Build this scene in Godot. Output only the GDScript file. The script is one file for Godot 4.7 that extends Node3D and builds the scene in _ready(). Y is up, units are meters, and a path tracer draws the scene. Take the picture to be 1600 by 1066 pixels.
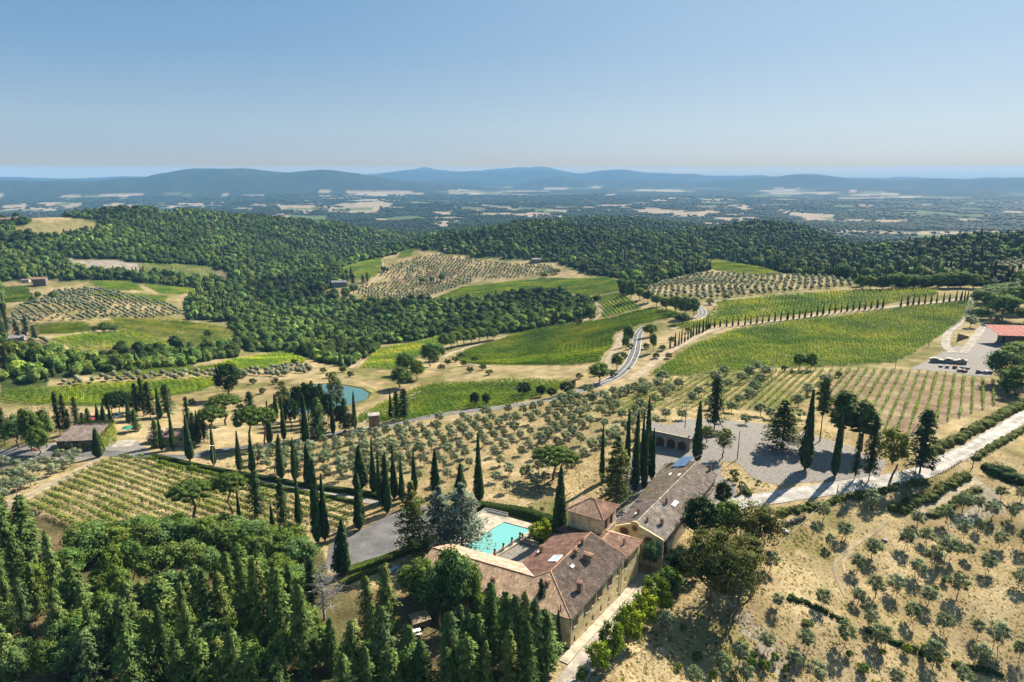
extends Node3D
# A Tuscan hillside estate seen from the air: villa, pool, barn, groves, vineyards, woods and far hills.
# Metres, y up. x runs to the right of the view, -z away from the eye; the ground by the villa lies near y = 0.

const EYE := 86.0
const TILT := -0.24169
const RANGE_BASE := -142.19
var rng := RandomNumberGenerator.new()

func _ready() -> void:
	rng.seed = 20240
	var cam := Camera3D.new()
	cam.name = "camera"
	cam.position = Vector3(0, EYE, 0)
	cam.rotation = Vector3(TILT, 0, 0)
	cam.fov = 53.08
	cam.near = 0.5
	cam.far = 40000.0
	add_child(cam)
	cam.current = true
	var env := Environment.new()
	env.background_mode = Environment.BG_SKY
	env.sky = Sky.new()
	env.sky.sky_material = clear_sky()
	env.background_energy_multiplier = 1.0
	env.tonemap_mode = Environment.TONE_MAPPER_LINEAR
	env.tonemap_exposure = 3.0
	env.fog_enabled = true
	env.fog_density = 0.00005
	env.fog_light_color = Color(0.55, 0.78, 1.0)
	env.sdfgi_enabled = true
	env.ssao_enabled = true
	env.ssil_enabled = true
	var we := WorldEnvironment.new()
	we.name = "air"
	we.environment = env
	add_child(we)
	var sun := DirectionalLight3D.new()
	sun.name = "sun"
	sun.light_energy = 1.6
	sun.light_color = Color(1.0, 0.95, 0.87)
	sun.light_angular_distance = 0.5
	sun.shadow_enabled = true
	sun.directional_shadow_max_distance = 2000.0
	sun.look_at_from_position(SUNWARD, Vector3.ZERO, Vector3.UP)
	add_child(sun)
	make_materials()
	survey()
	build_ground()
	build_all()

const SUNWARD := Vector3(0.522, 0.643, -0.561)

# ---------------------------------------------------------------- sky
const SKY_LADDER := [ # elevation in degrees, then the light away from the sun, with fill added overhead
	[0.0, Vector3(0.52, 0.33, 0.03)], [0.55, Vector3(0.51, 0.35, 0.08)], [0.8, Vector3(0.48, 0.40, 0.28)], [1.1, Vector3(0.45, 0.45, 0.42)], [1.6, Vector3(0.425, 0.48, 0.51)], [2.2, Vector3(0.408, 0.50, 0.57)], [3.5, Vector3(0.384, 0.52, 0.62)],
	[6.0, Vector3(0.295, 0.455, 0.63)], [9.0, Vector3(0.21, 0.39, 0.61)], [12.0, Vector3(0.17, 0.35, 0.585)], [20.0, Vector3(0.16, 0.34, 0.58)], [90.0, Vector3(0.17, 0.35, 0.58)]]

func clear_sky() -> PanoramaSkyMaterial:
	# cloudless summer air: blue, brightened overhead for fill, paler to the horizon and round the sun
	var w := 1024
	var h := 768
	var im := Image.create(w, h, false, Image.FORMAT_RGBF)
	var s := SUNWARD.normalized()
	for j in h:
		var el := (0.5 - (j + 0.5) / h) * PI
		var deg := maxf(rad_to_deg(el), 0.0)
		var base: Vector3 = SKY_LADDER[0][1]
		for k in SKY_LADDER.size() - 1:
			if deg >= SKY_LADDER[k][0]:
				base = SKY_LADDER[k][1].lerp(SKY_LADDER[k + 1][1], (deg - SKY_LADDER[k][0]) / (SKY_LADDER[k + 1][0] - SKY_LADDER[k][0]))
		var f := exp(-deg / 6.0)
		var glow := Vector3(0.36 + 0.30 * f, 0.37 + 0.20 * f, 0.33 + 0.08 * f)
		var low := exp(-deg / 0.7)
		glow *= Vector3(1.0, 1.0 - 0.25 * low, 1.0 - 0.6 * low)
		for i in w:
			var az := (i + 0.5) / w * TAU
			var d := Vector3(sin(az) * cos(el), sin(el), -cos(az) * cos(el))
			var c := base
			if el >= 0.0:
				var near_sun := maxf(d.dot(s), 0.0)
				c += glow * pow(near_sun, 3.0) + Vector3(0.8, 0.76, 0.68) * pow(near_sun, 40.0)
			im.set_pixel(i, j, Color(c.x, c.y, c.z) / 3.0)
	var m := PanoramaSkyMaterial.new()
	m.panorama = ImageTexture.create_from_image(im)
	return m

# the survey of the land: x, z and the weight of the hill or hollow there
const HILL_SURVEY := [10.7,-109.8,5.172,23.1,-128.3,-10.808,28.9,-136.8,-38.994,0.0,-101.1,-13.606,-12.1,-111.4,2.825,-9.2,-146.6,-3.237,4.5,-142.4,11.738,-1.6,-156.1,20.617,-30.9,-148.6,-6.591,-37.9,-152.0,0.648,-18.8,-165.7,-10.843,13.7,-167.1,2.078,36.9,-146.9,-27.643,44.9,-158.0,12.241,54.0,-170.5,-78.360,58.7,-168.5,93.395,69.6,-170.0,-1.862,89.8,-176.1,35.743,116.5,-185.2,157.686,153.8,-210.0,38.920,188.0,-236.7,3.581,68.1,-192.8,-34.801,87.6,-193.0,-8.523,50.8,-202.4,31.916,64.0,-213.6,21.228,85.7,-214.5,17.410,-32.9,-99.7,-3.203,-49.2,-114.4,8.564,-65.4,-99.1,-21.757,-86.6,-98.4,57.862,-90.0,-120.3,16.257,-112.5,-133.3,7.828,-77.3,-133.3,-15.470,-61.9,-148.6,-0.139,-139.9,-170.4,26.857,-136.6,-192.3,1.975,-92.1,-180.4,-8.234,-64.5,-180.4,13.802,-44.9,-175.3,-0.549,-119.1,-207.1,14.249,-173.1,-214.9,572.648,-151.5,-214.9,-183.605,-104.5,-206.9,-12.151,-73.1,-189.1,-7.417,70.3,-149.5,-44.476,96.1,-153.4,13.162,132.0,-171.1,41.282,124.5,-147.5,-51.359,53.4,-124.7,47.728,81.5,-125.6,29.245,105.6,-120.0,-129.627,55.8,-112.9,-52.069,29.5,-107.7,-4.706,18.3,-104.4,25.173,46.7,-134.2,62.078,40.1,-125.2,-1.974,115.6,-176.4,-154.406,148.0,-192.1,-61.735,-22.4,-223.5,11.622,10.7,-213.4,-27.324,33.1,-220.5,-13.208,5.1,-258.0,25.230,-38.9,-261.3,38.487,-56.3,-234.4,-20.054,-73.4,-228.4,10.247,-90.1,-224.2,-17.754,37.3,-251.6,23.437,51.3,-246.3,-20.025,-112.0,-233.0,31.775,-167.5,-259.4,4.893,-198.2,-258.8,188.806,-156.2,-287.0,-14.500,-93.4,-315.7,20.674,-109.0,-312.9,-36.652,-109.2,-337.2,39.686,-99.9,-339.4,12.487,-83.9,-335.1,57.646,-70.4,-320.6,-38.838,-88.0,-296.0,-50.346,-99.1,-295.7,-31.447,-78.4,-304.8,5.451,-71.6,-366.0,-51.172,-107.0,-364.7,48.345,-123.1,-349.0,18.161,-246.7,-312.3,-134.488,-204.1,-328.8,-56.163,-166.5,-361.4,-37.744,-151.5,-387.6,-34.335,-283.4,-414.4,-2616.634,-222.4,-457.8,219.114,-138.5,-445.3,66.655,-6.1,-311.0,-22.846,29.3,-298.1,9.447,-27.4,-277.4,-20.848,32.8,-335.7,-16.000,-18.4,-377.4,65.156,-62.6,-428.6,-66.477,-52.4,-492.5,91.934,23.6,-488.6,-147.396,52.1,-413.5,-172.310,70.2,-382.3,189.824,94.5,-493.1,94.297,71.8,-466.3,67.786,79.2,-311.5,-5.465,97.2,-332.8,-44.946,171.7,-395.6,-23.262,284.7,-458.3,-81.665,326.4,-490.7,77.266,218.8,-331.2,-14.803,142.9,-263.8,6.536,205.2,-282.9,-18.730,127.2,-288.4,8.741,87.1,-251.6,-25.620,247.7,-322.8,49.945,105.0,-209.7,-26.667,138.0,-375.5,-3.734,141.7,-494.3,-16.839,130.4,-571.0,-47.708,208.3,-548.1,-25.796,302.6,-531.9,27.818,244.5,-646.9,-57.221,261.8,-795.1,167.694,333.5,-588.1,18.657,379.0,-526.5,-32.740,121.3,-639.6,297.916,-274.2,-402.9,1399.912,-301.7,-404.4,1086.274,-287.7,-495.9,-60.812,-324.0,-473.0,390.624,-380.0,-641.2,-358.608,-426.9,-596.9,745.865,-332.2,-654.4,-106.484,-552.4,-789.1,-168.303,-460.9,-923.4,142.547,-532.3,-884.1,145.626,-419.9,-737.3,233.759,-355.7,-795.6,-128.304,-514.5,-1101.2,62.473,-584.3,-959.9,67.834,-653.1,-942.5,-153.129,-732.7,-1096.4,-53.223,-831.6,-1167.4,367.230,-660.0,-1588.3,-52.981,-804.4,-1455.1,551.284,-840.8,-1299.8,-361.682,-504.7,-1704.2,268.841,-314.6,-1691.0,943.479,-410.7,-1253.1,209.805,-286.2,-1086.7,-639.343,-349.4,-922.2,-369.099,-255.2,-589.3,101.065,-251.0,-689.6,60.796,-223.9,-782.7,-59.707,-203.1,-894.6,346.405,-180.6,-957.8,-167.970,-129.0,-908.2,-356.413,-106.1,-1026.5,-168.767,-227.0,-1006.7,572.110,-162.9,-1088.7,513.208,-51.0,-1088.1,-142.376,-92.0,-1235.0,-811.771,-142.5,-1276.3,1434.244,39.8,-1432.8,1109.524,189.9,-1362.8,-381.312,200.5,-1070.7,-100.433,59.7,-903.9,-101.076,-15.2,-802.5,209.544,-89.7,-786.1,45.656,92.4,-981.8,57.926,84.5,-682.8,-259.127,-13.1,-687.9,-40.224,-120.8,-700.6,-58.786,-129.6,-558.5,22.824,-188.9,-541.3,-89.991,-203.6,-499.0,-138.558,290.2,-1109.3,91.466,557.9,-1505.3,883.733,420.2,-1370.4,-291.362,618.3,-1356.4,1463.329,609.5,-1104.3,207.019,438.0,-934.4,-19.877,428.6,-758.8,-38.498,626.3,-960.5,13.653,713.6,-969.7,521.368,524.2,-862.2,130.101,519.1,-700.0,57.958,431.0,-848.5,-322.542,357.6,-2149.1,208.728,190.1,-2055.2,574.939,496.8,-2062.3,328.959,-1283.9,-1900.2,83.422,-959.4,-2208.6,10.627,-538.0,-2229.3,-284.308,-1331.6,-1724.4,-316.090,-165.3,-1712.0,-977.834,-271.7,-1407.3,-1609.914,85.7,-1775.3,-354.292,326.0,-1688.8,-253.823,510.3,-1762.3,-654.270,868.0,-1998.3,-154.617,862.0,-1488.4,-463.263,898.8,-1330.2,175.701,981.2,-1270.6,113.427,672.1,-1266.0,-1870.376,377.9,-2610.1,-258.903,991.2,-2567.3,-2.454,-1162.5,-1267.7,-81.738,-451.2,-519.4,-560.645,-188.0,-216.4,-523.791,-95.6,-99.0,-66.193,775.0,-845.1,-198.738,310.0,-338.1,-17.876,116.2,-126.8,123.616,63.7,-66.0,-24.249,-2040.6,-2013.4,155.850,1990.9,-2062.6,136.113,-2504.2,-2358.5,-73.849,-3756.3,-3537.7,9.544,-10016.9,-9434.0,4.803,-2142.9,-2691.0,-18.404,-3214.4,-4036.5,2.956,-8571.7,-10764.0,-2.771,-1613.0,-3038.4,10.191,-2419.6,-4557.6,0.312,-6452.2,-12153.5,-0.030,-882.6,-3324.9,30.387,-1323.9,-4987.3,-3.357,-3530.3,-13299.4,0.158,0.0,-3440.0,26.433,0.0,-5160.0,-2.435,0.0,-13760.0,0.376,882.6,-3324.9,23.763,1323.9,-4987.3,-1.399,3530.3,-13299.4,0.382,1613.0,-3038.4,9.406,2419.6,-4557.6,0.852,6452.2,-12153.5,0.343,2142.9,-2691.0,-11.975,3214.4,-4036.5,9.403,8571.7,-10764.0,1.102,2504.2,-2358.5,-88.083,3756.3,-3537.7,3.059,10016.9,-9434.0,-0.652,0.0,-30.0,-2.394,-40.0,-40.0,-1.111,40.0,-40.0,7.223,90.0,-60.0,23.025,-100.0,-60.0,15.518,0.0,-65.0,2.751]
const HILL_PLANE := [55.038,10.251,-15.450]
const FAR_RANGES := [{"distance": 9300.0, "breadth": 1250.0, "profile": [-0.7397,149.1,-0.6307,135.0,-0.5941,132.6,-0.5683,151.8,-0.5352,150.3,-0.4863,177.3,-0.4492,243.0,-0.4266,261.8,-0.3685,277.9,-0.3326,259.2,-0.3122,259.4,-0.2662,267.8,-0.2408,244.1,-0.2065,196.0,-0.1627,146.9,-0.1092,88.8,-0.0366,46.7,0.0,13.3,0.7892,53.4]},
	{"distance": 10900.0, "breadth": 900.0, "profile": [-0.7405,85.4,-0.2511,0,-0.1807,57.0,-0.136,103.8,-0.091,127.3,-0.0365,102.7,0.0,63.9,0.0456,141.4,0.0728,170.5,0.118,122.7,0.1805,114.2,0.2155,133.9,0.2672,107.1,0.3334,164.4,0.389,188.0,0.4121,192.9,0.4501,158.7,0.4866,134.3,0.5282,153.2,0.5484,154.1,0.5873,151.9,0.63,173.6,0.7393,164.0]},
	{"distance": 13300.0, "breadth": 900.0, "profile": [-0.7389,176.0,-0.6301,152.1,-0.5933,159.9,-0.5549,148.1,-0.4862,165.8,-0.4277,131.8,-0.2152,193.7,-0.18,228.2,-0.1266,274.8,-0.0727,239.9,-0.0364,251.7,0.0,286.9,0.0454,275.1,0.0908,216.5,0.1445,274.7,0.215,228.2,0.2667,182.8,0.3251,178.0,0.3893,141.1,0.7395,132.5]},
	{"distance": 15600.0, "breadth": 1000.0, "profile": [-0.7393,136.3,-0.2669,135.0,-0.1801,214.6,-0.122,351.1,-0.0906,296.7,-0.0545,228.2,-0.0182,338.2,0.0272,351.9,0.0544,338.1,0.0907,228.2,0.1625,173.7,0.3086,162.5,0.4201,127.3,0.4864,118.3,0.5073,149.8,0.535,121.3,0.7395,115.9]}]
const FIELDS := [
	{"name": "slope", "use": "dry", "edge": [-586.7,-774.7,-560.3,-801.2,-513.6,-811.2,-452.6,-839.5,-383.3,-860.2,-385.9,-796.8,-325.2,-665.7,-266.3,-661.0,-217.1,-533.8,-229.4,-472.3,-281.0,-361.6]},
	{"name": "slope", "use": "dry", "edge": [-240.8,-845.3,-230.9,-886.9,-214.0,-945.7,-203.4,-1085.6,-167.3,-1118.3,-102.1,-1090.6,-20.1,-1069.4,67.9,-1032.4,125.9,-833.5,128.7,-755.5,93.4,-613.8,67.1,-705.6,-70.7,-740.9,-182.0,-796.2]},
	{"name": "slope", "use": "dry", "edge": [111.7,-587.2,139.8,-703.3,167.1,-737.3,226.8,-777.1,279.6,-994.0,282.6,-705.7,308.1,-603.8,288.5,-564.0,373.2,-532.7,335.4,-476.5,121.8,-421.8]},
	{"name": "valley wood", "use": "wood", "edge": [-275.4,-660.2,-261.8,-740.2,-228.1,-798.2,-176.8,-807.5,-121.4,-797.4,-71.5,-750.8,-28.9,-760.5,22.2,-780.9,58.0,-763.8,72.5,-661.5,68.0,-564.6,52.3,-545.7,25.8,-536.8,-5.3,-551.2,-32.0,-604.7,-62.4,-589.4,-85.2,-551.0,-110.2,-547.8,-101.1,-469.5,-101.6,-435.2,-102.9,-405.9,-124.2,-425.5,-181.5,-534.8,-205.1,-529.0,-227.1,-535.8,-255.6,-583.5]},
	{"name": "stream wood", "use": "wood", "edge": [-287.0,-370.1,-315.9,-440.7,-258.1,-379.5,-285.9,-452.1,-282.6,-477.9,-249.8,-516.0,-220.8,-540.4,-209.4,-495.5,-203.5,-418.1,-221.6,-372.0,-235.3,-353.8,-244.4,-336.7,-257.5,-327.7]},
	{"name": "stream wood", "use": "wood", "edge": [-292.3,-377.2,-314.2,-432.1,-246.4,-366.4,-242.8,-339.3,-257.9,-328.4]},
	{"name": "green vineyard below the road bend", "use": "vine", "row": 1.266, "tint": 1.0, "edge": [-34.0,-487.2,0.0,-547.6,26.6,-554.1,54.6,-542.6,81.1,-529.7,103.7,-543.2,122.3,-522.7,126.0,-503.1,110.7,-481.5,93.7,-476.6,83.9,-472.3,71.9,-466.7,64.0,-427.0,46.9,-349.6,34.1,-349.9,7.2,-372.2,-25.9,-409.8,-38.5,-450.8]},
	{"name": "small vineyard beside the wood", "use": "vine", "row": 0.016, "tint": 0.9, "edge": [82.7,-719.7,107.5,-699.3,106.2,-587.4,105.9,-555.0,75.0,-540.7,76.1,-577.3,81.4,-647.6]},
	{"name": "long vineyard above the wood", "use": "vine", "row": 1.841, "tint": 0.95, "edge": [-98.7,-785.3,-67.8,-895.2,-8.6,-908.1,60.2,-910.7,117.5,-858.8,126.5,-778.1,112.8,-716.9,83.8,-722.9,73.7,-739.3,51.6,-776.8,7.4,-785.0,-29.3,-771.4,-72.2,-757.5]},
	{"name": "vineyard below the hilltop wood", "use": "vine", "row": 2.590, "tint": 0.95, "edge": [-256.8,-1003.2,-239.9,-1064.7,-206.8,-1081.8,-191.4,-1008.5,-189.2,-946.2,-196.8,-926.3,-217.1,-931.5,-237.7,-951.4]},
	{"name": "vineyard below the hilltop wood", "use": "vine", "row": 2.590, "tint": 1.0, "edge": [-178.2,-1062.6,-181.2,-1126.5,-157.7,-1125.3,-159.9,-1066.7]},
	{"name": "olive slope under the hill", "use": "olive", "step": 7, "edge": [-184.3,-938.6,-182.8,-991.4,-157.4,-1048.8,-111.6,-1083.4,-60.3,-1071.7,-24.4,-1041.0,59.4,-1018.8,60.6,-946.2,0.0,-935.5,-70.8,-962.0,-134.7,-951.2]},
	{"name": "ploughed strip on the slope", "use": "soil", "edge": [-176.1,-932.2,-145.5,-964.1,-93.6,-994.5,-79.3,-1002.8,-72.1,-981.3,-90.2,-955.5,-141.8,-937.9]},
	{"name": "olive slope under the ploughed strip", "use": "olive", "step": 7, "edge": [-199.9,-887.3,-142.7,-944.1,-75.8,-955.7,-51.4,-938.6,-91.3,-875.5,-111.5,-791.7,-162.8,-814.7,-191.9,-842.1]},
	{"name": "dry clearing at the farmhouse", "use": "dry", "edge": [-240.0,-857.4,-231.9,-880.9,-198.9,-874.6,-182.2,-814.9,-207.8,-808.6]},
	{"name": "sloping vineyard above the pond", "use": "vine", "row": 2.916, "tint": 1.05, "edge": [-92.7,-399.5,-105.0,-516.6,-84.4,-545.8,-65.8,-578.2,-57.9,-555.4,-66.3,-455.3,-72.4,-405.5]},
	{"name": "round vineyard left of the pond", "use": "vine", "row": 2.686, "tint": 1.05, "edge": [-187.7,-409.6,-201.1,-518.0,-188.6,-540.6,-172.9,-524.2,-135.4,-432.3,-151.7,-409.5,-171.2,-389.4]},
	{"name": "dry bank beyond the pond", "use": "dry", "edge": [-139.7,-343.0,-134.1,-370.6,-110.9,-378.4,-75.7,-397.7,-59.3,-379.6,-62.7,-336.3,-69.7,-329.7,-99.2,-337.1,-123.6,-340.4]},
	{"name": "vineyard behind the brick hut", "use": "vine", "row": 1.932, "tint": 0.95, "edge": [-66.7,-282.4,-62.9,-303.2,-51.3,-326.3,-44.1,-340.3,0.0,-331.0,28.1,-311.8,19.6,-292.9,0.0,-271.4,-21.5,-271.2,-38.8,-260.5,-63.4,-267.6]},
	{"name": "dry meadow strip", "use": "straw", "edge": [-39.4,-366.4,-30.9,-396.3,-15.1,-388.1,41.8,-343.4,45.7,-329.6,38.5,-314.9,27.6,-313.5,-33.3,-340.1]},
	{"name": "great vineyard", "use": "vine", "row": 2.109, "tint": 1.0, "edge": [65.9,-315.1,82.4,-341.7,106.3,-379.2,139.4,-424.0,202.3,-457.3,273.7,-478.1,328.7,-478.5,327.0,-470.4,300.1,-441.8,253.0,-392.0,207.4,-343.7,191.5,-328.1,157.1,-322.4,125.6,-322.0,79.0,-310.9]},
	{"name": "upper vineyard", "use": "vine", "row": 1.850, "tint": 1.12, "edge": [149.0,-499.9,165.8,-541.1,210.4,-553.7,263.4,-555.4,335.0,-534.3,318.9,-505.0,230.4,-482.6,169.2,-465.2,126.9,-440.4,108.2,-446.7,112.0,-457.7,134.2,-466.9]},
	{"name": "olive field at the upper road", "use": "olive", "step": 7, "edge": [117.4,-593.8,133.9,-657.7,165.0,-727.3,211.5,-748.0,250.7,-699.9,305.6,-661.1,305.9,-605.0,291.6,-575.9,243.2,-569.9,180.1,-557.5,153.0,-554.7]},
	{"name": "green clearing under the far wood", "use": "vine", "row": -0.048, "tint": 1.1, "edge": [277.3,-975.4,302.7,-977.9,313.5,-901.7,276.7,-690.5,254.2,-691.1,238.2,-722.3,235.7,-795.0]},
	{"name": "olive clump at the right ridge", "use": "olive", "step": 7, "edge": [487.6,-701.2,552.7,-737.5,480.8,-638.9,445.5,-632.6]},
	{"name": "ploughed corner at the right ridge", "use": "soil", "edge": [441.9,-627.4,477.5,-634.3,436.2,-577.9,411.3,-573.2]},
	{"name": "striped vineyard", "use": "rowvine", "edge": [152.7,-315.7,160.4,-316.4,181.0,-309.1,198.4,-298.5,211.7,-284.3,206.9,-270.5,200.4,-261.4,179.5,-245.1,152.1,-228.2,127.9,-211.1,124.2,-218.2,123.6,-234.8,123.4,-253.9]},
	{"name": "vine terraces", "use": "terrace", "edge": [32.5,-252.6,43.6,-276.7,60.3,-292.7,77.8,-305.8,95.3,-314.5,122.8,-314.6,150.9,-315.7,138.2,-287.7,120.9,-260.9,102.6,-249.7,91.0,-251.9,82.3,-252.1,69.1,-249.1,54.6,-251.0,40.9,-242.3]},
	{"name": "pale vineyard across the valley", "use": "vine", "row": 1.491, "tint": 1.25, "sparse": 1, "edge": [-351.8,-563.9,-359.7,-605.7,-337.6,-665.3,-272.7,-624.0,-248.4,-597.5,-232.3,-562.2,-238.5,-524.2,-273.4,-524.2,-312.5,-532.3]},
	{"name": "dark vineyard across the valley", "use": "vine", "row": 2.296, "tint": 1.1, "sparse": 1, "edge": [-326.3,-469.7,-328.1,-508.6,-314.4,-544.8,-283.4,-529.3,-254.4,-526.2,-268.7,-495.4,-281.9,-476.6,-293.1,-450.0,-307.8,-460.9]},
	{"name": "small field by the stone houses", "use": "vine", "row": 1.492, "tint": 1.0, "edge": [-397.9,-556.5,-367.7,-572.5,-335.4,-541.7,-337.5,-503.7,-373.6,-525.8]},
	{"name": "terraced olive slope", "use": "olive", "step": 6.5, "edge": [-422.6,-558.5,-436.3,-593.9,-496.3,-735.0,-472.9,-756.2,-414.4,-727.2,-358.3,-719.9,-339.0,-689.8,-361.9,-609.6,-373.3,-572.8,-408.3,-560.0]},
	{"name": "olive slope by the stone houses", "use": "olive", "step": 7, "edge": [-335.0,-456.5,-337.6,-479.8,-311.4,-456.3,-299.5,-446.9,-316.8,-442.0]},
	{"name": "green strip across the valley", "use": "vine", "row": 2.433, "tint": 0.85, "edge": [-504.3,-810.9,-472.5,-840.3,-426.1,-783.1,-443.3,-744.4]},
	{"name": "green strip across the valley", "use": "vine", "row": 2.433, "tint": 0.85, "edge": [-449.6,-827.8,-393.1,-860.5,-389.0,-819.8,-404.2,-774.5]},
	{"name": "green strip across the valley", "use": "vine", "row": 2.433, "tint": 0.85, "edge": [-468.3,-739.4,-428.6,-728.3,-389.6,-762.1,-375.1,-722.7,-409.4,-694.1,-439.6,-706.6]},
	{"name": "fallow grey field", "use": "grey", "edge": [-602.1,-925.4,-519.3,-945.6,-481.3,-877.0,-558.9,-857.9]},
	{"name": "young vineyard beside the grey field", "use": "rowsoil", "row": 0.573, "tint": 0.8, "sparse": 1, "edge": [-515.6,-941.8,-443.7,-1004.0,-406.2,-936.8,-450.0,-899.7,-481.7,-880.8]},
	{"name": "brown corner field", "use": "soil", "edge": [-446.0,-1009.5,-384.7,-944.1,-400.6,-933.7]},
	{"name": "tan hillside field", "use": "straw2", "edge": [-762.5,-1047.5,-801.1,-1110.9,-780.8,-1180.2,-737.7,-1219.4,-684.6,-1147.8,-698.0,-1033.8]},
	{"name": "vineyard by the old farm", "use": "vine", "row": 1.361, "tint": 1.0, "edge": [-584.3,-771.3,-559.4,-777.7,-452.2,-645.7,-499.4,-655.6]},
	{"name": "dry yard by the old farm", "use": "dry", "edge": [-600.5,-794.0,-567.3,-800.5,-542.9,-803.5,-506.8,-742.3,-495.9,-707.5,-556.0,-778.0,-586.7,-774.7]},
	{"name": "long vineyard on the left bank", "use": "vine", "row": 2.138, "tint": 1.0, "edge": [-255.4,-324.7,-237.6,-336.2,-209.8,-356.9,-174.1,-378.7,-163.8,-364.9,-163.3,-339.1,-176.5,-319.7,-185.6,-298.1,-220.5,-309.9,-247.9,-314.0]},
	{"name": "narrow vineyard on the left bank", "use": "vine", "row": 2.138, "tint": 1.15, "edge": [-226.6,-365.1,-210.5,-392.3,-190.8,-416.8,-160.9,-412.8,-182.9,-398.7,-202.0,-382.9,-214.8,-366.0]},
	{"name": "olive band on the left bank", "use": "olive", "step": 6, "edge": [-257.1,-327.1,-240.3,-340.5,-218.8,-366.9,-181.1,-394.6,-155.4,-398.1,-140.0,-376.7,-170.6,-379.2,-209.8,-356.9,-242.2,-333.3]},
	{"name": "olive band by the pond", "use": "olive", "step": 5, "edge": [-155.7,-393.7,-134.6,-419.0,-121.6,-404.9,-116.8,-383.3,-134.1,-370.6]},
	{"name": "hill farm gardens", "use": "dry", "edge": [-829.4,-1164.1,-2917.5,-4273.1,-811.1,-1253.9,-741.8,-1215.0,-785.7,-1146.5]},
	{"name": "wood floor", "use": "woodfloor", "edge": [-188.6,-192.9,-137.1,-166.5,-125.4,-164.8,-101.5,-150.3,-86.3,-154.2,-64.5,-155.6,-46.6,-149.2,-38.8,-131.2,-21.4,-125.9,-5.1,-119.7,7.2,-110.4,5.4,-96.4,-37.3,-81.6,-109.0,-98.1]},
	{"name": "near vineyard soil", "use": "nearvine", "edge": [-131.1,-167.5,-133.1,-207.7,-128.1,-211.9,-115.9,-207.0,-93.6,-196.3,-66.5,-180.8,-41.2,-167.0,-41.5,-154.0,-57.6,-154.2,-72.3,-155.1,-92.9,-148.8,-101.5,-150.3]},
	{"name": "central grove", "use": "grove", "edge": [-87.8,-219.1,-75.5,-228.0,-56.4,-234.7,-39.2,-245.8,-25.1,-252.1,-10.1,-253.7,7.6,-256.5,23.7,-266.9,43.6,-276.7,49.7,-251.3,55.2,-236.5,50.4,-221.5,45.8,-209.8,38.2,-205.8,27.4,-201.5,20.3,-190.8,14.7,-179.8,3.6,-175.2,-4.5,-174.7,-12.3,-185.5,-22.5,-183.8,-30.6,-188.2,-47.1,-193.4,-52.6,-184.4,-66.0,-197.3,-81.2,-201.6]},
	{"name": "lawn", "use": "lawn", "edge": [0.0,-163.7,12.6,-175.6,16.9,-163.8,10.8,-147.7,6.4,-153.3]},
	{"name": "green patch on the dry slope", "use": "weed", "edge": [67.0,-155.9,75.0,-161.5,79.1,-155.4,78.5,-146.6,73.2,-149.1,66.0,-148.7]},
	{"name": "gravel scree", "use": "scree", "edge": [136.5,-195.8,137.0,-190.3,140.3,-180.8,135.8,-171.5,118.9,-164.0,118.1,-168.4,130.5,-174.2,132.4,-183.0]},
	{"name": "gravel scree", "use": "scree", "edge": [47.7,-128.1,50.2,-123.0,55.5,-115.4,57.0,-112.6,49.9,-114.2,45.1,-124.0]},
	{"name": "pale stubble field", "use": "stubble", "edge": [-1316.9,-5206.4,-1062.3,-5504.8,-875.7,-5175.6,-767.9,-4341.8,-1014.1,-4152.1]},
	{"name": "pale stubble field", "use": "stubble", "edge": [-1292.4,-4759.8,-1044.8,-4168.9,-1060.1,-4049.3]},
	{"name": "pale stubble field", "use": "stubble", "edge": [-1747.2,-5131.9,-1367.3,-4671.7,-1124.5,-3933.4,-1297.5,-3865.1]},
	{"name": "pale stubble field", "use": "stubble", "edge": [-3562.1,-5237.0,-3166.1,-5138.8,-2861.5,-4637.2,-3328.5,-4854.2]},
	{"name": "pale stubble field", "use": "stubble", "edge": [-2996.1,-5221.4,-2791.1,-5232.0,-2531.2,-4696.9,-2712.9,-4713.0]},
	{"name": "pale stubble field", "use": "stubble", "edge": [-2610.4,-5158.9,-2222.8,-5032.4,-2161.2,-4838.3]},
	{"name": "pale stubble field", "use": "stubble", "edge": [-488.2,-4235.3,-373.8,-4312.3,-335.9,-3750.6,-459.0,-3884.9]},
	{"name": "pale stubble field", "use": "stubble", "edge": [741.1,-4418.0,925.5,-4567.5,1111.7,-3949.6,991.1,-3575.8,725.3,-3929.8]},
	{"name": "pale stubble field", "use": "stubble", "edge": [605.6,-5266.1,902.1,-5300.5,816.4,-4667.2,611.5,-5109.4]},
	{"name": "pale stubble field", "use": "stubble", "edge": [1677.3,-4129.0,1833.8,-3970.8,1589.2,-3394.2,1409.7,-3312.0]},
	{"name": "pale stubble field", "use": "stubble", "edge": [-428.1,-2590.4,-350.9,-2390.8,-302.5,-2008.5]},
	{"name": "pale stubble field", "use": "stubble", "edge": [0.0,-3750.6,103.2,-3727.4,105.9,-3475.1,9.4,-3397.4]},
	{"name": "pale stubble field", "use": "stubble", "edge": [-1911.7,-5005.0,-1907.5,-5318.8,-1608.0,-4571.4]},
	{"name": "pale stubble field", "use": "stubble", "edge": [-3564.7,-4841.2,-3538.4,-5062.9,-3161.2,-4546.1,-3275.2,-4471.2]},
	{"name": "pale stubble field", "use": "stubble", "edge": [-1965.6,-4850.4,-1658.2,-4443.4,-1432.3,-3787.2]},
	{"name": "pale stubble field", "use": "stubble", "edge": [1115.8,-3899.5,1365.1,-4109.0,1195.8,-3698.1]},
	{"name": "pale stubble field", "use": "stubble", "edge": [2153.8,-3399.6,2316.1,-3480.5,2225.5,-3318.3]},
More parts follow.
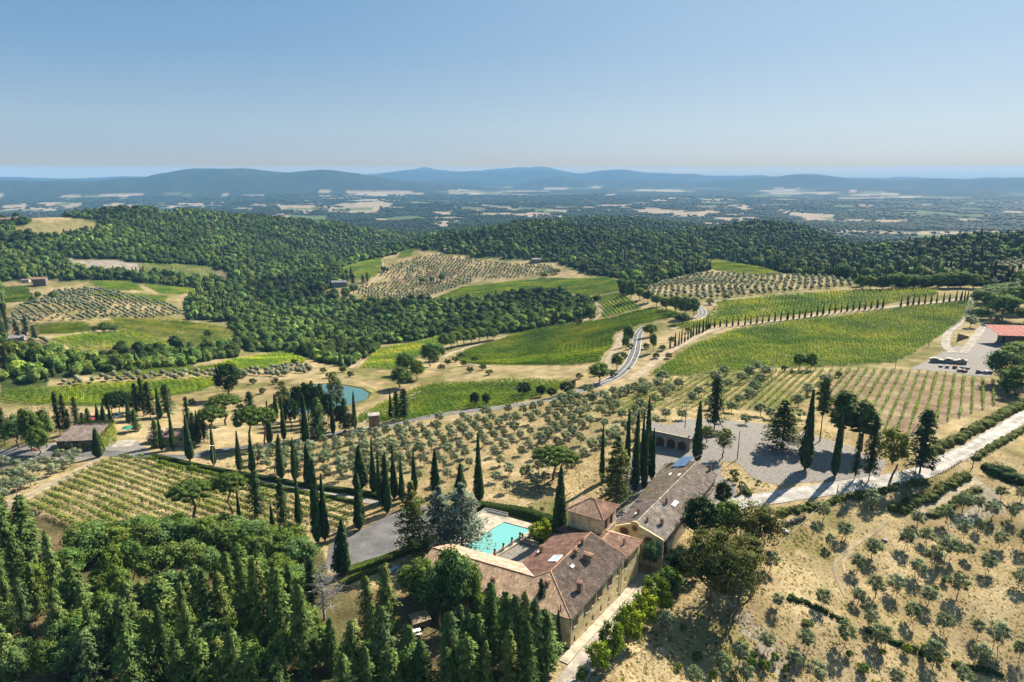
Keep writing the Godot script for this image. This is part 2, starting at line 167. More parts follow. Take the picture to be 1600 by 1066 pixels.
	{"name": "pale stubble field", "use": "stubble", "edge": [1142.0,-5919.0,1323.2,-6002.2,1271.9,-5718.1]},
	{"name": "pale stubble field", "use": "stubble", "edge": [872.3,-7319.4,1141.0,-7780.7,1001.3,-6909.6]},
	{"name": "pale stubble field", "use": "stubble", "edge": [-1523.1,-6920.8,-1316.4,-7181.5,-1116.7,-6405.4]},
	{"name": "pale stubble field", "use": "stubble", "edge": [-688.8,-7516.5,-565.2,-7711.7,-536.8,-7508.6]},
	{"name": "far green field", "use": "stubble", "edge": [-4122.6,-6367.9,-4017.9,-6437.0,-3755.1,-6453.4,-3618.7,-6343.9,-3832.8,-6374.5]},
	{"name": "pale stubble field", "use": "stubble", "edge": [-402.6,-4825.6,-378.7,-5453.4,-230.5,-5259.6,-184.6,-5010.3,-266.8,-4809.1]},
	{"name": "pale stubble field", "use": "stubble", "edge": [-190.3,-3682.8,-134.6,-3974.8,-4.8,-3840.1,28.3,-3698.6,-57.0,-3545.5]},
	{"name": "pale stubble field", "use": "fargreen", "edge": [1376.4,-4272.8,1461.3,-4445.9,1497.1,-4388.9,1470.0,-4264.7,1413.1,-4208.4]},
	{"name": "pale stubble field", "use": "stubble", "edge": [3674.8,-7770.5,3732.8,-7795.2,3776.3,-7708.7,3767.9,-7643.9,3714.1,-7658.7]},
	{"name": "far green field", "use": "stubble", "edge": [2850.0,-4918.6,3049.8,-5187.8,3104.6,-5139.8,2980.8,-4897.0,2886.1,-4833.2]},
	{"name": "far green field", "use": "stubble", "edge": [271.1,-9436.9,441.3,-9516.4,750.3,-9527.7,800.2,-9135.9,603.8,-9427.8]},
	{"name": "pale stubble field", "use": "stubble", "edge": [1141.6,-3549.9,1229.0,-3706.3,1269.4,-3622.8,1251.7,-3519.1,1182.2,-3455.4]},
	{"name": "pale stubble field", "use": "fargreen", "edge": [-2482.0,-4699.4,-2472.5,-4817.1,-2352.9,-4837.1,-2285.7,-4769.1,-2357.3,-4724.7]},
	{"name": "far green field", "use": "stubble", "edge": [2385.2,-4853.3,2470.8,-4942.6,2540.4,-4926.7,2534.4,-4873.3,2455.9,-4827.8]},
	{"name": "far green field", "use": "fargreen", "edge": [-183.7,-8669.6,1.2,-9184.9,354.2,-9033.4,434.1,-8704.9,191.5,-8927.6]},
	{"name": "pale stubble field", "use": "stubble", "edge": [-2798.9,-6669.1,-2782.1,-6713.2,-2715.9,-6706.5,-2684.8,-6670.9,-2719.9,-6643.9]},
	{"name": "pale stubble field", "use": "fargreen", "edge": [-827.1,-5658.3,-763.3,-6059.0,-547.5,-6145.4,-470.9,-5956.9,-598.2,-5647.4]},
	{"name": "pale stubble field", "use": "stubble", "edge": [-1297.8,-7192.4,-1194.9,-7312.5,-972.2,-7349.1,-899.7,-7265.9,-1048.6,-7158.1]},
	{"name": "pale stubble field", "use": "stubble", "edge": [2247.4,-5993.6,2327.2,-6077.7,2390.7,-6011.2,2367.3,-5891.0,2296.8,-5871.8]},
	{"name": "pale stubble field", "use": "fargreen", "edge": [-809.1,-5280.1,-773.3,-5499.6,-641.9,-5459.4,-536.8,-4821.8,-668.5,-5218.3]},
	{"name": "far green field", "use": "stubble", "edge": [-2925.8,-4887.1,-2986.2,-5088.6,-2894.0,-5114.9,-2768.0,-4940.3,-2771.8,-4813.7]},
	{"name": "pale stubble field", "use": "stubble", "edge": [963.3,-3232.5,1007.5,-3313.9,1034.9,-3281.8,1025.7,-3220.0,989.1,-3186.8]},
	{"name": "pale stubble field", "use": "stubble", "edge": [-852.9,-4299.3,-801.2,-4456.6,-655.6,-4495.7,-608.9,-4457.2,-706.4,-4377.6]},
	{"name": "far green field", "use": "stubble", "edge": [1032.8,-5047.6,1135.4,-5391.8,1168.1,-5267.7,1090.6,-4849.9,1042.9,-4810.0]},
	{"name": "pale stubble field", "use": "stubble", "edge": [-875.8,-7805.5,-765.0,-7946.0,-553.7,-8252.8,-489.0,-8268.8,-636.5,-7919.2]},
	{"name": "far green field", "use": "stubble", "edge": [-1526.9,-7473.9,-1403.5,-7536.0,-1152.5,-7522.0,-1081.0,-7494.9,-1251.4,-7436.5]},
	{"name": "pale stubble field", "use": "stubble", "edge": [-129.2,-8563.7,60.9,-9094.9,402.7,-8637.3,490.8,-8532.6,240.1,-8430.5]},
	{"name": "far green field", "use": "stubble", "edge": [-2886.9,-6802.0,-2805.3,-6820.3,-2640.5,-6816.0,-2584.9,-6785.9,-2700.0,-6777.8]},
	{"name": "pale stubble field", "use": "fargreen", "edge": [1321.2,-4431.6,1458.8,-4808.0,1486.6,-4744.6,1379.3,-4363.2,1339.8,-4336.0]},
	{"name": "pale stubble field", "use": "stubble", "edge": [1745.2,-5034.1,1910.5,-5243.0,2026.8,-5104.3,1933.3,-4760.6,1853.9,-4848.3]},
	{"name": "far green field", "use": "stubble", "edge": [37.7,-3777.2,102.7,-3833.8,226.7,-3935.8,254.1,-3848.7,159.7,-3660.5]},
	{"name": "pale stubble field", "use": "fargreen", "edge": [2199.0,-3877.4,2422.2,-4115.0,2576.6,-4096.8,2378.4,-3714.1,2266.4,-3707.6]},
	{"name": "far green field", "use": "stubble", "edge": [-1555.6,-4604.2,-1485.6,-4716.7,-1287.0,-4709.8,-1113.7,-4251.3,-1262.9,-4319.5]},
	{"name": "pale stubble field", "use": "fargreen", "edge": [-61.8,-4614.1,42.9,-4747.9,243.5,-4855.0,258.5,-4209.8,132.5,-4207.9]},
	{"name": "pale stubble field", "use": "stubble", "edge": [3405.9,-6983.2,3569.8,-7150.5,3741.5,-7186.0,3687.3,-7001.5,3536.6,-6918.9]},
	{"name": "far green field", "use": "fargreen", "edge": [-1399.9,-4083.8,-1465.6,-4548.1,-1197.6,-4201.7,-1122.5,-4082.1,-1219.9,-4036.8]},
	{"name": "pale stubble field", "use": "stubble", "edge": [-969.0,-4056.7,-934.4,-4188.6,-812.9,-4181.4,-764.5,-4094.8,-839.0,-4041.1]},
	{"name": "pale stubble field", "use": "fargreen", "edge": [2226.4,-4794.5,2303.6,-4894.1,2355.4,-4880.7,2338.9,-4813.1,2275.9,-4767.5]},
	{"name": "pale stubble field", "use": "stubble", "edge": [1704.8,-3339.8,1869.6,-3532.1,1954.1,-3459.8,1886.6,-3281.8,1771.7,-3225.3]},
	{"name": "far green field", "use": "stubble", "edge": [-1232.8,-3518.3,-1248.9,-3671.2,-1166.8,-3621.9,-1108.6,-3492.4,-1124.8,-3400.5]},
	{"name": "pale stubble field", "use": "stubble", "edge": [-2607.2,-6672.3,-2562.4,-6721.9,-2442.7,-6712.8,-2346.5,-6532.0,-2436.9,-6552.8]},
	{"name": "pale stubble field", "use": "fargreen", "edge": [-138.9,-8400.8,-82.3,-8606.8,27.8,-8628.1,56.9,-8478.9,-22.1,-8522.7]},
	{"name": "far green field", "use": "stubble", "edge": [2332.4,-3344.9,2441.2,-3407.8,2535.2,-3371.2,2518.9,-3305.6,2432.5,-3303.8]},
	{"name": "pale stubble field", "use": "fargreen", "edge": [2071.6,-8323.6,2216.3,-8453.8,2391.6,-8344.0,2405.8,-8201.3,2271.4,-8242.4]},
	{"name": "pale stubble field", "use": "stubble", "edge": [-2889.5,-4550.2,-2868.8,-4672.7,-2712.3,-4708.7,-2616.7,-4623.8,-2701.7,-4550.5]},
	{"name": "pale stubble field", "use": "stubble", "edge": [3767.8,-7861.3,3852.8,-7917.4,3916.7,-7828.9,3897.4,-7731.6,3820.5,-7730.4]},
	{"name": "pale stubble field", "use": "stubble", "edge": [1405.6,-4487.2,1562.8,-4824.6,1616.3,-4702.0,1558.5,-4462.2,1472.5,-4396.5]},
	{"name": "pale stubble field", "use": "stubble", "edge": [2562.0,-4324.0,2660.0,-4395.1,2816.8,-4478.7,2805.2,-4413.8,2665.4,-4309.8]},
	{"name": "pale stubble field", "use": "stubble", "edge": [-428.8,-3796.5,-413.3,-3895.8,-358.1,-3824.3,-335.5,-3717.1,-366.3,-3687.0]},
	{"name": "far green field", "use": "stubble", "edge": [-1884.0,-6824.9,-1757.8,-6923.2,-1489.4,-6980.3,-1409.8,-6967.8,-1593.8,-6874.5]},
	{"name": "far green field", "use": "fargreen", "edge": [2158.8,-4685.5,2257.3,-4788.6,2352.2,-4785.8,2316.0,-4657.7,2230.6,-4620.5]},
	{"name": "far green field", "use": "stubble", "edge": [-312.9,-4612.6,-216.3,-4726.7,-26.0,-4822.9,26.7,-4748.4,-110.2,-4638.4]},
	{"name": "pale stubble field", "use": "stubble", "edge": [-2805.1,-6735.4,-2763.4,-6768.2,-2662.9,-6768.1,-2622.9,-6734.9,-2691.6,-6724.1]},
	{"name": "pale stubble field", "use": "fargreen", "edge": [1402.8,-5434.0,1552.8,-5642.7,1729.5,-5640.9,1717.4,-5447.6,1533.8,-5244.5]},
	{"name": "far green field", "use": "stubble", "edge": [1013.2,-3961.0,1099.7,-4112.2,1179.6,-4080.8,1160.2,-3931.3,1087.1,-3890.0]},
	{"name": "pale stubble field", "use": "fargreen", "edge": [2076.1,-4054.1,2163.4,-4073.3,2231.5,-3939.6,2220.7,-3853.8,2146.9,-3898.6]},
	{"name": "far green field", "use": "fargreen", "edge": [2238.2,-3582.2,2336.8,-3623.9,2434.7,-3569.0,2424.5,-3500.3,2331.6,-3502.6]},
	{"name": "pale stubble field", "use": "stubble", "edge": [21.3,-3728.0,99.3,-3855.3,245.4,-3924.1,270.2,-3722.6,163.1,-3557.9]},
	{"name": "far green field", "use": "stubble", "edge": [-691.2,-3304.9,-695.2,-3517.5,-610.8,-3453.2,-558.4,-3259.4,-594.5,-3187.0]},
	{"name": "pale stubble field", "use": "stubble", "edge": [3949.7,-8772.5,4125.9,-8776.4,4471.9,-8825.9,4493.5,-8696.6,4240.7,-8652.2]},
	{"name": "far green field", "use": "stubble", "edge": [289.7,-4867.8,399.9,-4971.1,593.4,-4990.8,590.1,-4559.7,454.2,-4475.8]},
	{"name": "pale stubble field", "use": "stubble", "edge": [2951.4,-4212.5,3194.3,-4487.6,3282.6,-4475.6,3128.4,-4228.6,2931.3,-4046.4]},
	{"name": "pale stubble field", "use": "fargreen", "edge": [1105.8,-5325.3,1169.7,-5424.0,1225.5,-5318.4,1201.3,-5122.3,1133.4,-5064.2]},
	{"name": "far green field", "use": "fargreen", "edge": [-1473.1,-5692.9,-1386.6,-5801.1,-1157.4,-5701.3,-1073.7,-5556.8,-1230.4,-5606.4]},
	{"name": "pale stubble field", "use": "fargreen", "edge": [1011.5,-3456.7,1077.6,-3553.7,1160.0,-3592.2,1142.3,-3478.3,1054.9,-3357.8]},
	{"name": "far green field", "use": "stubble", "edge": [-1310.2,-5687.5,-1249.5,-5808.1,-1064.6,-5683.0,-1011.0,-5623.1,-1115.1,-5574.5]},
	{"name": "pale stubble field", "use": "stubble", "edge": [1609.2,-4110.6,1734.1,-4232.0,1849.9,-4168.2,1827.6,-4031.5,1721.4,-4015.2]},
	{"name": "far green field", "use": "stubble", "edge": [3113.2,-6664.5,3280.7,-6728.5,3467.4,-6599.9,3452.4,-6443.7,3301.8,-6494.6]},
	{"name": "far green field", "use": "stubble", "edge": [-83.6,-4223.2,-40.1,-4672.6,54.6,-4570.6,72.7,-4142.0,10.5,-4001.5]},
	{"name": "pale stubble field", "use": "stubble", "edge": [-959.4,-4235.4,-916.5,-4300.5,-819.9,-4343.3,-782.1,-4292.7,-839.9,-4200.2]},
	{"name": "pale stubble field", "use": "stubble", "edge": [220.0,-3983.6,258.5,-4079.0,318.1,-4061.2,327.2,-3970.0,280.4,-3918.9]},
	{"name": "pale stubble field", "use": "stubble", "edge": [220.2,-4129.8,268.4,-4195.6,348.1,-4167.9,365.5,-4112.1,304.1,-4071.9]},
	{"name": "pale stubble field", "use": "fargreen", "edge": [2277.0,-3648.4,2375.6,-3675.4,2502.0,-3638.7,2484.1,-3553.5,2382.8,-3560.8]},
	{"name": "pale stubble field", "use": "fargreen", "edge": [3077.0,-6488.0,3145.8,-6558.6,3200.8,-6536.4,3192.1,-6481.7,3137.0,-6464.9]},
	{"name": "pale stubble field", "use": "stubble", "edge": [-3396.1,-6022.8,-3406.2,-6157.6,-3320.2,-6220.4,-3259.2,-6166.4,-3316.6,-6111.1]},
	{"name": "far green field", "use": "stubble", "edge": [-2074.6,-7308.8,-2022.5,-7365.5,-1906.5,-7396.9,-1865.7,-7368.4,-1937.8,-7299.1]},
	{"name": "pale stubble field", "use": "stubble", "edge": [-87.9,-7268.9,70.4,-7415.5,355.8,-7253.1,428.9,-7165.1,222.4,-7155.3]},
	{"name": "far green field", "use": "fargreen", "edge": [-901.3,-7360.3,-857.2,-7465.5,-760.9,-7540.2,-724.7,-7460.6,-789.2,-7356.6]},
	{"name": "far green field", "use": "fargreen", "edge": [-1064.6,-4176.3,-1024.8,-4308.1,-884.4,-4276.2,-840.3,-4234.9,-929.6,-4205.4]},
	{"name": "pale stubble field", "use": "fargreen", "edge": [-3308.5,-4931.7,-3281.2,-5024.7,-3144.8,-5066.3,-3049.4,-4982.0,-3162.2,-4974.4]},
	{"name": "pale stubble field", "use": "fargreen", "edge": [-1834.2,-6179.9,-1789.3,-6239.5,-1662.9,-6193.8,-1603.9,-6086.5,-1685.1,-6086.7]},
	{"name": "far green field", "use": "stubble", "edge": [1094.3,-4048.0,1209.3,-4341.0,1251.9,-4256.9,1224.5,-4102.5,1137.5,-3959.2]},
	{"name": "pale stubble field", "use": "stubble", "edge": [-440.8,-3395.5,-395.6,-3607.6,-252.7,-3468.1,-207.4,-3300.1,-290.7,-3242.5]},
	{"name": "pale stubble field", "use": "stubble", "edge": [1757.5,-3382.6,1923.5,-3592.0,1979.6,-3500.6,1912.2,-3331.0,1804.3,-3266.0]},
	{"name": "pale stubble field", "use": "stubble", "edge": [-2768.8,-6724.5,-2673.3,-6792.6,-2446.1,-6785.9,-2352.4,-6692.2,-2516.8,-6699.8]},
	{"name": "far green field", "use": "stubble", "edge": [1238.4,-4762.6,1324.0,-4908.3,1409.3,-4896.7,1408.2,-4809.0,1325.1,-4736.3]},
	{"name": "pale stubble field", "use": "stubble", "edge": [859.7,-3961.4,946.2,-4128.1,1032.4,-4102.0,1033.3,-4007.0,955.9,-3957.2]},
	{"name": "far green field", "use": "stubble", "edge": [-1341.7,-5993.4,-1332.6,-6149.9,-1227.0,-6024.5,-1177.5,-5882.0,-1229.4,-5862.7]},
	{"name": "pale stubble field", "use": "stubble", "edge": [-1056.5,-3861.7,-1023.6,-4050.3,-882.6,-4108.0,-817.6,-3995.4,-900.4,-3875.9]},
	{"name": "pale stubble field", "use": "fargreen", "edge": [2798.9,-4428.1,3006.4,-4654.6,3114.7,-4636.2,3092.2,-4553.1,2939.4,-4450.7]},
	{"name": "pale stubble field", "use": "fargreen", "edge": [-3940.7,-6659.4,-3930.5,-6710.8,-3853.1,-6702.9,-3813.3,-6666.8,-3850.1,-6638.6]},
	{"name": "pale stubble field", "use": "stubble", "edge": [-4543.1,-6234.6,-4462.5,-6312.8,-4255.1,-6377.7,-4179.7,-6367.4,-4306.0,-6282.6]},
	{"name": "far green field", "use": "stubble", "edge": [957.4,-3394.8,1066.0,-3579.4,1177.4,-3596.8,1101.8,-3282.4,1025.0,-3260.7]},
	{"name": "far green field", "use": "fargreen", "edge": [3317.0,-5182.5,3488.3,-5340.3,3542.9,-5225.3,3480.2,-5080.1,3316.1,-4970.0]},
	{"name": "pale stubble field", "use": "fargreen", "edge": [3287.5,-8571.0,3429.3,-8523.8,3621.7,-8290.5,3666.2,-8214.4,3482.2,-8266.3]},
	{"name": "far green field", "use": "fargreen", "edge": [-182.9,-3555.0,-158.4,-3638.8,-103.3,-3556.9,-87.4,-3482.4,-123.4,-3463.7]},
	{"name": "far green field", "use": "stubble", "edge": [3185.5,-7358.5,3374.9,-7605.2,3468.0,-7477.0,3362.3,-7163.5,3281.0,-7213.8]},
	{"name": "pale stubble field", "use": "stubble", "edge": [927.6,-5495.7,997.1,-5632.2,1074.3,-5588.2,1079.8,-5496.7,1013.8,-5468.0]},
	{"name": "pale stubble field", "use": "fargreen", "edge": [64.5,-4021.1,136.5,-4253.9,255.1,-4145.3,282.6,-4060.7,193.4,-4013.4]},
	{"name": "pale stubble field", "use": "stubble", "edge": [1604.6,-3412.0,1741.8,-3601.3,1794.0,-3526.4,1749.5,-3391.7,1654.6,-3324.3]},
	{"name": "pale stubble field", "use": "stubble", "edge": [181.9,-4210.7,254.8,-4271.9,383.7,-4272.3,409.0,-4169.9,312.1,-4098.9]},
	{"name": "pale stubble field", "use": "stubble", "edge": [-2512.7,-5124.7,-2528.3,-5325.5,-2313.1,-5177.7,-2222.1,-5058.6,-2303.3,-5009.6]},
	{"name": "far green field", "use": "stubble", "edge": [3360.9,-9004.4,3457.3,-8992.3,3540.3,-8739.2,3517.3,-8562.9,3421.5,-8645.2]},
	{"name": "pale stubble field", "use": "stubble", "edge": [408.3,-4801.2,488.1,-4976.8,599.2,-4910.9,581.0,-4517.7,492.9,-4432.9]},
	{"name": "pale stubble field", "use": "stubble", "edge": [-746.8,-5317.3,-666.1,-5421.5,-491.8,-5421.2,-394.8,-4816.6,-500.6,-4751.5]},
	{"name": "far green field", "use": "fargreen", "edge": [-1153.0,-3619.7,-966.0,-3606.4,-865.3,-3247.3,-1102.6,-3312.2]},
	{"name": "far green field", "use": "fargreen", "edge": [-667.1,-3645.9,-523.0,-3775.4,-399.6,-3376.6,-569.7,-3240.8]},
	{"name": "far green field", "use": "fargreen", "edge": [111.0,-1360.7,191.9,-1971.9,161.6,-1393.1,143.8,-1346.6]},
	{"name": "far green field", "use": "fargreen", "edge": [1330.6,-2312.4,1512.7,-2504.0,1508.0,-2355.7,1349.2,-2227.9]},
	{"name": "far green field", "use": "fargreen", "edge": [1720.7,-3920.2,1801.0,-3859.4,1566.7,-3386.4]},
	{"name": "far green field", "use": "fargreen", "edge": [-721.8,-1397.1,-2045.1,-4225.0,-680.9,-1390.9]},
]
const ROADS := [
	{"name": "main_road", "width": 6.2, "surface": "asphalt", "line": [-60.5,-252.9,-50.7,-254.6,-41.2,-259.3,-29.0,-265.8,-10.5,-266.1,8.0,-269.6,21.9,-278.5,31.4,-290.9,41.6,-303.0,51.3,-317.8,58.6,-334.3,64.0,-350.7,69.2,-370.7,81.8,-433.0,87.8,-454.0,94.3,-467.8]},
	{"name": "main_road", "width": 6.2, "surface": "asphalt", "line": [130.7,-474.1,139.0,-489.6,143.0,-502.6,145.7,-523.1,142.6,-544.3,132.1,-566.5,124.1,-593.9,121.3,-639.5,131.3,-729.8,138.4,-766.4]},
	{"name": "upper_road", "width": 4.0, "surface": "pale", "line": [144.9,-533.5,159.7,-541.0,182.4,-548.0,209.3,-550.8,236.5,-553.7,262.0,-552.4,280.2,-547.2,309.0,-543.5,334.3,-534.7,355.7,-521.4,364.4,-505.5]},
	{"name": "cypress_track", "width": 5.5, "surface": "dirt", "line": [55.6,-307.2,63.6,-320.7,71.2,-335.2,82.6,-354.8,94.8,-374.3,110.9,-403.6,128.2,-427.2,148.3,-441.5,178.4,-453.9,225.9,-472.6,276.2,-482.9,308.7,-484.1,333.3,-485.6]},
	{"name": "field_track", "width": 4, "surface": "dirt", "line": [159.5,-544.1,159.3,-525.7,153.3,-501.7,142.1,-482.1,124.4,-463.5,106.4,-442.7]},
	{"name": "field_track", "width": 4, "surface": "dirt", "line": [78.0,-720.1,83.1,-693.5,78.8,-607.9,75.5,-564.1,68.1,-547.2,62.2,-531.5]},
	{"name": "field_track", "width": 3, "surface": "dirt", "line": [-98.8,-402.3,-103.2,-434.9,-104.1,-470.4,-110.9,-525.4]},
	{"name": "field_track", "width": 4, "surface": "dirt", "line": [-47.4,-452.3,-43.1,-473.2,-36.8,-487.3,-20.3,-525.6,0.0,-544.7]},
	{"name": "field_track", "width": 3.5, "surface": "dirt", "line": [-36.3,-456.3,-23.8,-407.7,-12.9,-378.5]},
	{"name": "field_track", "width": 5, "surface": "dirt", "line": [46.9,-331.7,53.5,-355.2,61.1,-389.9,73.8,-450.4,78.7,-459.5]},
	{"name": "field_track", "width": 2.5, "surface": "dirt", "line": [-121.4,-797.4,-101.9,-786.9,-83.1,-876.8,-60.5,-913.1]},
	{"name": "field_track", "width": 3, "surface": "dirt", "line": [-203.8,-1065.5,-188.0,-989.6,-188.1,-940.2,-190.6,-908.2]},
	{"name": "field_track", "width": 3, "surface": "dirt", "line": [-182.0,-1079.7,-183.9,-1130.6]},
	{"name": "field_track", "width": 2.5, "surface": "dirt", "line": [-73.1,-968.3,0.0,-929.5,60.5,-915.9,87.6,-883.4]},
	{"name": "field_track", "width": 3.5, "surface": "dirt", "line": [-355.7,-561.5,-331.6,-534.6,-326.3,-521.6]},
	{"name": "field_track", "width": 3, "surface": "dirt", "line": [-509.6,-711.7,-441.4,-628.3,-413.1,-597.2]},
	{"name": "field_track", "width": 3, "surface": "dirt", "line": [-62.9,-263.0,-59.1,-283.7,-53.1,-307.7,-46.3,-325.0]},
	{"name": "yard_track", "width": 4.5, "surface": "pale", "line": [330.2,-482.3,313.1,-459.6,292.4,-433.0,262.2,-399.4,238.2,-363.3,228.5,-341.5]},
	{"name": "yard_track", "width": 4.5, "surface": "pale", "line": [298.5,-420.6,277.7,-395.3,249.4,-360.8,232.5,-340.1]},
	{"name": "valley_drive", "width": 5.5, "surface": "asphalt", "line": [-192.7,-233.4,-162.3,-212.0,-154.4,-216.2,-140.0,-217.4,-126.0,-213.9,-117.8,-212.5,-109.9,-213.9,-104.4,-220.9,-96.3,-228.4,-89.8,-230.6,-82.7,-235.9,-73.9,-246.3,-64.2,-252.4,-60.0,-252.6]},
	{"name": "garden_drive", "width": 3.2, "surface": "pale", "line": [-117.1,-209.7,-102.1,-201.8,-86.7,-194.2,-72.9,-188.4,-59.3,-181.7,-46.7,-175.7,-35.4,-172.7]},
	{"name": "farm_track", "width": 4.5, "surface": "dirt", "line": [-143.0,-169.8,-136.7,-173.3,-136.2,-183.0,-136.0,-194.4,-136.6,-208.2,-136.5,-214.4]},
	{"name": "foot_track", "width": 0.9, "surface": "dirt", "line": [75.1,-135.1,75.7,-141.0,77.3,-146.0,81.2,-149.9,88.0,-155.2,95.1,-160.5,100.4,-165.4]},
	{"name": "foot_track", "width": 0.7, "surface": "dirt", "line": [78.3,-136.4,78.3,-141.5,79.8,-146.8,83.7,-151.1]},
	{"name": "straw_terrace", "width": 3.6, "surface": "dirt", "line": [111.4,-170.2,119.4,-175.1,128.9,-180.5,138.0,-186.7]},
	{"name": "white_lane", "width": 5.4, "surface": "white", "line": [53.2,-162.7,56.7,-165.0,61.5,-166.8,69.4,-169.6,79.7,-173.3,90.2,-176.9,103.6,-181.8,117.0,-186.0,125.1,-190.1,139.3,-200.3,153.9,-210.2,172.3,-224.5,194.6,-242.4]},
]

const YARDS := [
	{"name": "tarmac_court", "label": "smooth grey tarmac court above the lower wood", "surface": "asphalt", "cell": 2.0, "edge": [-42.4,-138.3,-44.2,-148.5,-39.6,-154.6,-30.5,-167.8,-28.1,-171.0,-17.3,-168.0,-10.7,-160.0,-15.7,-151.2,-24.3,-145.6,-34.6,-137.2,-38.3,-133.4]},
	{"name": "gravel_forecourt", "label": "pale grey gravel forecourt between the garages and the white lane", "surface": "gravel", "cell": 2.5, "edge": [55.0,-224.4,60.7,-234.9,72.5,-235.5,89.0,-229.5,98.0,-218.2,109.3,-205.5,114.6,-194.1,108.7,-186.4,92.0,-181.0,74.8,-177.0,69.4,-179.7,67.8,-192.0,63.0,-192.0,60.6,-182.0,62.6,-175.6,59.6,-166.1,53.9,-163.9,52.5,-171.2,52.1,-179.9,45.1,-185.4,41.5,-190.0,41.2,-205.1,46.6,-209.6,52.1,-208.2]},
	{"name": "gravel_yard", "label": "pale gravel yard in front of the red-roofed shed", "surface": "gravel", "cell": 3.0, "edge": [188.6,-311.9,204.7,-326.3,229.4,-349.3,243.2,-362.4,247.3,-359.2,275.4,-391.9,299.3,-418.3,275.4,-375.7,260.2,-346.9,227.6,-307.3,213.3,-292.8,201.9,-304.1]},
	{"name": "valley_yard", "label": "light gravel yard beside the ivy garage", "surface": "gravel", "cell": 2.5, "edge": [-193.1,-237.3,-168.1,-226.6,-160.0,-226.5,-144.1,-230.2,-136.4,-232.9,-128.7,-223.4,-122.2,-216.9,-125.6,-213.2,-137.9,-213.9,-164.1,-202.6]},
	{"name": "dirt_patch", "label": "bare dirt below the vineyard", "surface": "dirtmat", "cell": 2.0, "edge": [-69.0,-156.8,-61.6,-158.7,-55.8,-156.0,-58.4,-151.7,-66.6,-152.7]},
]
const HEDGES := [
	{"name": "hedge", "label": "dark clipped hedge running along the upper side of the garden drive", "width": 1.6, "height": 1.3, "tone": "dark", "line": [-120.3,-211.6,-103.3,-204.4,-88.0,-197.2,-74.1,-191.9,-60.4,-185.1,-45.8,-179.3,-35.1,-174.8]},
	{"name": "hedge", "label": "low clipped hedge along the vineyard side of the garden drive", "width": 1.3, "height": 0.8, "tone": "mid", "line": [-115.0,-207.1,-93.8,-196.9,-76.9,-188.9,-60.9,-180.7,-46.3,-173.9,-42.2,-171.4]},
	{"name": "hedge", "label": "bright clipped hedge along the lower edge of the tarmac court", "width": 2.2, "height": 1.2, "tone": "mid", "line": [-37.4,-134.2,-34.5,-136.6,-29.3,-139.7,-24.1,-144.0,-17.0,-148.9,-11.2,-154.2]},
	{"name": "hedge", "label": "short clipped hedge below the tarmac court beside the wood", "width": 1.8, "height": 1.0, "tone": "mid", "line": [-36.8,-129.6,-33.7,-133.0,-30.0,-135.8]},
	{"name": "hedge", "label": "dark thick hedge behind the swimming pool", "width": 2.4, "height": 2.2, "tone": "dark", "line": [-8.9,-166.1,-3.4,-163.4,2.5,-161.4,7.4,-158.4,10.7,-156.2]},
	{"name": "hedge", "label": "golden clipped hedge between pool terrace and villa roof", "width": 2.6, "height": 1.8, "tone": "gold", "line": [6.6,-146.9,8.1,-149.5,9.8,-152.7]},
	{"name": "hedge", "label": "small clipped hedge at the forecourt gate pillar", "width": 1.4, "height": 1.2, "tone": "mid", "line": [64.3,-176.4,64.4,-173.4,64.5,-170.0]},
	{"name": "thicket_hedge", "label": "thick wild hedge between the white lane and the striped vineyard", "width": 5.0, "height": 2.6, "tone": "wild", "line": [130.8,-200.4,141.2,-208.6,152.6,-216.6,167.5,-227.3,185.6,-241.6,199.4,-253.0]},
	{"name": "thicket_hedge", "label": "thick wild hedge below the white lane near the road bend", "width": 3.2, "height": 1.5, "tone": "wild", "line": [145.6,-199.9,155.6,-207.2,167.2,-215.4,180.2,-224.8]},
	{"name": "bramble_bank", "label": "long bramble bank above the straw terrace on the dry slope", "width": 4.2, "height": 2.2, "tone": "wild", "line": [104.2,-169.3,111.2,-173.5,119.1,-177.9,127.6,-183.0,136.2,-188.5]},
	{"name": "bramble_bank", "label": "lower bramble bank under the straw terrace on the dry slope", "width": 2.8, "height": 1.4, "tone": "wild", "line": [113.9,-169.5,119.4,-172.0,126.4,-176.3,135.6,-182.2]},
	{"name": "bramble_bank", "label": "bramble verge under the forecourt edge of the white lane", "width": 3.0, "height": 1.6, "tone": "wild", "line": [69.7,-162.7,76.5,-165.3,84.9,-168.9,94.0,-173.4,103.2,-177.3,112.6,-181.2,120.6,-183.9]},
	{"name": "bramble_clump", "label": "big dark bramble clump beside the scree on the dry slope", "width": 9.0, "height": 3.0, "tone": "dark", "line": [146.0,-193.6,148.7,-190.3,149.5,-185.8]},
	{"name": "bramble_line", "label": "long creeping bramble line across the lower dry slope", "width": 2.2, "height": 1.0, "tone": "dark", "line": [60.0,-130.5,64.1,-130.1,67.7,-129.2,72.1,-127.9]},
	{"name": "bramble_line", "label": "second creeping bramble line across the lower dry slope", "width": 2.6, "height": 1.1, "tone": "dark", "line": [76.0,-126.8,80.1,-125.4,84.8,-123.9,89.3,-123.2]},
	{"name": "bramble_line", "label": "third creeping bramble line at the foot of the dry slope", "width": 2.2, "height": 1.0, "tone": "dark", "line": [92.4,-122.4,97.8,-122.3,102.6,-121.3]},
]
const NEAR_VINE_ROW := 1.0094
const STRIPED_ROW := -0.5941
const TERRACE_ROW := -0.5952
const WATER_EDGE := [-105.9,-301.3,-109.8,-315.4,-111.7,-329.5,-107.7,-337.7,-93.4,-340.1,-84.1,-336.0,-76.7,-332.0,-71.2,-324.2,-70.9,-315.3,-76.2,-308.5,-83.7,-302.2,-91.2,-296.8,-98.5,-293.9]

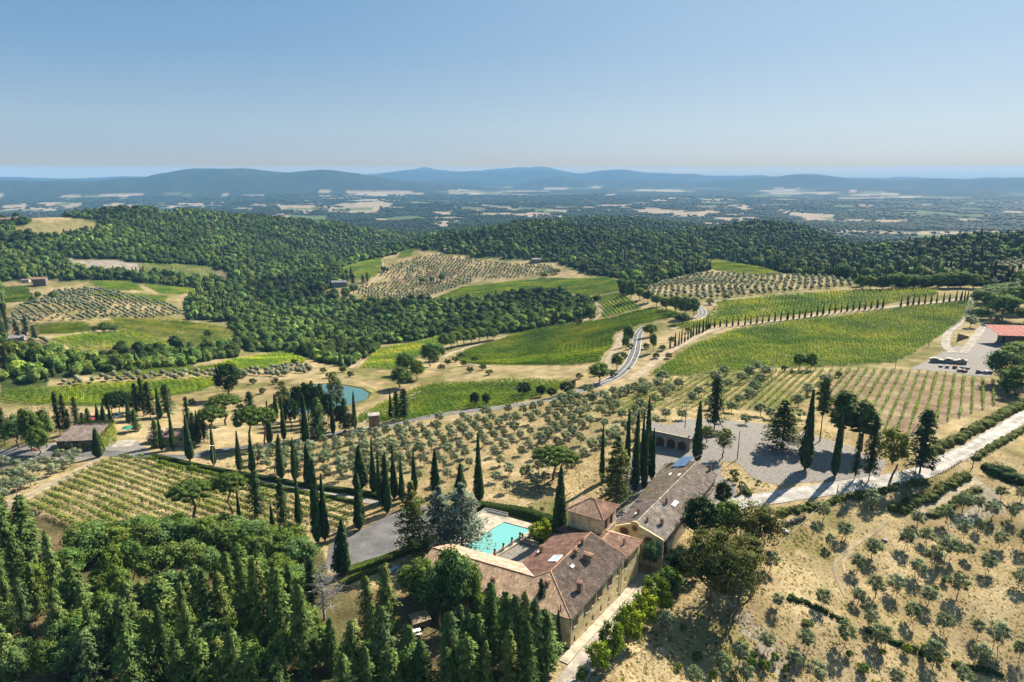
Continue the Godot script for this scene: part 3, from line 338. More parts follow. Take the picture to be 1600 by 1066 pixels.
const POLES := [ # x, z, height, what it stands beside
	[68.8, -193.8, 9.2, "dark wooden pole on the forecourt beside the young tree"],
	[59.6, -221.3, 8.8, "dark wooden pole at the forecourt edge by the dry grass"],
	[-94.3, -200.3, 8.5, "pale lamp pole between the drive cypresses"],
	[-39.0, -255.8, 10.2, "tall pale pole beside the dark firs at the brick hut"],
	[-48.6, -262.2, 3.9, "short lamp pole on the road near the brick hut"],
	[2.0, -270.2, 7.5, "pale pole in the thicket below the meadow strip"],
	[47.9, -255.6, 6.9, "thin pole among the vine terraces"],
	[68.2, -289.8, 5.9, "pole with insulators between road bend and terraces"],
	[179.1, -306.8, 12.1, "tall pole with white insulators at the corner of the great vineyard"],
	[227.2, -361.1, 11.1, "pole at the right-hand edge of the great vineyard"],
	[219.9, -413.5, 11.0, "thin pole standing in the middle of the great vineyard"],
	[115.1, -290.1, 10.9, "pole on the track at the left of the striped vineyard"],
	[118.1, -184.9, 6.1, "dark pole on the white lane bank under the open tree"],
	[90.4, -174.2, 3.1, "short pole on the lane verge above the brambles"],
	[141.1, -193.9, 5.1, "leaning dark pole beside the white lane fence"],
	[-133.8, -169.1, 5.1, "thin pole at the lower corner of the near vineyard"],
]
const FAR_HOUSES := [ # x, z, width, depth, wall height, turn, wall tone, label
	[-226.5, -889.6, 20, 9, 5.5, 0.1, "grey", "long grey stone farmhouse alone on the wooded slope"],
	[-545.2, -782.9, 13, 9, 8, 0.3, "brown", "old brown stone farm above the terraced olive slope"],
	[-571.7, -796.9, 8, 5, 3, 0.2, "white", "small white shed beside the old stone farm"],
	[-345.8, -463.4, 9, 6, 3, 0.4, "grey", "low stone cottage among dark firs across the valley"],
	[-391.2, -529.4, 8, 6, 3, 0.5, "pale", "second low cottage under the firs across the valley"],
	[-2924.3, -4319.1, 14, 10, 7, 0.2, "pink", "pink house on top of the left-hand hill"],
	[-833.5, -1136.6, 16, 10, 7, 0.5, "brown", "brown house at the end of the hilltop hamlet"],
	[-836.3, -1164.8, 13, 9, 6, 0.1, "grey", "grey house of the hilltop hamlet beside the tan field"],
	[-2601.3, -3747.5, 12, 9, 6, 0.7, "pale", "pale house of the hilltop hamlet among trees"],
	[37.3, -1046.9, 14, 8, 5, 0.1, "grey", "grey house half hidden at the foot of the central wood"],
	[-106.6, -1106.6, 8, 6, 5, 0.4, "pale", "small pale house on the edge of the central wood"],
	[-1646.2, -6077.6, 26, 16, 9, 0.0, "pale", "tiny pale farmhouse on the hazy plain beside the pale stubble field"],
	[-1729.3, -7258.2, 26, 16, 9, 0.3, "pale", "tiny pale farmhouse on the hazy plain near the big pale field"],
	[-1483.4, -7534.1, 26, 16, 9, 0.6, "pale", "tiny pale farmhouse on the hazy plain north of the big pale field"],
	[-1171.7, -3523.9, 26, 16, 9, 0.9, "pale", "tiny pale farmhouse on the hazy plain by the far green field on the left"],
	[-1143.4, -3812.5, 26, 16, 9, 1.2, "pale", "tiny pale farmhouse on the hazy plain between two pale fields on the left"],
	[2469.0, -5780.4, 26, 16, 9, 0.0, "pale", "tiny pale farmhouse on the hazy plain under the long blue ridge"],
	[1248.1, -4368.6, 26, 16, 9, 0.3, "pale", "tiny pale farmhouse on the hazy plain beside the longest stubble field"],
	[977.7, -5183.2, 26, 16, 9, 0.6, "pale", "tiny pale farmhouse on the hazy plain in the middle of the plain"],
	[-1037.6, -7072.1, 26, 16, 9, 0.9, "pale", "tiny pale farmhouse on the hazy plain below the small cone hill"],
	[-215.9, -4256.8, 26, 16, 9, 1.2, "pale", "tiny pale farmhouse on the hazy plain near the three small fields"],
	[3347.0, -4914.2, 26, 16, 9, 0.0, "pale", "tiny pale farmhouse on the hazy plain below the right-hand ridge"],
	[4001.2, -6539.1, 26, 16, 9, 0.3, "pale", "tiny pale farmhouse on the hazy plain far out under the right-hand ridge"],
	[2216.8, -5958.8, 26, 16, 9, 0.6, "pale", "tiny pale farmhouse on the hazy plain at the foot of the middle ridge"],
	[568.1, -4106.6, 26, 16, 9, 0.9, "pale", "tiny pale farmhouse on the hazy plain beside a small stubble field"],
	[-2159.7, -4992.6, 26, 16, 9, 1.2, "pale", "tiny pale farmhouse on the hazy plain below the long dark mountain"],
]
const BLOCK_TABLE := [-162.4,-217.4]
const PARASOL := [-144.5,-241.1]
const LANE_FENCE := [124.8,-187.9,127.4,-188.7,130.4,-190.0,135.6,-194.1,141.1,-198.6]
const ROCKS := [68.7,-156.4,69.0,-155.5,94.6,-156.2]
const DEAD_TREE := [-36.8,-117.2]
const WOODPILE := [207.6,-325.8,219.3,-318.2]
const PALLETS := [205.4,-314.6,207.3,-312.8,209.7,-310.9,212.6,-310.2,214.1,-308.4,208.0,-304.5,209.2,-303.0,213.8,-300.7,215.3,-300.3,216.3,-298.8,217.8,-298.4]
const RETAINING := [251.8,-374.3,262.6,-381.5]
const DRY_WALL := [68.8,-157.6,71.0,-158.9,73.7,-160.3,76.5,-161.9]
const SHED := [-18.1,-116.1]
const GARDEN_TABLE := [-26.1,-135.3]
const COURT_FENCE := [-44.7,-149.1,-39.7,-155.0,-34.9,-161.2,-30.3,-168.6]
const GATE := [58.3,-172.9,62.9,-171.9]
const RED_CARS := [-167.6,-258.7,-161.0,-263.8]
const MOTORBIKE := [58.4,-327.3]
const CARS := [-392.9,-513.7,65.7,-211.9]

# ---------------------------------------------------------------- the land
var lat: PackedFloat32Array
const LAT_U := 81
const LAT_V := 128
var az_steps: PackedFloat32Array
var d_steps: PackedFloat32Array
var land_x: PackedFloat32Array
var land_z: PackedFloat32Array
var land_h: PackedFloat32Array
var land_use: PackedInt32Array
var land_field: PackedInt32Array
var na := 0
var nd := 0
const USES := ["", "dry", "wood", "vine", "olive", "soil", "straw", "rowvine", "terrace", "grey", "rowsoil", "straw2", "woodfloor", "nearvine", "lawn", "weed", "scree", "stubble", "fargreen", "plain", "grove"]

func survey() -> void:
	var n := HILL_SURVEY.size() / 3
	var us := PackedFloat64Array()
	var vs := PackedFloat64Array()
	var ws := PackedFloat64Array()
	for k in n:
		var x: float = HILL_SURVEY[k * 3]
		var z: float = HILL_SURVEY[k * 3 + 1]
		us.append(clampf(atan2(x, -z), -0.86, 0.86))
		vs.append(log(minf(maxf(sqrt(x * x + z * z), 30.0), 14000.0)))
		ws.append(HILL_SURVEY[k * 3 + 2])
	lat.resize(LAT_U * LAT_V)
	for i in LAT_U:
		var u := clampf(-1.0 + 0.025 * i, -0.86, 0.86)
		for j in LAT_V:
			var v := 3.3 + 0.05 * j
			var t: float = HILL_PLANE[0] + HILL_PLANE[1] * u + HILL_PLANE[2] * v
			for k in n:
				var du := u - us[k]
				var dv := v - vs[k]
				var r2 := du * du + dv * dv
				if r2 > 1e-12:
					t += ws[k] * r2 * log(r2)
			lat[i * LAT_V + j] = t

func hill(x: float, z: float) -> float:
	var d := sqrt(x * x + z * z)
	var az := atan2(x, -z)
	var a := (clampf(az, -0.86, 0.86) + 1.0) / 0.025
	var b := (log(clampf(d, 30.0, 14000.0)) - 3.3) / 0.05
	var i := clampi(int(floor(a)), 1, LAT_U - 3)
	var j := clampi(int(floor(b)), 1, LAT_V - 3)
	var fa := a - i
	var fb := b - j
	var wa := [(-fa + 2.0 * fa * fa - fa * fa * fa) / 2.0, (2.0 - 5.0 * fa * fa + 3.0 * fa * fa * fa) / 2.0, (fa + 4.0 * fa * fa - 3.0 * fa * fa * fa) / 2.0, (-fa * fa + fa * fa * fa) / 2.0]
	var wb := [(-fb + 2.0 * fb * fb - fb * fb * fb) / 2.0, (2.0 - 5.0 * fb * fb + 3.0 * fb * fb * fb) / 2.0, (fb + 4.0 * fb * fb - 3.0 * fb * fb * fb) / 2.0, (-fb * fb + fb * fb * fb) / 2.0]
	var r := 0.0
	for p in 4:
		var row := (i - 1 + p) * LAT_V + j - 1
		r += wa[p] * (wb[0] * lat[row] + wb[1] * lat[row + 1] + wb[2] * lat[row + 2] + wb[3] * lat[row + 3])
	if d > 3000.0:
		for f in FAR_RANGES:
			var e := exp(-pow((d - f.distance) / f.breadth, 2.0))
			if e > 0.001:
				var pr: Array = f.profile
				var hh: float = pr[1]
				for k in range(0, pr.size() - 2, 2):
					if az >= pr[k]:
						hh = lerpf(pr[k + 1], pr[k + 3], clampf((az - pr[k]) / (pr[k + 2] - pr[k]), 0.0, 1.0))
				r = maxf(r, RANGE_BASE + hh * e * (1.0 + 0.09 * (sin(x * 0.0045 + 1.5 * sin(z * 0.003)) + 0.5 * sin(x * 0.0103 + z * 0.004)) * (1.0 - 0.45 * e)))
	var far := clampf((d - 2300.0) / 2500.0, 0.0, 1.0)
	var s := 0.0
	if far > 0.0:
		s += far * (sin(x * 0.0021 + 1.7 * sin(z * 0.0013)) * sin(z * 0.0017 + 0.6 + 1.3 * sin(x * 0.0011)) * 16.0 + sin(x * 0.0053 + z * 0.0031 + 2.0 * sin(z * 0.0027)) * 7.0 + sin(x * 0.011 - z * 0.008 + sin(x * 0.006) * 2.0) * 3.5)
	if d > 500.0:
		s += clampf((d - 500.0) / 600.0, 0.0, 1.0) * sin(x * 0.021 + 1.5 * sin(z * 0.013)) * sin(z * 0.019 + 1.2 * sin(x * 0.015)) * 2.2
	if d > 60.0:
		s += clampf((d - 60.0) / 60.0, 0.0, 1.0) * sin(x * 0.11 + 1.3 * sin(z * 0.07)) * sin(z * 0.093 + 1.1 * sin(x * 0.06)) * 0.22
	return r + s * (0.6 if d > 5200.0 else 1.0)

func cell(x: float, z: float) -> Vector2i:
	var d := sqrt(x * x + z * z)
	var az := atan2(x, -z)
	return Vector2i(clampi(az_steps.bsearch(az) - 1, 0, na - 2), clampi(d_steps.bsearch(d) - 1, 0, nd - 2))

func ground(x: float, z: float) -> float:
	# the height of the ground sheet's own triangles
	var c := cell(x, z)
	var p := c.x * nd + c.y
	var q := p + nd
	var r := _on(x, z, p, q, q + 1)
	if r.x >= -0.001 and r.y >= -0.001 and r.x + r.y <= 1.001:
		return r.z
	return _on(x, z, p, q + 1, p + 1).z

func _on(x: float, z: float, p: int, q: int, r: int) -> Vector3:
	var ax := land_x[q] - land_x[p]
	var az := land_z[q] - land_z[p]
	var bx := land_x[r] - land_x[p]
	var bz := land_z[r] - land_z[p]
	var det := ax * bz - bx * az
	var b := ((x - land_x[p]) * bz - bx * (z - land_z[p])) / det
	var c := (ax * (z - land_z[p]) - (x - land_x[p]) * az) / det
	return Vector3(b, c, land_h[p] + b * (land_h[q] - land_h[p]) + c * (land_h[r] - land_h[p]))

func at(x: float, z: float, up := 0.0) -> Vector3:
	return Vector3(x, ground(x, z) + up, z)

func use_at(x: float, z: float) -> String:
	var c := cell(x, z)
	return USES[land_use[c.x * nd + c.y]]

func edge_of(flat: Array) -> PackedVector2Array:
	var e := PackedVector2Array()
	for k in range(0, flat.size(), 2):
		e.append(Vector2(flat[k], flat[k + 1]))
	return e

func noise(s: int, freq: float, octaves := 4) -> FastNoiseLite:
	var f := FastNoiseLite.new()
	f.seed = s
	f.noise_type = FastNoiseLite.TYPE_SIMPLEX_SMOOTH
	f.frequency = freq
	f.fractal_octaves = octaves
	return f

func build_ground() -> void:
	var a := -3.14
	while a < -0.92:
		az_steps.append(a)
		a += 0.06
	for k in 461:
		az_steps.append(-0.92 + 0.004 * k)
	a = 0.98
	while a < 3.15:
		az_steps.append(a)
		a += 0.06
	var d := 4.0
	d_steps.append(d)
	while d < 18000.0:
		d *= 1.016 if d > 60.0 and d < 1200.0 else 1.022 if d < 2500.0 and d > 20.0 else 1.03 if d > 60.0 else 1.2
		d_steps.append(d)
	na = az_steps.size()
	nd = d_steps.size()
	var total := na * nd
	land_x.resize(total)
	land_z.resize(total)
	land_h.resize(total)
	land_use.resize(total)
	land_field.resize(total)
	land_field.fill(-1)
	for i in na:
		var sx := sin(az_steps[i])
		var sz := -cos(az_steps[i])
		for j in nd:
			var k := i * nd + j
			land_x[k] = sx * d_steps[j]
			land_z[k] = sz * d_steps[j]
			land_h[k] = hill(land_x[k], land_z[k])
			land_use[k] = 19 if d_steps[j] > 2500.0 else 2 if d_steps[j] > 640.0 else 1
	for f in FIELDS.size():
		mark_field(f)
	var fine := noise(3, 0.035, 4)
	var broad := noise(9, 0.0035, 4)
	var patch := noise(21, 0.0016, 2)
	patch.noise_type = FastNoiseLite.TYPE_CELLULAR
	patch.cellular_return_type = FastNoiseLite.RETURN_CELL_VALUE
	patch.domain_warp_enabled = true
	patch.domain_warp_amplitude = 120.0
	patch.domain_warp_frequency = 0.002
	var pos := PackedVector3Array()
	var col := PackedColorArray()
	var nor := PackedVector3Array()
	pos.resize(total)
	col.resize(total)
	nor.resize(total)
	for i in na:
		for j in nd:
			var k := i * nd + j
			pos[k] = Vector3(land_x[k], land_h[k], land_z[k])
			var i0 := maxi(i - 1, 0) * nd + j
			var i1 := mini(i + 1, na - 1) * nd + j
			var j0 := i * nd + maxi(j - 1, 0)
			var j1 := i * nd + mini(j + 1, nd - 1)
			var across := Vector3(land_x[i1] - land_x[i0], land_h[i1] - land_h[i0], land_z[i1] - land_z[i0])
			var along := Vector3(land_x[j1] - land_x[j0], land_h[j1] - land_h[j0], land_z[j1] - land_z[j0])
			nor[k] = across.cross(along).normalized()
			if nor[k].y < 0.0:
				nor[k] = -nor[k]
			col[k] = soil_colour(k, fine, broad, patch)
	var idx := PackedInt32Array()
	idx.resize((na - 1) * (nd - 1) * 6)
	var w := 0
	for i in na - 1:
		for j in nd - 1:
			var p := i * nd + j
			var q := p + nd
			idx[w] = p
			idx[w + 1] = q + 1
			idx[w + 2] = q
			idx[w + 3] = p
			idx[w + 4] = p + 1
			idx[w + 5] = q + 1
			w += 6
	var arr := []
	arr.resize(Mesh.ARRAY_MAX)
	arr[Mesh.ARRAY_VERTEX] = pos
	arr[Mesh.ARRAY_NORMAL] = nor
	arr[Mesh.ARRAY_COLOR] = col
	arr[Mesh.ARRAY_INDEX] = idx
	var mesh := ArrayMesh.new()
	mesh.add_surface_from_arrays(Mesh.PRIMITIVE_TRIANGLES, arr)
	var o := MeshInstance3D.new()
	o.name = "terrain"
	o.mesh = mesh
	o.material_override = M.earth
	o.set_meta("kind", "structure")
	o.set_meta("label", "rolling ground of dry grass, fields and wooded hills out to the horizon")
	add_child(o)

func mark_field(f: int) -> void:
	var e := edge_of(FIELDS[f].edge)
	var a0 := 9.0
	var a1 := -9.0
	var d0 := 1e9
	var d1 := 0.0
	for v in e:
		var a := atan2(v.x, -v.y)
		a0 = minf(a0, a)
		a1 = maxf(a1, a)
		d0 = minf(d0, v.length())
		d1 = maxf(d1, v.length())
	var u := USES.find(FIELDS[f].use)
	for i in range(maxi(az_steps.bsearch(a0) - 1, 0), mini(az_steps.bsearch(a1) + 1, na)):
		for j in range(maxi(d_steps.bsearch(d0 * 0.97) - 1, 0), mini(d_steps.bsearch(d1) + 1, nd)):
			var k := i * nd + j
			if Geometry2D.is_point_in_polygon(Vector2(land_x[k], land_z[k]), e):
				land_use[k] = u
				land_field[k] = f

func soil_colour(k: int, fine: FastNoiseLite, broad: FastNoiseLite, patch: FastNoiseLite) -> Color:
	var x := land_x[k]
	var z := land_z[k]
	var n := fine.get_noise_2d(x, z)
	var b := broad.get_noise_2d(x * 3.0, z * 3.0)
	var straw := Color(0.375, 0.292, 0.155)
	var pale := Color(0.43, 0.345, 0.20)
	var weed := Color(0.16, 0.165, 0.055)
	var green := Color(0.085, 0.115, 0.03)
	var earth := Color(0.24, 0.175, 0.11)
	var u: String = USES[land_use[k]]
	match u:
		"wood":
			return Color(0.05, 0.075, 0.026).lerp(Color(0.075, 0.095, 0.032), 0.5 + n)
		"woodfloor":
			return Color(0.17, 0.13, 0.07).lerp(Color(0.10, 0.10, 0.04), clampf(0.5 + n * 1.5, 0.0, 1.0))
		"grove":
			return straw.lerp(pale, clampf(0.5 + n * 1.6, 0.0, 1.0)).lerp(Color(0.21, 0.20, 0.085), clampf(0.25 + b * 1.2 + n * 1.1, 0.0, 0.8))
		"vine":
			var t: float = FIELDS[land_field[k]].get("tint", 1.0)
			var base := Color(0.10, 0.145, 0.03).lerp(weed, clampf(0.3 + n, 0.0, 1.0))
			return base.lerp(straw, clampf((t - 1.05) * 2.0 + b * 0.4 + n * 0.3, 0.0, 0.8))
		"soil":
			return Color(0.20, 0.145, 0.10) * (1.0 + n * 0.3)
		"grey":
			return Color(0.33, 0.29, 0.235) * (1.0 + n * 0.12)
		"rowsoil":
			return Color(0.20, 0.19, 0.10) * (1.0 + n * 0.2)
		"straw":
			return straw.lerp(pale, 0.5 + n).lerp(weed, clampf(b * 1.2, 0.0, 0.6))
		"straw2":
			return Color(0.30, 0.25, 0.12).lerp(Color(0.20, 0.20, 0.08), clampf(0.4 + n + b * 0.6, 0.0, 1.0))
		"rowvine":
			return Color(0.30, 0.245, 0.155).lerp(earth, clampf(0.5 + n * 1.2, 0.0, 1.0))
		"terrace":
			return straw.lerp(weed, clampf(0.35 + n + b, 0.0, 0.8))
		"nearvine":
			return pale.lerp(straw, 0.5 + n).lerp(weed, clampf(n * 1.5 + b * 0.5, 0.0, 0.5))
		"lawn":
			return straw.lerp(green, clampf(0.5 + n * 1.5, 0.0, 1.0))
		"weed":
			return straw.lerp(Color(0.17, 0.16, 0.05), clampf(0.7 + n, 0.0, 1.0))
		"scree":
			return Color(0.36, 0.32, 0.255) * (1.0 + n * 0.25)
		"stubble":
			return Color(0.34, 0.275, 0.195) * (1.0 + b * 0.2)
		"fargreen":
			return Color(0.11, 0.15, 0.06) * (1.0 + b * 0.3)
		"plain":
			var c := patch.get_noise_2d(x, z)
			var dark := Color(0.028, 0.045, 0.022).lerp(Color(0.06, 0.075, 0.03), clampf(0.5 + b, 0.0, 1.0))
			var d := Vector2(x, z).length()
			if land_h[k] < -112.0:
				if c > 0.5:
					return Color(0.36, 0.30, 0.215)
				if c > 0.2:
					return Color(0.13, 0.145, 0.07)
			return dark * 0.75
	var far_green := clampf((Vector2(x, z).length() - 240.0) / 160.0, 0.0, 1.0)
	return straw.lerp(pale, clampf(0.5 + n * 1.6, 0.0, 1.0)).lerp(Color(0.27, 0.20, 0.095), clampf(b * 1.8 + n * 0.5, 0.0, 0.8)).lerp(weed, clampf(n * b * 3.0 + far_green * (0.42 + n * 1.4 + b), 0.0, 0.75))

# ---------------------------------------------------------------- materials
var M := {}

func grain(s: int, freq: float, low: float, high: float, size := 512, octaves := 5) -> ImageTexture:
	var f := noise(s, freq, octaves)
	var im := f.get_seamless_image(size, size)
	im.convert(Image.FORMAT_L8)
	var out := Image.create(size, size, false, Image.FORMAT_RGB8)
	for y in size:
		for x in size:
			var v := lerpf(low, high, im.get_pixel(x, y).r)
			out.set_pixel(x, y, Color(v, v, v))
	return ImageTexture.create_from_image(out)

func plain_mat(called: String, c: Color, rough := 0.9) -> StandardMaterial3D:
	var m := StandardMaterial3D.new()
	m.resource_name = called
	m.albedo_color = c.linear_to_srgb()
	m.roughness = rough
	m.metallic_specular = 0.3
	return m

func rough_mat(called: String, c: Color, tex: Texture2D, scale: float, rough := 0.92, bump: Texture2D = null, relief := 0.0) -> StandardMaterial3D:
	# the grain darkens by about a third on the whole, so the colour is set that much up
	var m := plain_mat(called, Color(minf(c.r / 0.69, 1.4), minf(c.g / 0.69, 1.4), minf(c.b / 0.69, 1.4)), rough)
	m.albedo_texture = tex
	m.uv1_triplanar = true
	m.uv1_world_triplanar = true
	m.uv1_scale = Vector3.ONE / scale
	if M.has("mottled"):
		m.detail_enabled = true
		m.detail_albedo = M.mottled
		m.detail_blend_mode = BaseMaterial3D.BLEND_MODE_MUL
		m.detail_uv_layer = BaseMaterial3D.DETAIL_UV_2
		m.uv2_triplanar = true
		m.uv2_world_triplanar = true
		m.uv2_scale = Vector3.ONE / (scale * 5.3)
	if bump:
		m.heightmap_enabled = true
		m.heightmap_texture = bump
		m.heightmap_scale = relief
	return m

func leaf_mat(called: String, c: Color, through := 0.35) -> StandardMaterial3D:
	var m := plain_mat(called, c, 0.62)
	m.vertex_color_use_as_albedo = true
	m.metallic_specular = 0.1
	m.cull_mode = BaseMaterial3D.CULL_DISABLED
	m.backlight_enabled = true
	m.backlight = Color(through, through, through * 0.6)
	return m

func make_materials() -> void:
	var fine := grain(11, 0.02, 0.62, 1.0)
	var mottled := grain(12, 0.008, 0.68, 1.0)
	M.fine = fine
	M.mottled = mottled
	var e := rough_mat("earth", Color(0.95, 0.95, 0.95), fine, 9.0)
	e.vertex_color_use_as_albedo = true
	e.metallic_specular = 0.1
	e.detail_enabled = true
	e.detail_albedo = mottled
	e.detail_blend_mode = BaseMaterial3D.BLEND_MODE_MUL
	e.detail_uv_layer = BaseMaterial3D.DETAIL_UV_2
	e.uv2_triplanar = true
	e.uv2_world_triplanar = true
	e.uv2_scale = Vector3.ONE / 47.0
	M.earth = e

# ---------------------------------------------------------------- mesh tools
class Shape:
	var v := PackedVector3Array()
	var n := PackedVector3Array()
	var c := PackedColorArray()
	var tint := Color.WHITE

	func tri(a: Vector3, b: Vector3, d: Vector3) -> void:
		var m := (d - a).cross(b - a).normalized()
		tri_n(a, b, d, m, m, m)

	func tri_n(a: Vector3, b: Vector3, d: Vector3, na: Vector3, nb: Vector3, nd: Vector3) -> void:
		v.append(a)
		v.append(b)
		v.append(d)
		n.append(na)
		n.append(nb)
		n.append(nd)
		c.append(tint)
		c.append(tint)
		c.append(tint)

	func quad(a: Vector3, b: Vector3, d: Vector3, e: Vector3) -> void:
		# corners in clockwise order seen from the front
		tri(a, b, d)
		tri(a, d, e)

	func leaf(p: Vector3, face: Vector3, along: Vector3, length: float, width: float, shade: Vector3) -> void:
		# one kite-shaped spray of leaves
		var side := face.cross(along)
		if side.length_squared() < 1e-6:
			side = face.cross(Vector3(0.3, 0.5, 0.8))
		side = side.normalized() * width * 0.5
		var up := side.cross(face).normalized() * length
		var a := p - up * 0.45
		var b := p + side - up * 0.05
		var d := p + up * 0.55 + face * length * 0.08
		var e := p - side - up * 0.05
		tri_n(a, b, d, shade, shade, shade)
		tri_n(a, d, e, shade, shade, shade)

	func box(lo: Vector3, hi: Vector3, t := Transform3D.IDENTITY) -> void:
		var p := []
		for k in 8:
			p.append(t * Vector3(hi.x if k & 1 else lo.x, hi.y if k & 2 else lo.y, hi.z if k & 4 else lo.z))
		quad(p[1], p[3], p[2], p[0])
		quad(p[4], p[6], p[7], p[5])
		quad(p[0], p[2], p[6], p[4])
		quad(p[5], p[7], p[3], p[1])
		quad(p[3], p[7], p[6], p[2])
		quad(p[5], p[1], p[0], p[4])

	func tube(path: PackedVector3Array, radii: PackedFloat32Array, sides := 6, cap := true) -> void:
		var rings := []
		for k in path.size():
			var dir := (path[mini(k + 1, path.size() - 1)] - path[maxi(k - 1, 0)]).normalized()
			var s := dir.cross(Vector3.RIGHT if absf(dir.x) < 0.8 else Vector3.BACK).normalized()
			var t := s.cross(dir).normalized()
			var ring := []
			for i in sides:
				var a := TAU * i / sides
				ring.append((s * cos(a) + t * sin(a)))
			rings.append(ring)
		for k in path.size() - 1:
			for i in sides:
				var j := (i + 1) % sides
				var a: Vector3 = rings[k][i]
				var b: Vector3 = rings[k][j]
				var d: Vector3 = rings[k + 1][j]
				var e: Vector3 = rings[k + 1][i]
				tri_n(path[k] + a * radii[k], path[k + 1] + d * radii[k + 1], path[k + 1] + e * radii[k + 1], a, d, e)
				tri_n(path[k] + a * radii[k], path[k] + b * radii[k], path[k + 1] + d * radii[k + 1], a, b, d)
		if cap:
			var last := path.size() - 1
			for i in range(1, sides - 1):
				tri(path[last] + rings[last][0] * radii[last], path[last] + rings[last][i] * radii[last], path[last] + rings[last][i + 1] * radii[last])

	func pole(from: Vector3, to: Vector3, r0: float, r1: float, sides := 8) -> void:
		tube(PackedVector3Array([from, to]), PackedFloat32Array([r0, r1]), sides)

	func lump(centre: Vector3, size: Vector3, r: RandomNumberGenerator, rough := 0.15, rings := 5, sides := 8) -> void:
		# a closed uneven ball
		var p := []
		for k in rings + 1:
			var row := []
			var el := PI * k / rings - PI / 2
			for i in sides:
				var a := TAU * (i + 0.5 * (k % 2)) / sides
				var d := Vector3(cos(el) * cos(a), sin(el), cos(el) * sin(a))
				row.append(d * (1.0 + (r.randf_range(-rough, rough) if k > 0 and k < rings else 0.0)))
			p.append(row)
		for k in rings:
			for i in sides:
				var j := (i + 1) % sides
				var a: Vector3 = p[k][i]
				var b: Vector3 = p[k][j]
				var d: Vector3 = p[k + 1][j]
				var e: Vector3 = p[k + 1][i]
				if k > 0:
					tri_n(centre + a * size, centre + b * size, centre + d * size, a.normalized(), b.normalized(), d.normalized())
				if k < rings - 1:
					tri_n(centre + a * size, centre + d * size, centre + e * size, a.normalized(), d.normalized(), e.normalized())

	func mesh() -> ArrayMesh:
		var arr := []
		arr.resize(Mesh.ARRAY_MAX)
		arr[Mesh.ARRAY_VERTEX] = v
		arr[Mesh.ARRAY_NORMAL] = n
		arr[Mesh.ARRAY_COLOR] = c
		var m := ArrayMesh.new()
		m.add_surface_from_arrays(Mesh.PRIMITIVE_TRIANGLES, arr)
		return m

	func size() -> int:
		return v.size() / 3

# ---------------------------------------------------------------- naming things
var taken := {}
var used_labels := {}

func numbered(called: String) -> String:
	if not taken.has(called):
		taken[called] = 0
		return called
	taken[called] += 1
	return "%s_%03d" % [called, taken[called]]

func thing(called: String, label: String, category: String, where := Vector3.ZERO, turn := 0.0, group := "") -> Node3D:
	var o := Node3D.new()
	o.name = numbered(called)
	add_child(o)
	o.position = where
	o.rotation.y = turn
	tag(o, label, category, group)
	return o

func tag(o: Node, label: String, category := "", group := "", kind := "") -> void:
	if label:
		o.set_meta("label", label)
	if category:
		o.set_meta("category", category)
	if group:
		o.set_meta("group", group)
	if kind:
		o.set_meta("kind", kind)

func part(called: String, s: Shape, m: Material, parent: Node, label := "") -> MeshInstance3D:
	var o := MeshInstance3D.new()
	o.name = called
	o.mesh = s.mesh()
	o.material_override = m
	if parent == self:
		o.name = numbered(called)
	parent.add_child(o, true)
	if label:
		o.set_meta("label", label)
	return o

func part_mesh(called: String, mesh: Mesh, m: Material, parent: Node) -> MeshInstance3D:
	var o := MeshInstance3D.new()
	o.name = called
	o.mesh = mesh
	o.material_override = m
	parent.add_child(o, true)
	return o

func scatter(called: String, mesh: Mesh, m: Material, places: Array[Transform3D], colours: PackedColorArray, label: String, parent: Node = self) -> MultiMeshInstance3D:
	var mm := MultiMesh.new()
	mm.transform_format = MultiMesh.TRANSFORM_3D
	mm.use_colors = colours.size() > 0
	mm.mesh = mesh
	mm.instance_count = places.size()
	for k in places.size():
		mm.set_instance_transform(k, places[k])
		if colours.size() > 0:
			mm.set_instance_color(k, colours[k])
	var o := MultiMeshInstance3D.new()
	o.name = numbered(called) if parent == self else called
	o.multimesh = mm
	o.material_override = m
	parent.add_child(o, true)
	o.set_meta("kind", "stuff")
	if label:
		o.set_meta("label", label)
	return o

# ---------------------------------------------------------------- trees, one prototype mesh pair (trunk, crown) per variant
# every prototype is about 1 m high and 1 m wide, to be scaled to the tree's own height and spread;
# leaf sizes are given for the size it will have
var kinds := {}      # kind -> Array of [trunk mesh, crown mesh]

func tone(r: RandomNumberGenerator, c: Color, spread: float, warm := 0.0) -> Color:
	var k := exp(r.randfn(0.0, spread))
	return Color(c.r * k * (1.0 + warm * r.randf_range(-1, 1)), c.g * k, c.b * k)

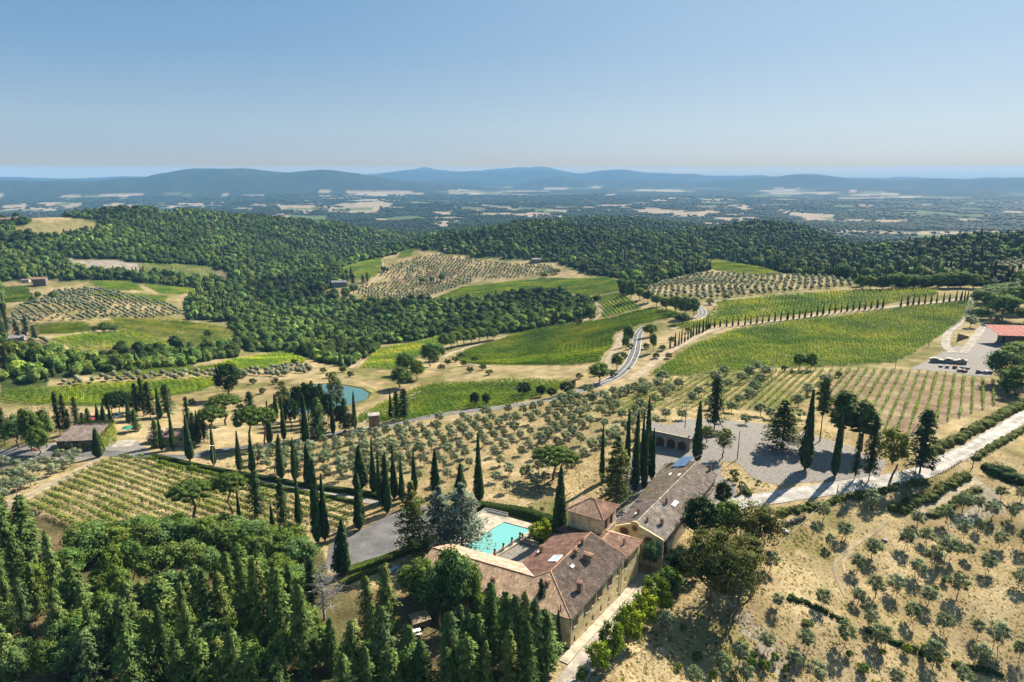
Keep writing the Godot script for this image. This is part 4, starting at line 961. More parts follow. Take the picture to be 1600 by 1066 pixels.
func cypress_proto(s: int, h: float, w: float, leaves: int, slim: float) -> Array:
	var r := RandomNumberGenerator.new()
	r.seed = s
	var t := Shape.new()
	t.tint = Color(0.12, 0.09, 0.065)
	t.pole(Vector3(0, -0.6, 0), Vector3(0, h * 0.5, 0), w * 0.09, w * 0.04, 7)
	var c := Shape.new()
	var lobes := []
	for k in 7:
		lobes.append([r.randf() * TAU, r.randf_range(0.08, 0.34), r.randf_range(0.25, 0.6), r.randf_range(-0.2, 0.35)])
	var rad := func(tt: float, a: float) -> float:
		var base := pow(clampf(tt / 0.16, 0.0, 1.0), 0.5) * pow(clampf(1.0 - tt, 0.0, 1.0), 0.55 + slim * 0.4) * (1.25 - 0.25 * tt)
		var m := 1.0
		for l in lobes:
			var da := absf(wrapf(a - l[0] - l[3] * tt * 3.0, -PI, PI))
			m += l[1] * (exp(-da * da / (l[2] * l[2])) - 0.35)
		return base * m * w * 0.5
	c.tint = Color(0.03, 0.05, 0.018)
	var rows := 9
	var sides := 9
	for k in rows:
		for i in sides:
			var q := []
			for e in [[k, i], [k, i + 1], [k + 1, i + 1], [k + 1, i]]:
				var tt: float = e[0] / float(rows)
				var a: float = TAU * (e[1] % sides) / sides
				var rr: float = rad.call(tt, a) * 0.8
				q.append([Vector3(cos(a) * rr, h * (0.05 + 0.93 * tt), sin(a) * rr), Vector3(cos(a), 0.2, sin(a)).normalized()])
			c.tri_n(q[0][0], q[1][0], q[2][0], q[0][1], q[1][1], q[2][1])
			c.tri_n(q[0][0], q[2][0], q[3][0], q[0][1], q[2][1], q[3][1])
	for k in leaves:
		var tt := pow(r.randf(), 1.12)
		var a := r.randf() * TAU
		var rr: float = rad.call(tt, a) * r.randf_range(0.82, 1.12)
		var out := Vector3(cos(a), 0.25 + 0.5 * tt, sin(a)).normalized()
		var p := Vector3(cos(a) * rr, h * (0.045 + 0.95 * tt), sin(a) * rr)
		var face := (out + Vector3(r.randf_range(-1, 1), r.randf_range(-0.6, 0.6), r.randf_range(-1, 1)) * 0.5).normalized()
		c.tint = tone(r, Color(0.036, 0.062, 0.022), 0.34, 0.15)
		c.leaf(p, face, Vector3(0, 1, 0), r.randf_range(0.55, 1.15), r.randf_range(0.22, 0.42), (out * 0.7 + face * 0.5).normalized())
	return [t.mesh(), c.mesh()]

func conifer_proto(s: int, h: float, w: float, branches: int, per: int, col: Color, bare := 0.06, droop := 0.25, shape := 0.85) -> Array:
	# dusky irregular conifer: whorls of drooping sprays on a straight trunk
	var r := RandomNumberGenerator.new()
	r.seed = s
	var t := Shape.new()
	t.tint = Color(0.10, 0.075, 0.055)
	t.pole(Vector3(0, -0.6, 0), Vector3(0, h * 0.96, 0), h * 0.014, 0.02, 7)
	var c := Shape.new()
	for b in branches:
		var tt := bare + (0.99 - bare) * (b + r.randf()) / branches
		var a := b * 2.39996 + r.randf_range(-0.5, 0.5)
		var span := w * 0.5 * pow(1.0 - tt, shape) * r.randf_range(0.5, 1.25) + 0.3
		if tt < bare + 0.1:
			span *= 0.75
		var dir := Vector3(cos(a), r.randf_range(-0.05, 0.25) - droop * (1.0 - tt), sin(a)).normalized()
		var root := Vector3(0, h * tt, 0)
		t.pole(root, root + dir * span * 0.8, 0.05, 0.015, 3)
		var base := tone(r, col, 0.22, 0.12)
		for k in per:
			var f := sqrt(r.randf_range(0.04, 1.0))
			var p := root + dir * span * f + Vector3(r.randfn(), r.randfn() * 0.7, r.randfn()) * (0.16 + 0.10 * span * (1.1 - f * 0.6))
			p.y -= droop * span * f * f * 0.35
			var out := (Vector3(p.x, 0, p.z).normalized() + Vector3(0, 0.75, 0)).normalized()
			var face := (out + Vector3(r.randf_range(-1, 1), r.randf_range(-0.5, 0.8), r.randf_range(-1, 1)) * 0.65).normalized()
			c.tint = tone(r, base, 0.2)
			c.leaf(p, face, dir + Vector3(0, -0.35, 0), r.randf_range(0.45, 0.95), r.randf_range(0.2, 0.42), (out * 0.6 + face * 0.6).normalized())
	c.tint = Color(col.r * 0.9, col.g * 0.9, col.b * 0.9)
	for k in 6:
		var tt := bare + 0.05 + (0.8 - bare) * k / 6.0
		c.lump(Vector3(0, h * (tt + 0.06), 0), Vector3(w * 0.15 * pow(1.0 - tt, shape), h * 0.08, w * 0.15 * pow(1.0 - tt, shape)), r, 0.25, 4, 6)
	return [t.mesh(), c.mesh()]

func cedar_proto(s: int, h: float, w: float, col: Color, tiers: int, per: int) -> Array:
	# spreading cedar: flat plates of needles in tiers
	var r := RandomNumberGenerator.new()
	r.seed = s
	var t := Shape.new()
	t.tint = Color(0.095, 0.075, 0.06)
	t.pole(Vector3(0, -0.6, 0), Vector3(0, h * 0.95, 0), h * 0.02, 0.04, 8)
	var c := Shape.new()
	for k in tiers:
		var tt := 0.16 + 0.82 * k / float(tiers - 1)
		var arms := 6 if tt < 0.8 else 4
		for b in arms:
			var a := TAU * (b + r.randf_range(-0.3, 0.3)) / arms + k * 1.1
			var span := w * 0.5 * (1.0 - 0.75 * pow(tt, 1.6)) * r.randf_range(0.55, 1.1)
			if tt > 0.9:
				span *= 0.5
			var root := Vector3(0, h * tt + r.randf_range(-0.3, 0.3), 0)
			var dir := Vector3(cos(a), r.randf_range(0.02, 0.22) - 0.12 * (1.0 - tt), sin(a)).normalized()
			t.pole(root, root + dir * span * 0.9, 0.09 * (1.1 - tt), 0.02, 4)
			var across := dir.cross(Vector3.UP).normalized()
			var base := tone(r, col, 0.2, 0.1)
			for q in per:
				var f := r.randf_range(0.18, 1.0)
				var half := span * (0.10 + 0.30 * sin(PI * minf(f * 1.05, 1.0)))
				var p := root + dir * span * f + across * r.randf_range(-1, 1) * half + Vector3(0, r.randfn() * 0.14 - 0.25 * f * f, 0)
				var face := (Vector3(0, 1, 0) + Vector3(r.randf_range(-1, 1), 0, r.randf_range(-1, 1)) * 0.55).normalized()
				c.tint = tone(r, base, 0.22)
				c.leaf(p, face, dir + across * r.randf_range(-0.8, 0.8), r.randf_range(0.4, 0.8), r.randf_range(0.22, 0.4), (face + Vector3(p.x, 0, p.z).normalized() * 0.3).normalized())
	return [t.mesh(), c.mesh()]

func limb(t: Shape, r: RandomNumberGenerator, from: Vector3, to: Vector3, r0: float, r1: float, sides := 5) -> void:
	var path := PackedVector3Array()
	var radii := PackedFloat32Array()
	for k in 5:
		var f := k / 4.0
		var p := from.lerp(to, f) + Vector3(r.randfn(), r.randfn() * 0.4, r.randfn()) * from.distance_to(to) * 0.06 * sin(PI * f)
		p.y += from.distance_to(to) * 0.08 * sin(PI * f)
		path.append(p)
		radii.append(lerpf(r0, r1, f))
	t.tube(path, radii, sides)

func pine_proto(s: int, h: float, w: float, per: int) -> Array:
	# umbrella pine: bare leaning trunk, fan of limbs, domed crown of needle tufts
	var r := RandomNumberGenerator.new()
	r.seed = s
	var t := Shape.new()
	t.tint = Color(0.17, 0.11, 0.08)
	var top := Vector3(r.randf_range(-0.6, 0.6), h * 0.62, r.randf_range(-0.6, 0.6))
	limb(t, r, Vector3(0, -0.6, 0), top, h * 0.03, h * 0.02, 8)
	var c := Shape.new()
	for b in 26:
		var a := b * 2.39996
		var f := sqrt((b + 0.5) / 26.0)
		var rr := w * 0.46 * f
		var centre := Vector3(top.x + cos(a) * rr, h * (0.93 - 0.20 * f * f) + r.randf_range(-0.25, 0.25), top.z + sin(a) * rr)
		if b % 2 == 0:
			limb(t, r, top + Vector3(0, r.randf_range(-0.6, 0.4), 0), centre - Vector3(0, h * 0.05, 0), h * 0.009, 0.03, 4)
		var size := Vector3(w * 0.15, h * 0.075, w * 0.15) * r.randf_range(0.8, 1.2)
		c.tint = Color(0.06, 0.092, 0.022)
		c.lump(centre - Vector3(0, size.y * 0.25, 0), size * 0.72, r, 0.2, 4, 6)
		var base := tone(r, Color(0.062, 0.098, 0.022), 0.18, 0.1)
		for k in per:
			var d := Vector3(r.randfn(), r.randfn() * 0.9 + 0.35, r.randfn()).normalized()
			c.tint = tone(r, base, 0.22)
			var face := (d + Vector3(r.randf_range(-1, 1), r.randf_range(-1, 1), r.randf_range(-1, 1)) * 0.5).normalized()
			c.leaf(centre + d * size * r.randf_range(0.75, 1.1), face, Vector3(d.x, d.y + 0.8, d.z), r.randf_range(0.3, 0.55), r.randf_range(0.18, 0.32), (d + face * 0.5).normalized())
	return [t.mesh(), c.mesh()]

func broad_proto(s: int, h: float, w: float, clumps: int, per: int, leaf: float, col: Color, low := 0.22, gaps := 0.0, trunks := 1) -> Array:
	# broadleaved tree: limbs carrying uneven clumps of leaves with dark gaps between
	var r := RandomNumberGenerator.new()
	r.seed = s
	var t := Shape.new()
	t.tint = Color(0.13, 0.10, 0.075)
	var c := Shape.new()
	var fork := Vector3(0, h * low * 1.1, 0)
	for k in trunks:
		var foot := Vector3(r.randf_range(-0.5, 0.5), -0.6, r.randf_range(-0.5, 0.5)) if trunks > 1 else Vector3(0, -0.6, 0)
		limb(t, r, foot, fork + Vector3(r.randfn() * w * 0.06 * trunks, 0, r.randfn() * w * 0.06 * trunks), h * 0.026 / sqrt(trunks), h * 0.018 / sqrt(trunks), 7)
	for b in clumps:
		var f := (b + 0.5) / clumps
		var a := b * 2.39996 + r.randf_range(-0.4, 0.4)
		var el := asin(clampf(lerpf(-0.75, 1.0, f), -1, 1))
		var rr := r.randf_range(0.5, 0.8)
		var centre := Vector3(cos(a) * cos(el) * w * 0.5 * rr, h * (low + (1.0 - low) * (0.5 + 0.40 * sin(el) * r.randf_range(0.75, 1.05))), sin(a) * cos(el) * w * 0.5 * rr)
		var q := w * r.randf_range(0.11, 0.25)
		var size := Vector3(q, q * r.randf_range(0.65, 0.95), q)
		if b % 2 == 0 or gaps > 0.0:
			limb(t, r, fork + Vector3(0, r.randf_range(-0.1, 0.3) * h * low if low > 0.1 else -0.02, 0), centre, h * 0.009, 0.025, 4)
		if r.randf() > gaps:
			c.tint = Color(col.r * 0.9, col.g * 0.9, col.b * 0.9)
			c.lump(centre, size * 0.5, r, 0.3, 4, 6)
		var base := tone(r, col, 0.22, 0.12)
		for k in per:
			var d := Vector3(r.randfn(), r.randfn() + 0.25, r.randfn()).normalized()
			var swell := 1.0 + 0.25 * sin(d.x * 5.0 + b) * sin(d.z * 5.0 + d.y * 4.0)
			var p := centre + d * size * r.randf_range(0.7, 1.08) * swell
			c.tint = tone(r, base, 0.24, 0.06)
			var face := (d + Vector3(r.randf_range(-1, 1), r.randf_range(-0.4, 1), r.randf_range(-1, 1)) * 0.6).normalized()
			c.leaf(p, face, Vector3(r.randf_range(-1, 1), r.randf_range(-0.6, 0.4), r.randf_range(-1, 1)), leaf * r.randf_range(0.7, 1.3), leaf * r.randf_range(0.5, 0.85), (d * 0.7 + face * 0.5 + Vector3(0, 0.45, 0)).normalized())
	return [t.mesh(), c.mesh()]

func far_broad(s: int, leaves: int, col: Color) -> Mesh:
	# a woodland crown some hundreds of metres off: an uneven dome with leaf clumps standing out of it (1 m wide and high)
	var r := RandomNumberGenerator.new()
	r.seed = s
	var c := Shape.new()
	c.tint = Color(col.r * 0.9, col.g * 0.9, col.b * 0.9)
	c.lump(Vector3(0, 0.48, 0), Vector3(0.42, 0.44, 0.42), r, 0.22, 5, 7)
	for k in leaves:
		var d := Vector3(r.randfn(), r.randfn() * 0.8 + 0.35, r.randfn()).normalized()
		var bump := 0.86 + 0.2 * sin(d.x * 6.0 + s) * sin(d.z * 6.5 - d.y * 3.0 + s * 2.0)
		c.tint = tone(r, col, 0.3, 0.06)
		var face := (d + Vector3(r.randf_range(-1, 1), r.randf_range(-0.2, 0.8), r.randf_range(-1, 1)) * 0.45).normalized()
		c.leaf(Vector3(0, 0.5, 0) + d * Vector3(0.5, 0.5, 0.5) * bump, face, Vector3(r.randf_range(-1, 1), 0.2, r.randf_range(-1, 1)), r.randf_range(0.15, 0.27), r.randf_range(0.11, 0.2), (d + face * 0.4 + Vector3(0, 0.5, 0)).normalized())
	return c.mesh()

func far_conifer(s: int, col: Color) -> Mesh:
	var r := RandomNumberGenerator.new()
	r.seed = s
	var c := Shape.new()
	for k in 46:
		var tt := 0.06 + 0.9 * k / 46.0
		var a := k * 2.39996
		var span := 0.5 * pow(1.0 - tt, 0.8) * r.randf_range(0.7, 1.15)
		var dir := Vector3(cos(a), -0.1, sin(a))
		c.tint = tone(r, col, 0.28, 0.08)
		var face := Vector3(cos(a) * 0.8, 0.7, sin(a) * 0.8).normalized()
		c.leaf(Vector3(0, tt, 0) + dir * span * 0.6, face, dir + Vector3(0, 0.3, 0), span * 1.0 + 0.06, span * 0.6 + 0.05, (face + Vector3(0, 0.2, 0)).normalized())
	c.tint = Color(col.r * 0.9, col.g * 0.9, col.b * 0.9)
	c.lump(Vector3(0, 0.42, 0), Vector3(0.22, 0.44, 0.22), r, 0.2, 4, 6)
	return c.mesh()

func make_kinds() -> void:
	M.leaf = leaf_mat("foliage", Color.WHITE, 0.8)
	M.needle = leaf_mat("needles", Color.WHITE, 0.4)
	M.bark = plain_mat("bark", Color.WHITE, 0.95)
	M.bark.vertex_color_use_as_albedo = true
	kinds.cypress = []
	for k in 5:
		kinds.cypress.append(cypress_proto(100 + k, 14.0, 2.6, 1900, k / 4.0) + [14.0, 2.6, M.needle])
	kinds.small_cypress = []
	for k in 3:
		kinds.small_cypress.append(cypress_proto(120 + k, 7.0, 1.3, 420, 0.3 + 0.2 * k) + [7.0, 1.3, M.needle])
	kinds.conifer = []
	for k in 7:
		kinds.conifer.append(conifer_proto(200 + k, 17.0, 6.4 + k * 0.6, 130, 26, [Color(0.095, 0.138, 0.036), Color(0.075, 0.116, 0.034), Color(0.116, 0.144, 0.04), Color(0.06, 0.096, 0.03), Color(0.086, 0.13, 0.038), Color(0.07, 0.11, 0.042), Color(0.10, 0.143, 0.042)][k], 0.06, 0.2, [0.6, 0.75, 0.65, 0.8, 0.7, 0.5, 0.9][k]) + [17.0, 6.4 + k * 0.6, M.needle])
	kinds.dark_conifer = []
	for k in 3:
		kinds.dark_conifer.append(conifer_proto(220 + k, 14.0, 6.5, 90, 22, Color(0.036, 0.06, 0.024), 0.12, 0.1, 0.6) + [14.0, 6.5, M.needle])
	kinds.slender_pine = [conifer_proto(230, 16.0, 6.0, 60, 48, Color(0.085, 0.108, 0.032), 0.45, -0.1, 0.4) + [16.0, 6.0, M.needle], conifer_proto(231, 16.0, 5.0, 60, 48, Color(0.085, 0.108, 0.032), 0.4, -0.1, 0.5) + [16.0, 5.0, M.needle]]
	kinds.cedar = []
	kinds.blue_cedar = []
	for k in 2:
		kinds.cedar.append(cedar_proto(300 + k, 14.0, 11.0, Color(0.075, 0.095, 0.024), 14, 62) + [14.0, 11.0, M.needle])
		kinds.blue_cedar.append(cedar_proto(310 + k, 14.0, 13.0, Color(0.105, 0.135, 0.095), 13, 80) + [14.0, 13.0, M.needle])
	kinds.pine = []
	for k in 3:
		kinds.pine.append(pine_proto(400 + k, 11.0, 9.5, 75) + [11.0, 9.5, M.needle])
	kinds.broad = []
	for k in 6:
		kinds.broad.append(broad_proto(500 + k, 11.0, 9.0, 30, 90, 0.55, [Color(0.10, 0.155, 0.036), Color(0.082, 0.14, 0.038), Color(0.122, 0.165, 0.034), Color(0.09, 0.145, 0.05), Color(0.07, 0.118, 0.03), Color(0.112, 0.16, 0.044)][k]) + [11.0, 9.0, M.leaf])
	kinds.dark_broad = []
	for k in 2:
		kinds.dark_broad.append(broad_proto(520 + k, 11.0, 9.0, 28, 100, 0.46, Color(0.026, 0.048, 0.018)) + [11.0, 9.0, M.leaf])
	kinds.brown_broad = []
	for k in 3:
		kinds.brown_broad.append(broad_proto(530 + k, 12.0, 11.0, 34, 95, 0.46, Color(0.075, 0.085, 0.026), 0.3, 0.7, 2) + [12.0, 11.0, M.leaf])
	kinds.lime_bush = []
	for k in 3:
		kinds.lime_bush.append(broad_proto(540 + k, 4.5, 4.5, 16, 95, 0.34, [Color(0.17, 0.22, 0.018), Color(0.105, 0.16, 0.02), Color(0.06, 0.11, 0.02)][k], 0.08, 0.2) + [4.5, 4.5, M.leaf])
	kinds.young = []
	for k in 2:
		kinds.young.append(broad_proto(550 + k, 7.0, 5.0, 18, 70, 0.4, [Color(0.115, 0.15, 0.03), Color(0.12, 0.14, 0.06)][k], 0.3, 0.8) + [7.0, 5.0, M.leaf])
	kinds.olive = []
	for k in 6:
		kinds.olive.append(broad_proto(600 + k, 4.2, 4.0, 14, 62, 0.33, [Color(0.17, 0.205, 0.125), Color(0.15, 0.19, 0.108), Color(0.185, 0.215, 0.14)][k % 3], 0.24, 0.3, 1 + k % 2) + [4.2, 4.0, M.leaf])
	kinds.bush = []
	for k in 3:
		kinds.bush.append(broad_proto(650 + k, 2.2, 2.8, 9, 42, 0.34, [Color(0.05, 0.075, 0.018), Color(0.075, 0.10, 0.022), Color(0.04, 0.058, 0.02)][k], 0.04, 0.2) + [2.2, 2.8, M.leaf])

func plant(kind: String, called: String, label: String, category: String, p: Vector3, h: float, w: float, group := "", lean := 0.0) -> Node3D:
	var list: Array = kinds[kind]
	var pick: Array = list[rng.randi() % list.size()]
	return plant_as(pick, called, label, category, p, h, w, group, lean)

func plant_as(pick: Array, called: String, label: String, category: String, p: Vector3, h: float, w: float, group := "", lean := 0.0) -> Node3D:
	var o := thing(called, label, category, p, rng.randf() * TAU, group)
	if lean != 0.0:
		o.rotation.z = lean
	var grow := rng.randf_range(0.94, 1.06)
	o.scale = Vector3(w / pick[3] * grow, h / pick[2], w / pick[3] / grow)
	part_mesh("trunk", pick[0], M.bark, o)
	part_mesh("crown", pick[1], pick[4], o)
	return o

# ---------------------------------------------------------------- every single tree: label, then x, z, height, spread of each (# is its place in the row)
const PLANTS := [
	["cypress", "cypress_tree", "cypress", "cypresses along the garden drive", "# cypress along the clipped hedge of the garden drive, counted from the valley road", [-120.7,-219.4,14.2,2.2,-117.3,-220.6,15.9,2.4,-106.7,-210.2,15.7,3.6,-97.1,-206.6,14.0,2.7,-86.1,-200.0,13.4,2.8,-81.4,-198.3,13.9,2.8,-70.6,-193.1,14.4,3.5,-65.9,-191.2,13.9,2.7,-60.3,-186.2,13.6,3.2]],
	["cypress", "cypress_tree", "cypress", "", "slender dark cypress among the vines beside the last drive cypress", [-54.5,-158.5,14.4,2.5]],
	["cypress", "cypress_tree", "cypress", "", "tall broad cypress at the vineyard end of the tarmac court", [-47.1,-149.2,21.7,3.1]],
	["cypress", "cypress_tree", "cypress", "", "narrower cypress pressed against the tall broad one by the vines", [-45.7,-150.5,17.6,2.7]],
	["cypress", "cypress_tree", "cypress", "", "small thin cypress on the dirt patch below the vineyard", [-60.8,-156.9,7.1,1.3]],
	["cypress", "cypress_tree", "cypress", "", "thin spindle cypress under the umbrella pines in the vineyard", [-71.1,-161.8,9.1,1.3]],
	["cypress", "cypress_tree", "cypress", "", "squat bushy cypress alone at the lower edge of the tarmac court", [-37.1,-134.5,13.4,4.0]],
	["cypress", "cypress_tree", "cypress", "", "tall dense cypress beside the square villa tower and lime hedge", [11.8,-151.3,18.5,4.4]],
	["cypress", "cypress_tree", "cypress", "", "stout egg-shaped cypress standing before the ivy-covered garage", [-138.9,-213.4,10.3,3.9]],
	["cypress", "cypress_tree", "cypress", "", "tall smooth cypress between the arched garages and the barn roof", [55.9,-192.2,19.2,3.9]],
	["cypress", "cypress_tree", "cypress", "", "tallest cypress on the gravel forecourt with shrubs at its foot", [86.5,-186.6,24.4,4.9]],
	["cypress", "cypress_tree", "cypress", "", "narrow dark cypress on the forecourt bank above the white lane", [94.0,-183.7,20.1,3.4]],
	["cypress", "cypress_tree", "cypress", "cypresses at the top of the tarmac court", "# cypress of the cluster round the upper tarmac court, counted from the vineyard side", [-44.0,-182.2,13.3,5.2,-38.6,-156.4,15.8,3.9,-39.3,-178.2,17.1,2.7,-36.7,-173.1,15.0,2.5,-33.3,-165.8,17.1,3.2,-33.0,-175.2,15.9,3.0,-30.5,-173.1,13.5,2.5,-27.9,-179.5,13.0,2.6,-21.5,-177.1,14.0,2.9,-14.6,-178.7,8.7,4.4,-9.1,-170.9,19.6,3.9]],
	["cypress", "cypress_tree", "cypress", "cypresses behind the barn", "# cypress of the tall clump behind the long barn, counted from the olive grove side", [25.8,-181.0,17.8,1.8,34.7,-190.8,18.1,2.7,34.3,-174.8,18.6,3.2,36.2,-184.1,20.3,2.2,37.5,-182.7,20.8,2.2,36.9,-174.6,18.9,2.3,38.4,-180.9,25.5,2.8,40.1,-180.8,16.0,2.2]],
	["cypress", "cypress_tree", "cypress", "cypresses behind the ivy garage", "# cypress in the line behind the ivy-covered garage, counted from its roof end", [-161.3,-250.9,8.2,2.5,-158.5,-250.3,8.4,2.5,-155.8,-249.9,8.7,2.7,-152.5,-256.5,8.9,3.6,-145.3,-266.0,13.8,3.7,-113.0,-230.5,12.2,3.2]],
	["cypress", "cypress_tree", "cypress", "cypresses on the pond road", "# cypress along the road before the pond, counted from the umbrella pines", [-88.4,-233.2,16.5,2.6,-105.9,-289.4,10.5,2.6,-85.6,-240.1,16.7,2.9,-73.4,-227.8,19.9,3.0,-69.0,-247.5,17.6,2.7,-62.0,-253.7,15.7,2.5,-50.6,-269.3,12.6,2.7]],
	["small_cypress", "avenue_cypress", "cypress", "cypress avenue above the great vineyard", "# young cypress of the long avenue, counted from the asphalt road bend", [87.3,-365.6,5.5,1.3,90.9,-369.4,8.3,1.3,94.2,-374.0,7.9,1.3,97.1,-379.6,9.2,1.3,100.6,-386.1,5.8,1.3,105.0,-396.0,5.4,1.4,108.3,-402.0,7.0,1.4,111.2,-407.8,8.6,1.4,114.8,-413.6,8.2,1.4,117.2,-416.2,8.2,1.4,121.0,-421.9,8.3,1.5,125.3,-430.1,7.4,1.5,127.6,-433.6,6.9,1.5,129.6,-436.6,4.3,1.5,132.7,-436.6,5.9,1.5,136.8,-438.2,5.4,1.5,140.6,-436.9,5.9,1.5,145.3,-439.1,6.5,1.5,149.5,-440.4,5.9,1.5,154.1,-441.4,6.5,1.5,158.9,-444.2,6.0,1.5,163.8,-446.5,6.0,1.5,168.0,-447.4,5.5,1.5,173.9,-452.2,5.5,1.6,178.1,-452.5,6.3,1.6,182.3,-452.9,6.6,1.6,187.6,-455.7,6.5,1.7,192.7,-457.9,6.9,1.7,198.2,-461.2,5.6,1.7,202.5,-462.3,5.9,1.7,207.7,-464.5,5.1,1.7,213.0,-466.8,7.7,1.7,218.6,-470.2,7.4,1.7,223.8,-472.3,7.1,1.7,229.2,-475.1,6.5,1.7,233.7,-475.6,6.7,1.7,239.0,-478.0,7.0,1.7,243.9,-479.3,7.0,1.7,247.9,-478.7,7.0,1.7,252.6,-479.9,5.8,1.7,258.0,-482.0,5.8,1.7,262.5,-482.5,6.8,1.7,266.8,-482.8,7.0,1.8,278.5,-480.9,6.5,1.7,282.9,-480.6,7.6,1.7,287.0,-480.6,8.7,1.7,291.2,-481.0,7.0,1.7,295.9,-481.7,7.9,1.7,300.7,-482.3,7.2,1.7,304.6,-482.2,7.2,1.7,309.6,-482.4,7.0,1.7,313.1,-481.5,5.8,1.7,317.3,-480.7,7.5,1.7,320.6,-480.1,7.2,1.7,322.6,-479.7,7.2,1.7,324.8,-479.9,6.9,1.7]],
	["dark_conifer", "dark_fir", "fir tree", "dark firs round the ivy garage", "# dark fir near the ivy-covered garage, counted from the picture's left edge", [-189.7,-238.9,14.9,6.2,-180.3,-236.8,12.5,5.2,-167.3,-237.2,16.7,4.7,-164.2,-236.4,15.6,3.8,-160.6,-233.0,10.8,3.3,-162.5,-240.2,13.6,4.3,-165.0,-247.2,5.7,3.4,-163.8,-248.9,7.1,3.5,-156.3,-269.3,14.0,4.8,-154.2,-270.4,16.8,4.8,-148.5,-264.7,15.9,5.8,-144.8,-271.2,14.1,7.5,-117.2,-232.6,17.1,4.2,-112.8,-227.1,12.5,4.6,-112.2,-233.3,8.7,4.2]],
	["conifer", "feathery_conifer", "conifer", "", "pale feathery conifer behind the green parasol", [-143.3,-244.3,8.8,5.4]],
	["conifer", "feathery_conifer", "conifer", "", "broad layered conifer on the road before the pond water", [-73.9,-244.0,15.9,11.7]],
	["conifer", "feathery_conifer", "conifer", "", "loose brownish conifer beside the yellow house", [-124.5,-223.5,10.7,5.8]],
	["dark_conifer", "dark_fir", "fir tree", "", "dark pyramid fir behind the pond pines", [-120.8,-298.3,8.7,6.5]],
	["dark_conifer", "dark_fir", "fir tree", "", "dark bushy fir between two pond road cypresses", [-64.5,-248.2,14.6,6.4]],
	["dark_conifer", "dark_fir", "fir tree", "", "slim fir joined to the road cypress beside the brick hut", [-47.5,-265.8,12.2,4.8]],
	["dark_conifer", "dark_fir", "fir tree", "", "broad dark fir behind the power pole near the brick hut", [-44.0,-263.6,13.2,6.8]],
	["dark_conifer", "dark_fir", "fir tree", "", "big dusky fir on the olive field edge above the garages", [69.4,-220.3,18.8,8.3]],
	["dark_conifer", "dark_fir", "fir tree", "", "dense dark fir overhanging the white lane bend", [121.2,-187.7,19.7,9.9]],
	["dark_conifer", "dark_fir", "fir tree", "", "dark upright fir on the forecourt bank next to the open pale tree", [103.5,-182.7,20.1,5.6]],
	["dark_conifer", "dark_fir", "fir tree", "", "thin dark fir second along the forecourt bank", [99.4,-182.8,14.5,3.0]],
	["dark_conifer", "dark_fir", "fir tree", "", "dark ivy-clad fir in the vineyard beyond the two umbrella pines", [-66.0,-161.0,14.4,5.7]],
	["dark_conifer", "dark_fir", "fir tree", "", "ragged dark fir at the wood edge below the slender vine cypress", [-57.5,-155.3,14.0,4.5]],
	["dark_conifer", "dark_fir", "fir tree", "", "dark fir half hidden behind the dead grey tree", [-39.5,-118.8,12.8,4.6]],
	["dark_conifer", "dark_fir", "fir tree", "", "pointed dark fir against the long villa wing", [5.6,-115.1,11.2,3.0]],
	["pine", "umbrella_pine", "pine tree", "umbrella pines near the pond", "# flat-topped umbrella pine of the group before the pond, from the yellow house side", [-109.0,-232.3,13.8,10.7,-117.2,-263.4,13.0,13.6,-93.1,-227.1,15.9,12.3,-89.3,-230.6,14.9,10.2]],
	["pine", "umbrella_pine", "pine tree", "", "umbrella pine with broad crown standing alone in the vineyard", [-81.3,-160.0,11.3,10.9]],
	["pine", "umbrella_pine", "pine tree", "", "smaller umbrella pine in the vineyard beside a thin cypress", [-74.3,-165.2,12.1,8.8]],
	["pine", "umbrella_pine", "pine tree", "", "rounded umbrella pine in the grass behind the swimming pool", [12.0,-184.6,10.4,12.4]],
	["cedar", "cedar_tree", "cedar", "", "green tiered cedar overhanging the tarmac court", [-22.9,-142.1,18.4,10.7]],
	["blue_cedar", "cedar_tree", "cedar", "", "grey-blue cedar beside the tarmac court", [-17.1,-146.6,15.3,12.2]],
	["blue_cedar", "cedar_tree", "cedar", "", "larger grey-blue cedar standing at the end of the pool", [-11.6,-142.6,17.2,16.1]],
	["cedar", "cedar_tree", "cedar", "", "yellow-green cedar between tower and cypress clump", [27.7,-166.3,19.7,12.6]],
	["cedar", "cedar_tree", "cedar", "", "dark spreading cedar casting a spiky shadow on the forecourt gravel", [86.1,-203.3,15.9,17.6]],
	["slender_pine", "slender_pine", "pine tree", "slim pines on the forecourt", "# slim long-trunked pine on the forecourt before the striped vineyard, from the tallest cypress", [100.9,-209.5,21.5,6.3,105.3,-204.1,18.9,12.3,110.6,-201.9,16.5,11.4]],
	["slender_pine", "grove_pine", "pine tree", "pines before the pond", "# thin pine in the clump hiding the pond, counted from the garden side", [-92.4,-278.2,15.6,4.4,-91.4,-285.8,16.9,4.5,-87.9,-285.5,17.5,4.5,-85.2,-289.1,15.6,4.6]],
	["dark_broad", "tall_tree", "tree", "", "tall grey-green tree on the slope behind the umbrella pines", [-137.3,-315.1,19.0,14.3]],
	["young", "young_tree", "tree", "", "pale yellowish poplar before the pond", [-76.6,-282.6,20.5,7.9]],
	["young", "young_tree", "tree", "", "thin pale tree at the near corner of the pond", [-97.8,-277.9,16.8,6.6]],
	["young", "young_tree", "tree", "", "light green young tree on the gravel between garage and pole", [64.7,-194.7,9.8,6.3]],
	["young", "young_tree", "tree", "", "lime green small tree beside the garage cypress", [62.9,-206.3,6.1,5.0]],
	["young", "young_tree", "tree", "", "open pale green tree on the bank above the white lane", [110.0,-183.3,16.8,8.9]],
	["young", "young_tree", "tree", "", "thin young tree in the grass above the pool hedge", [4.9,-163.7,1.8,1.7]],
	["young", "young_tree", "tree", "", "second thin young tree above the pool hedge", [7.9,-163.1,1.8,1.7]],
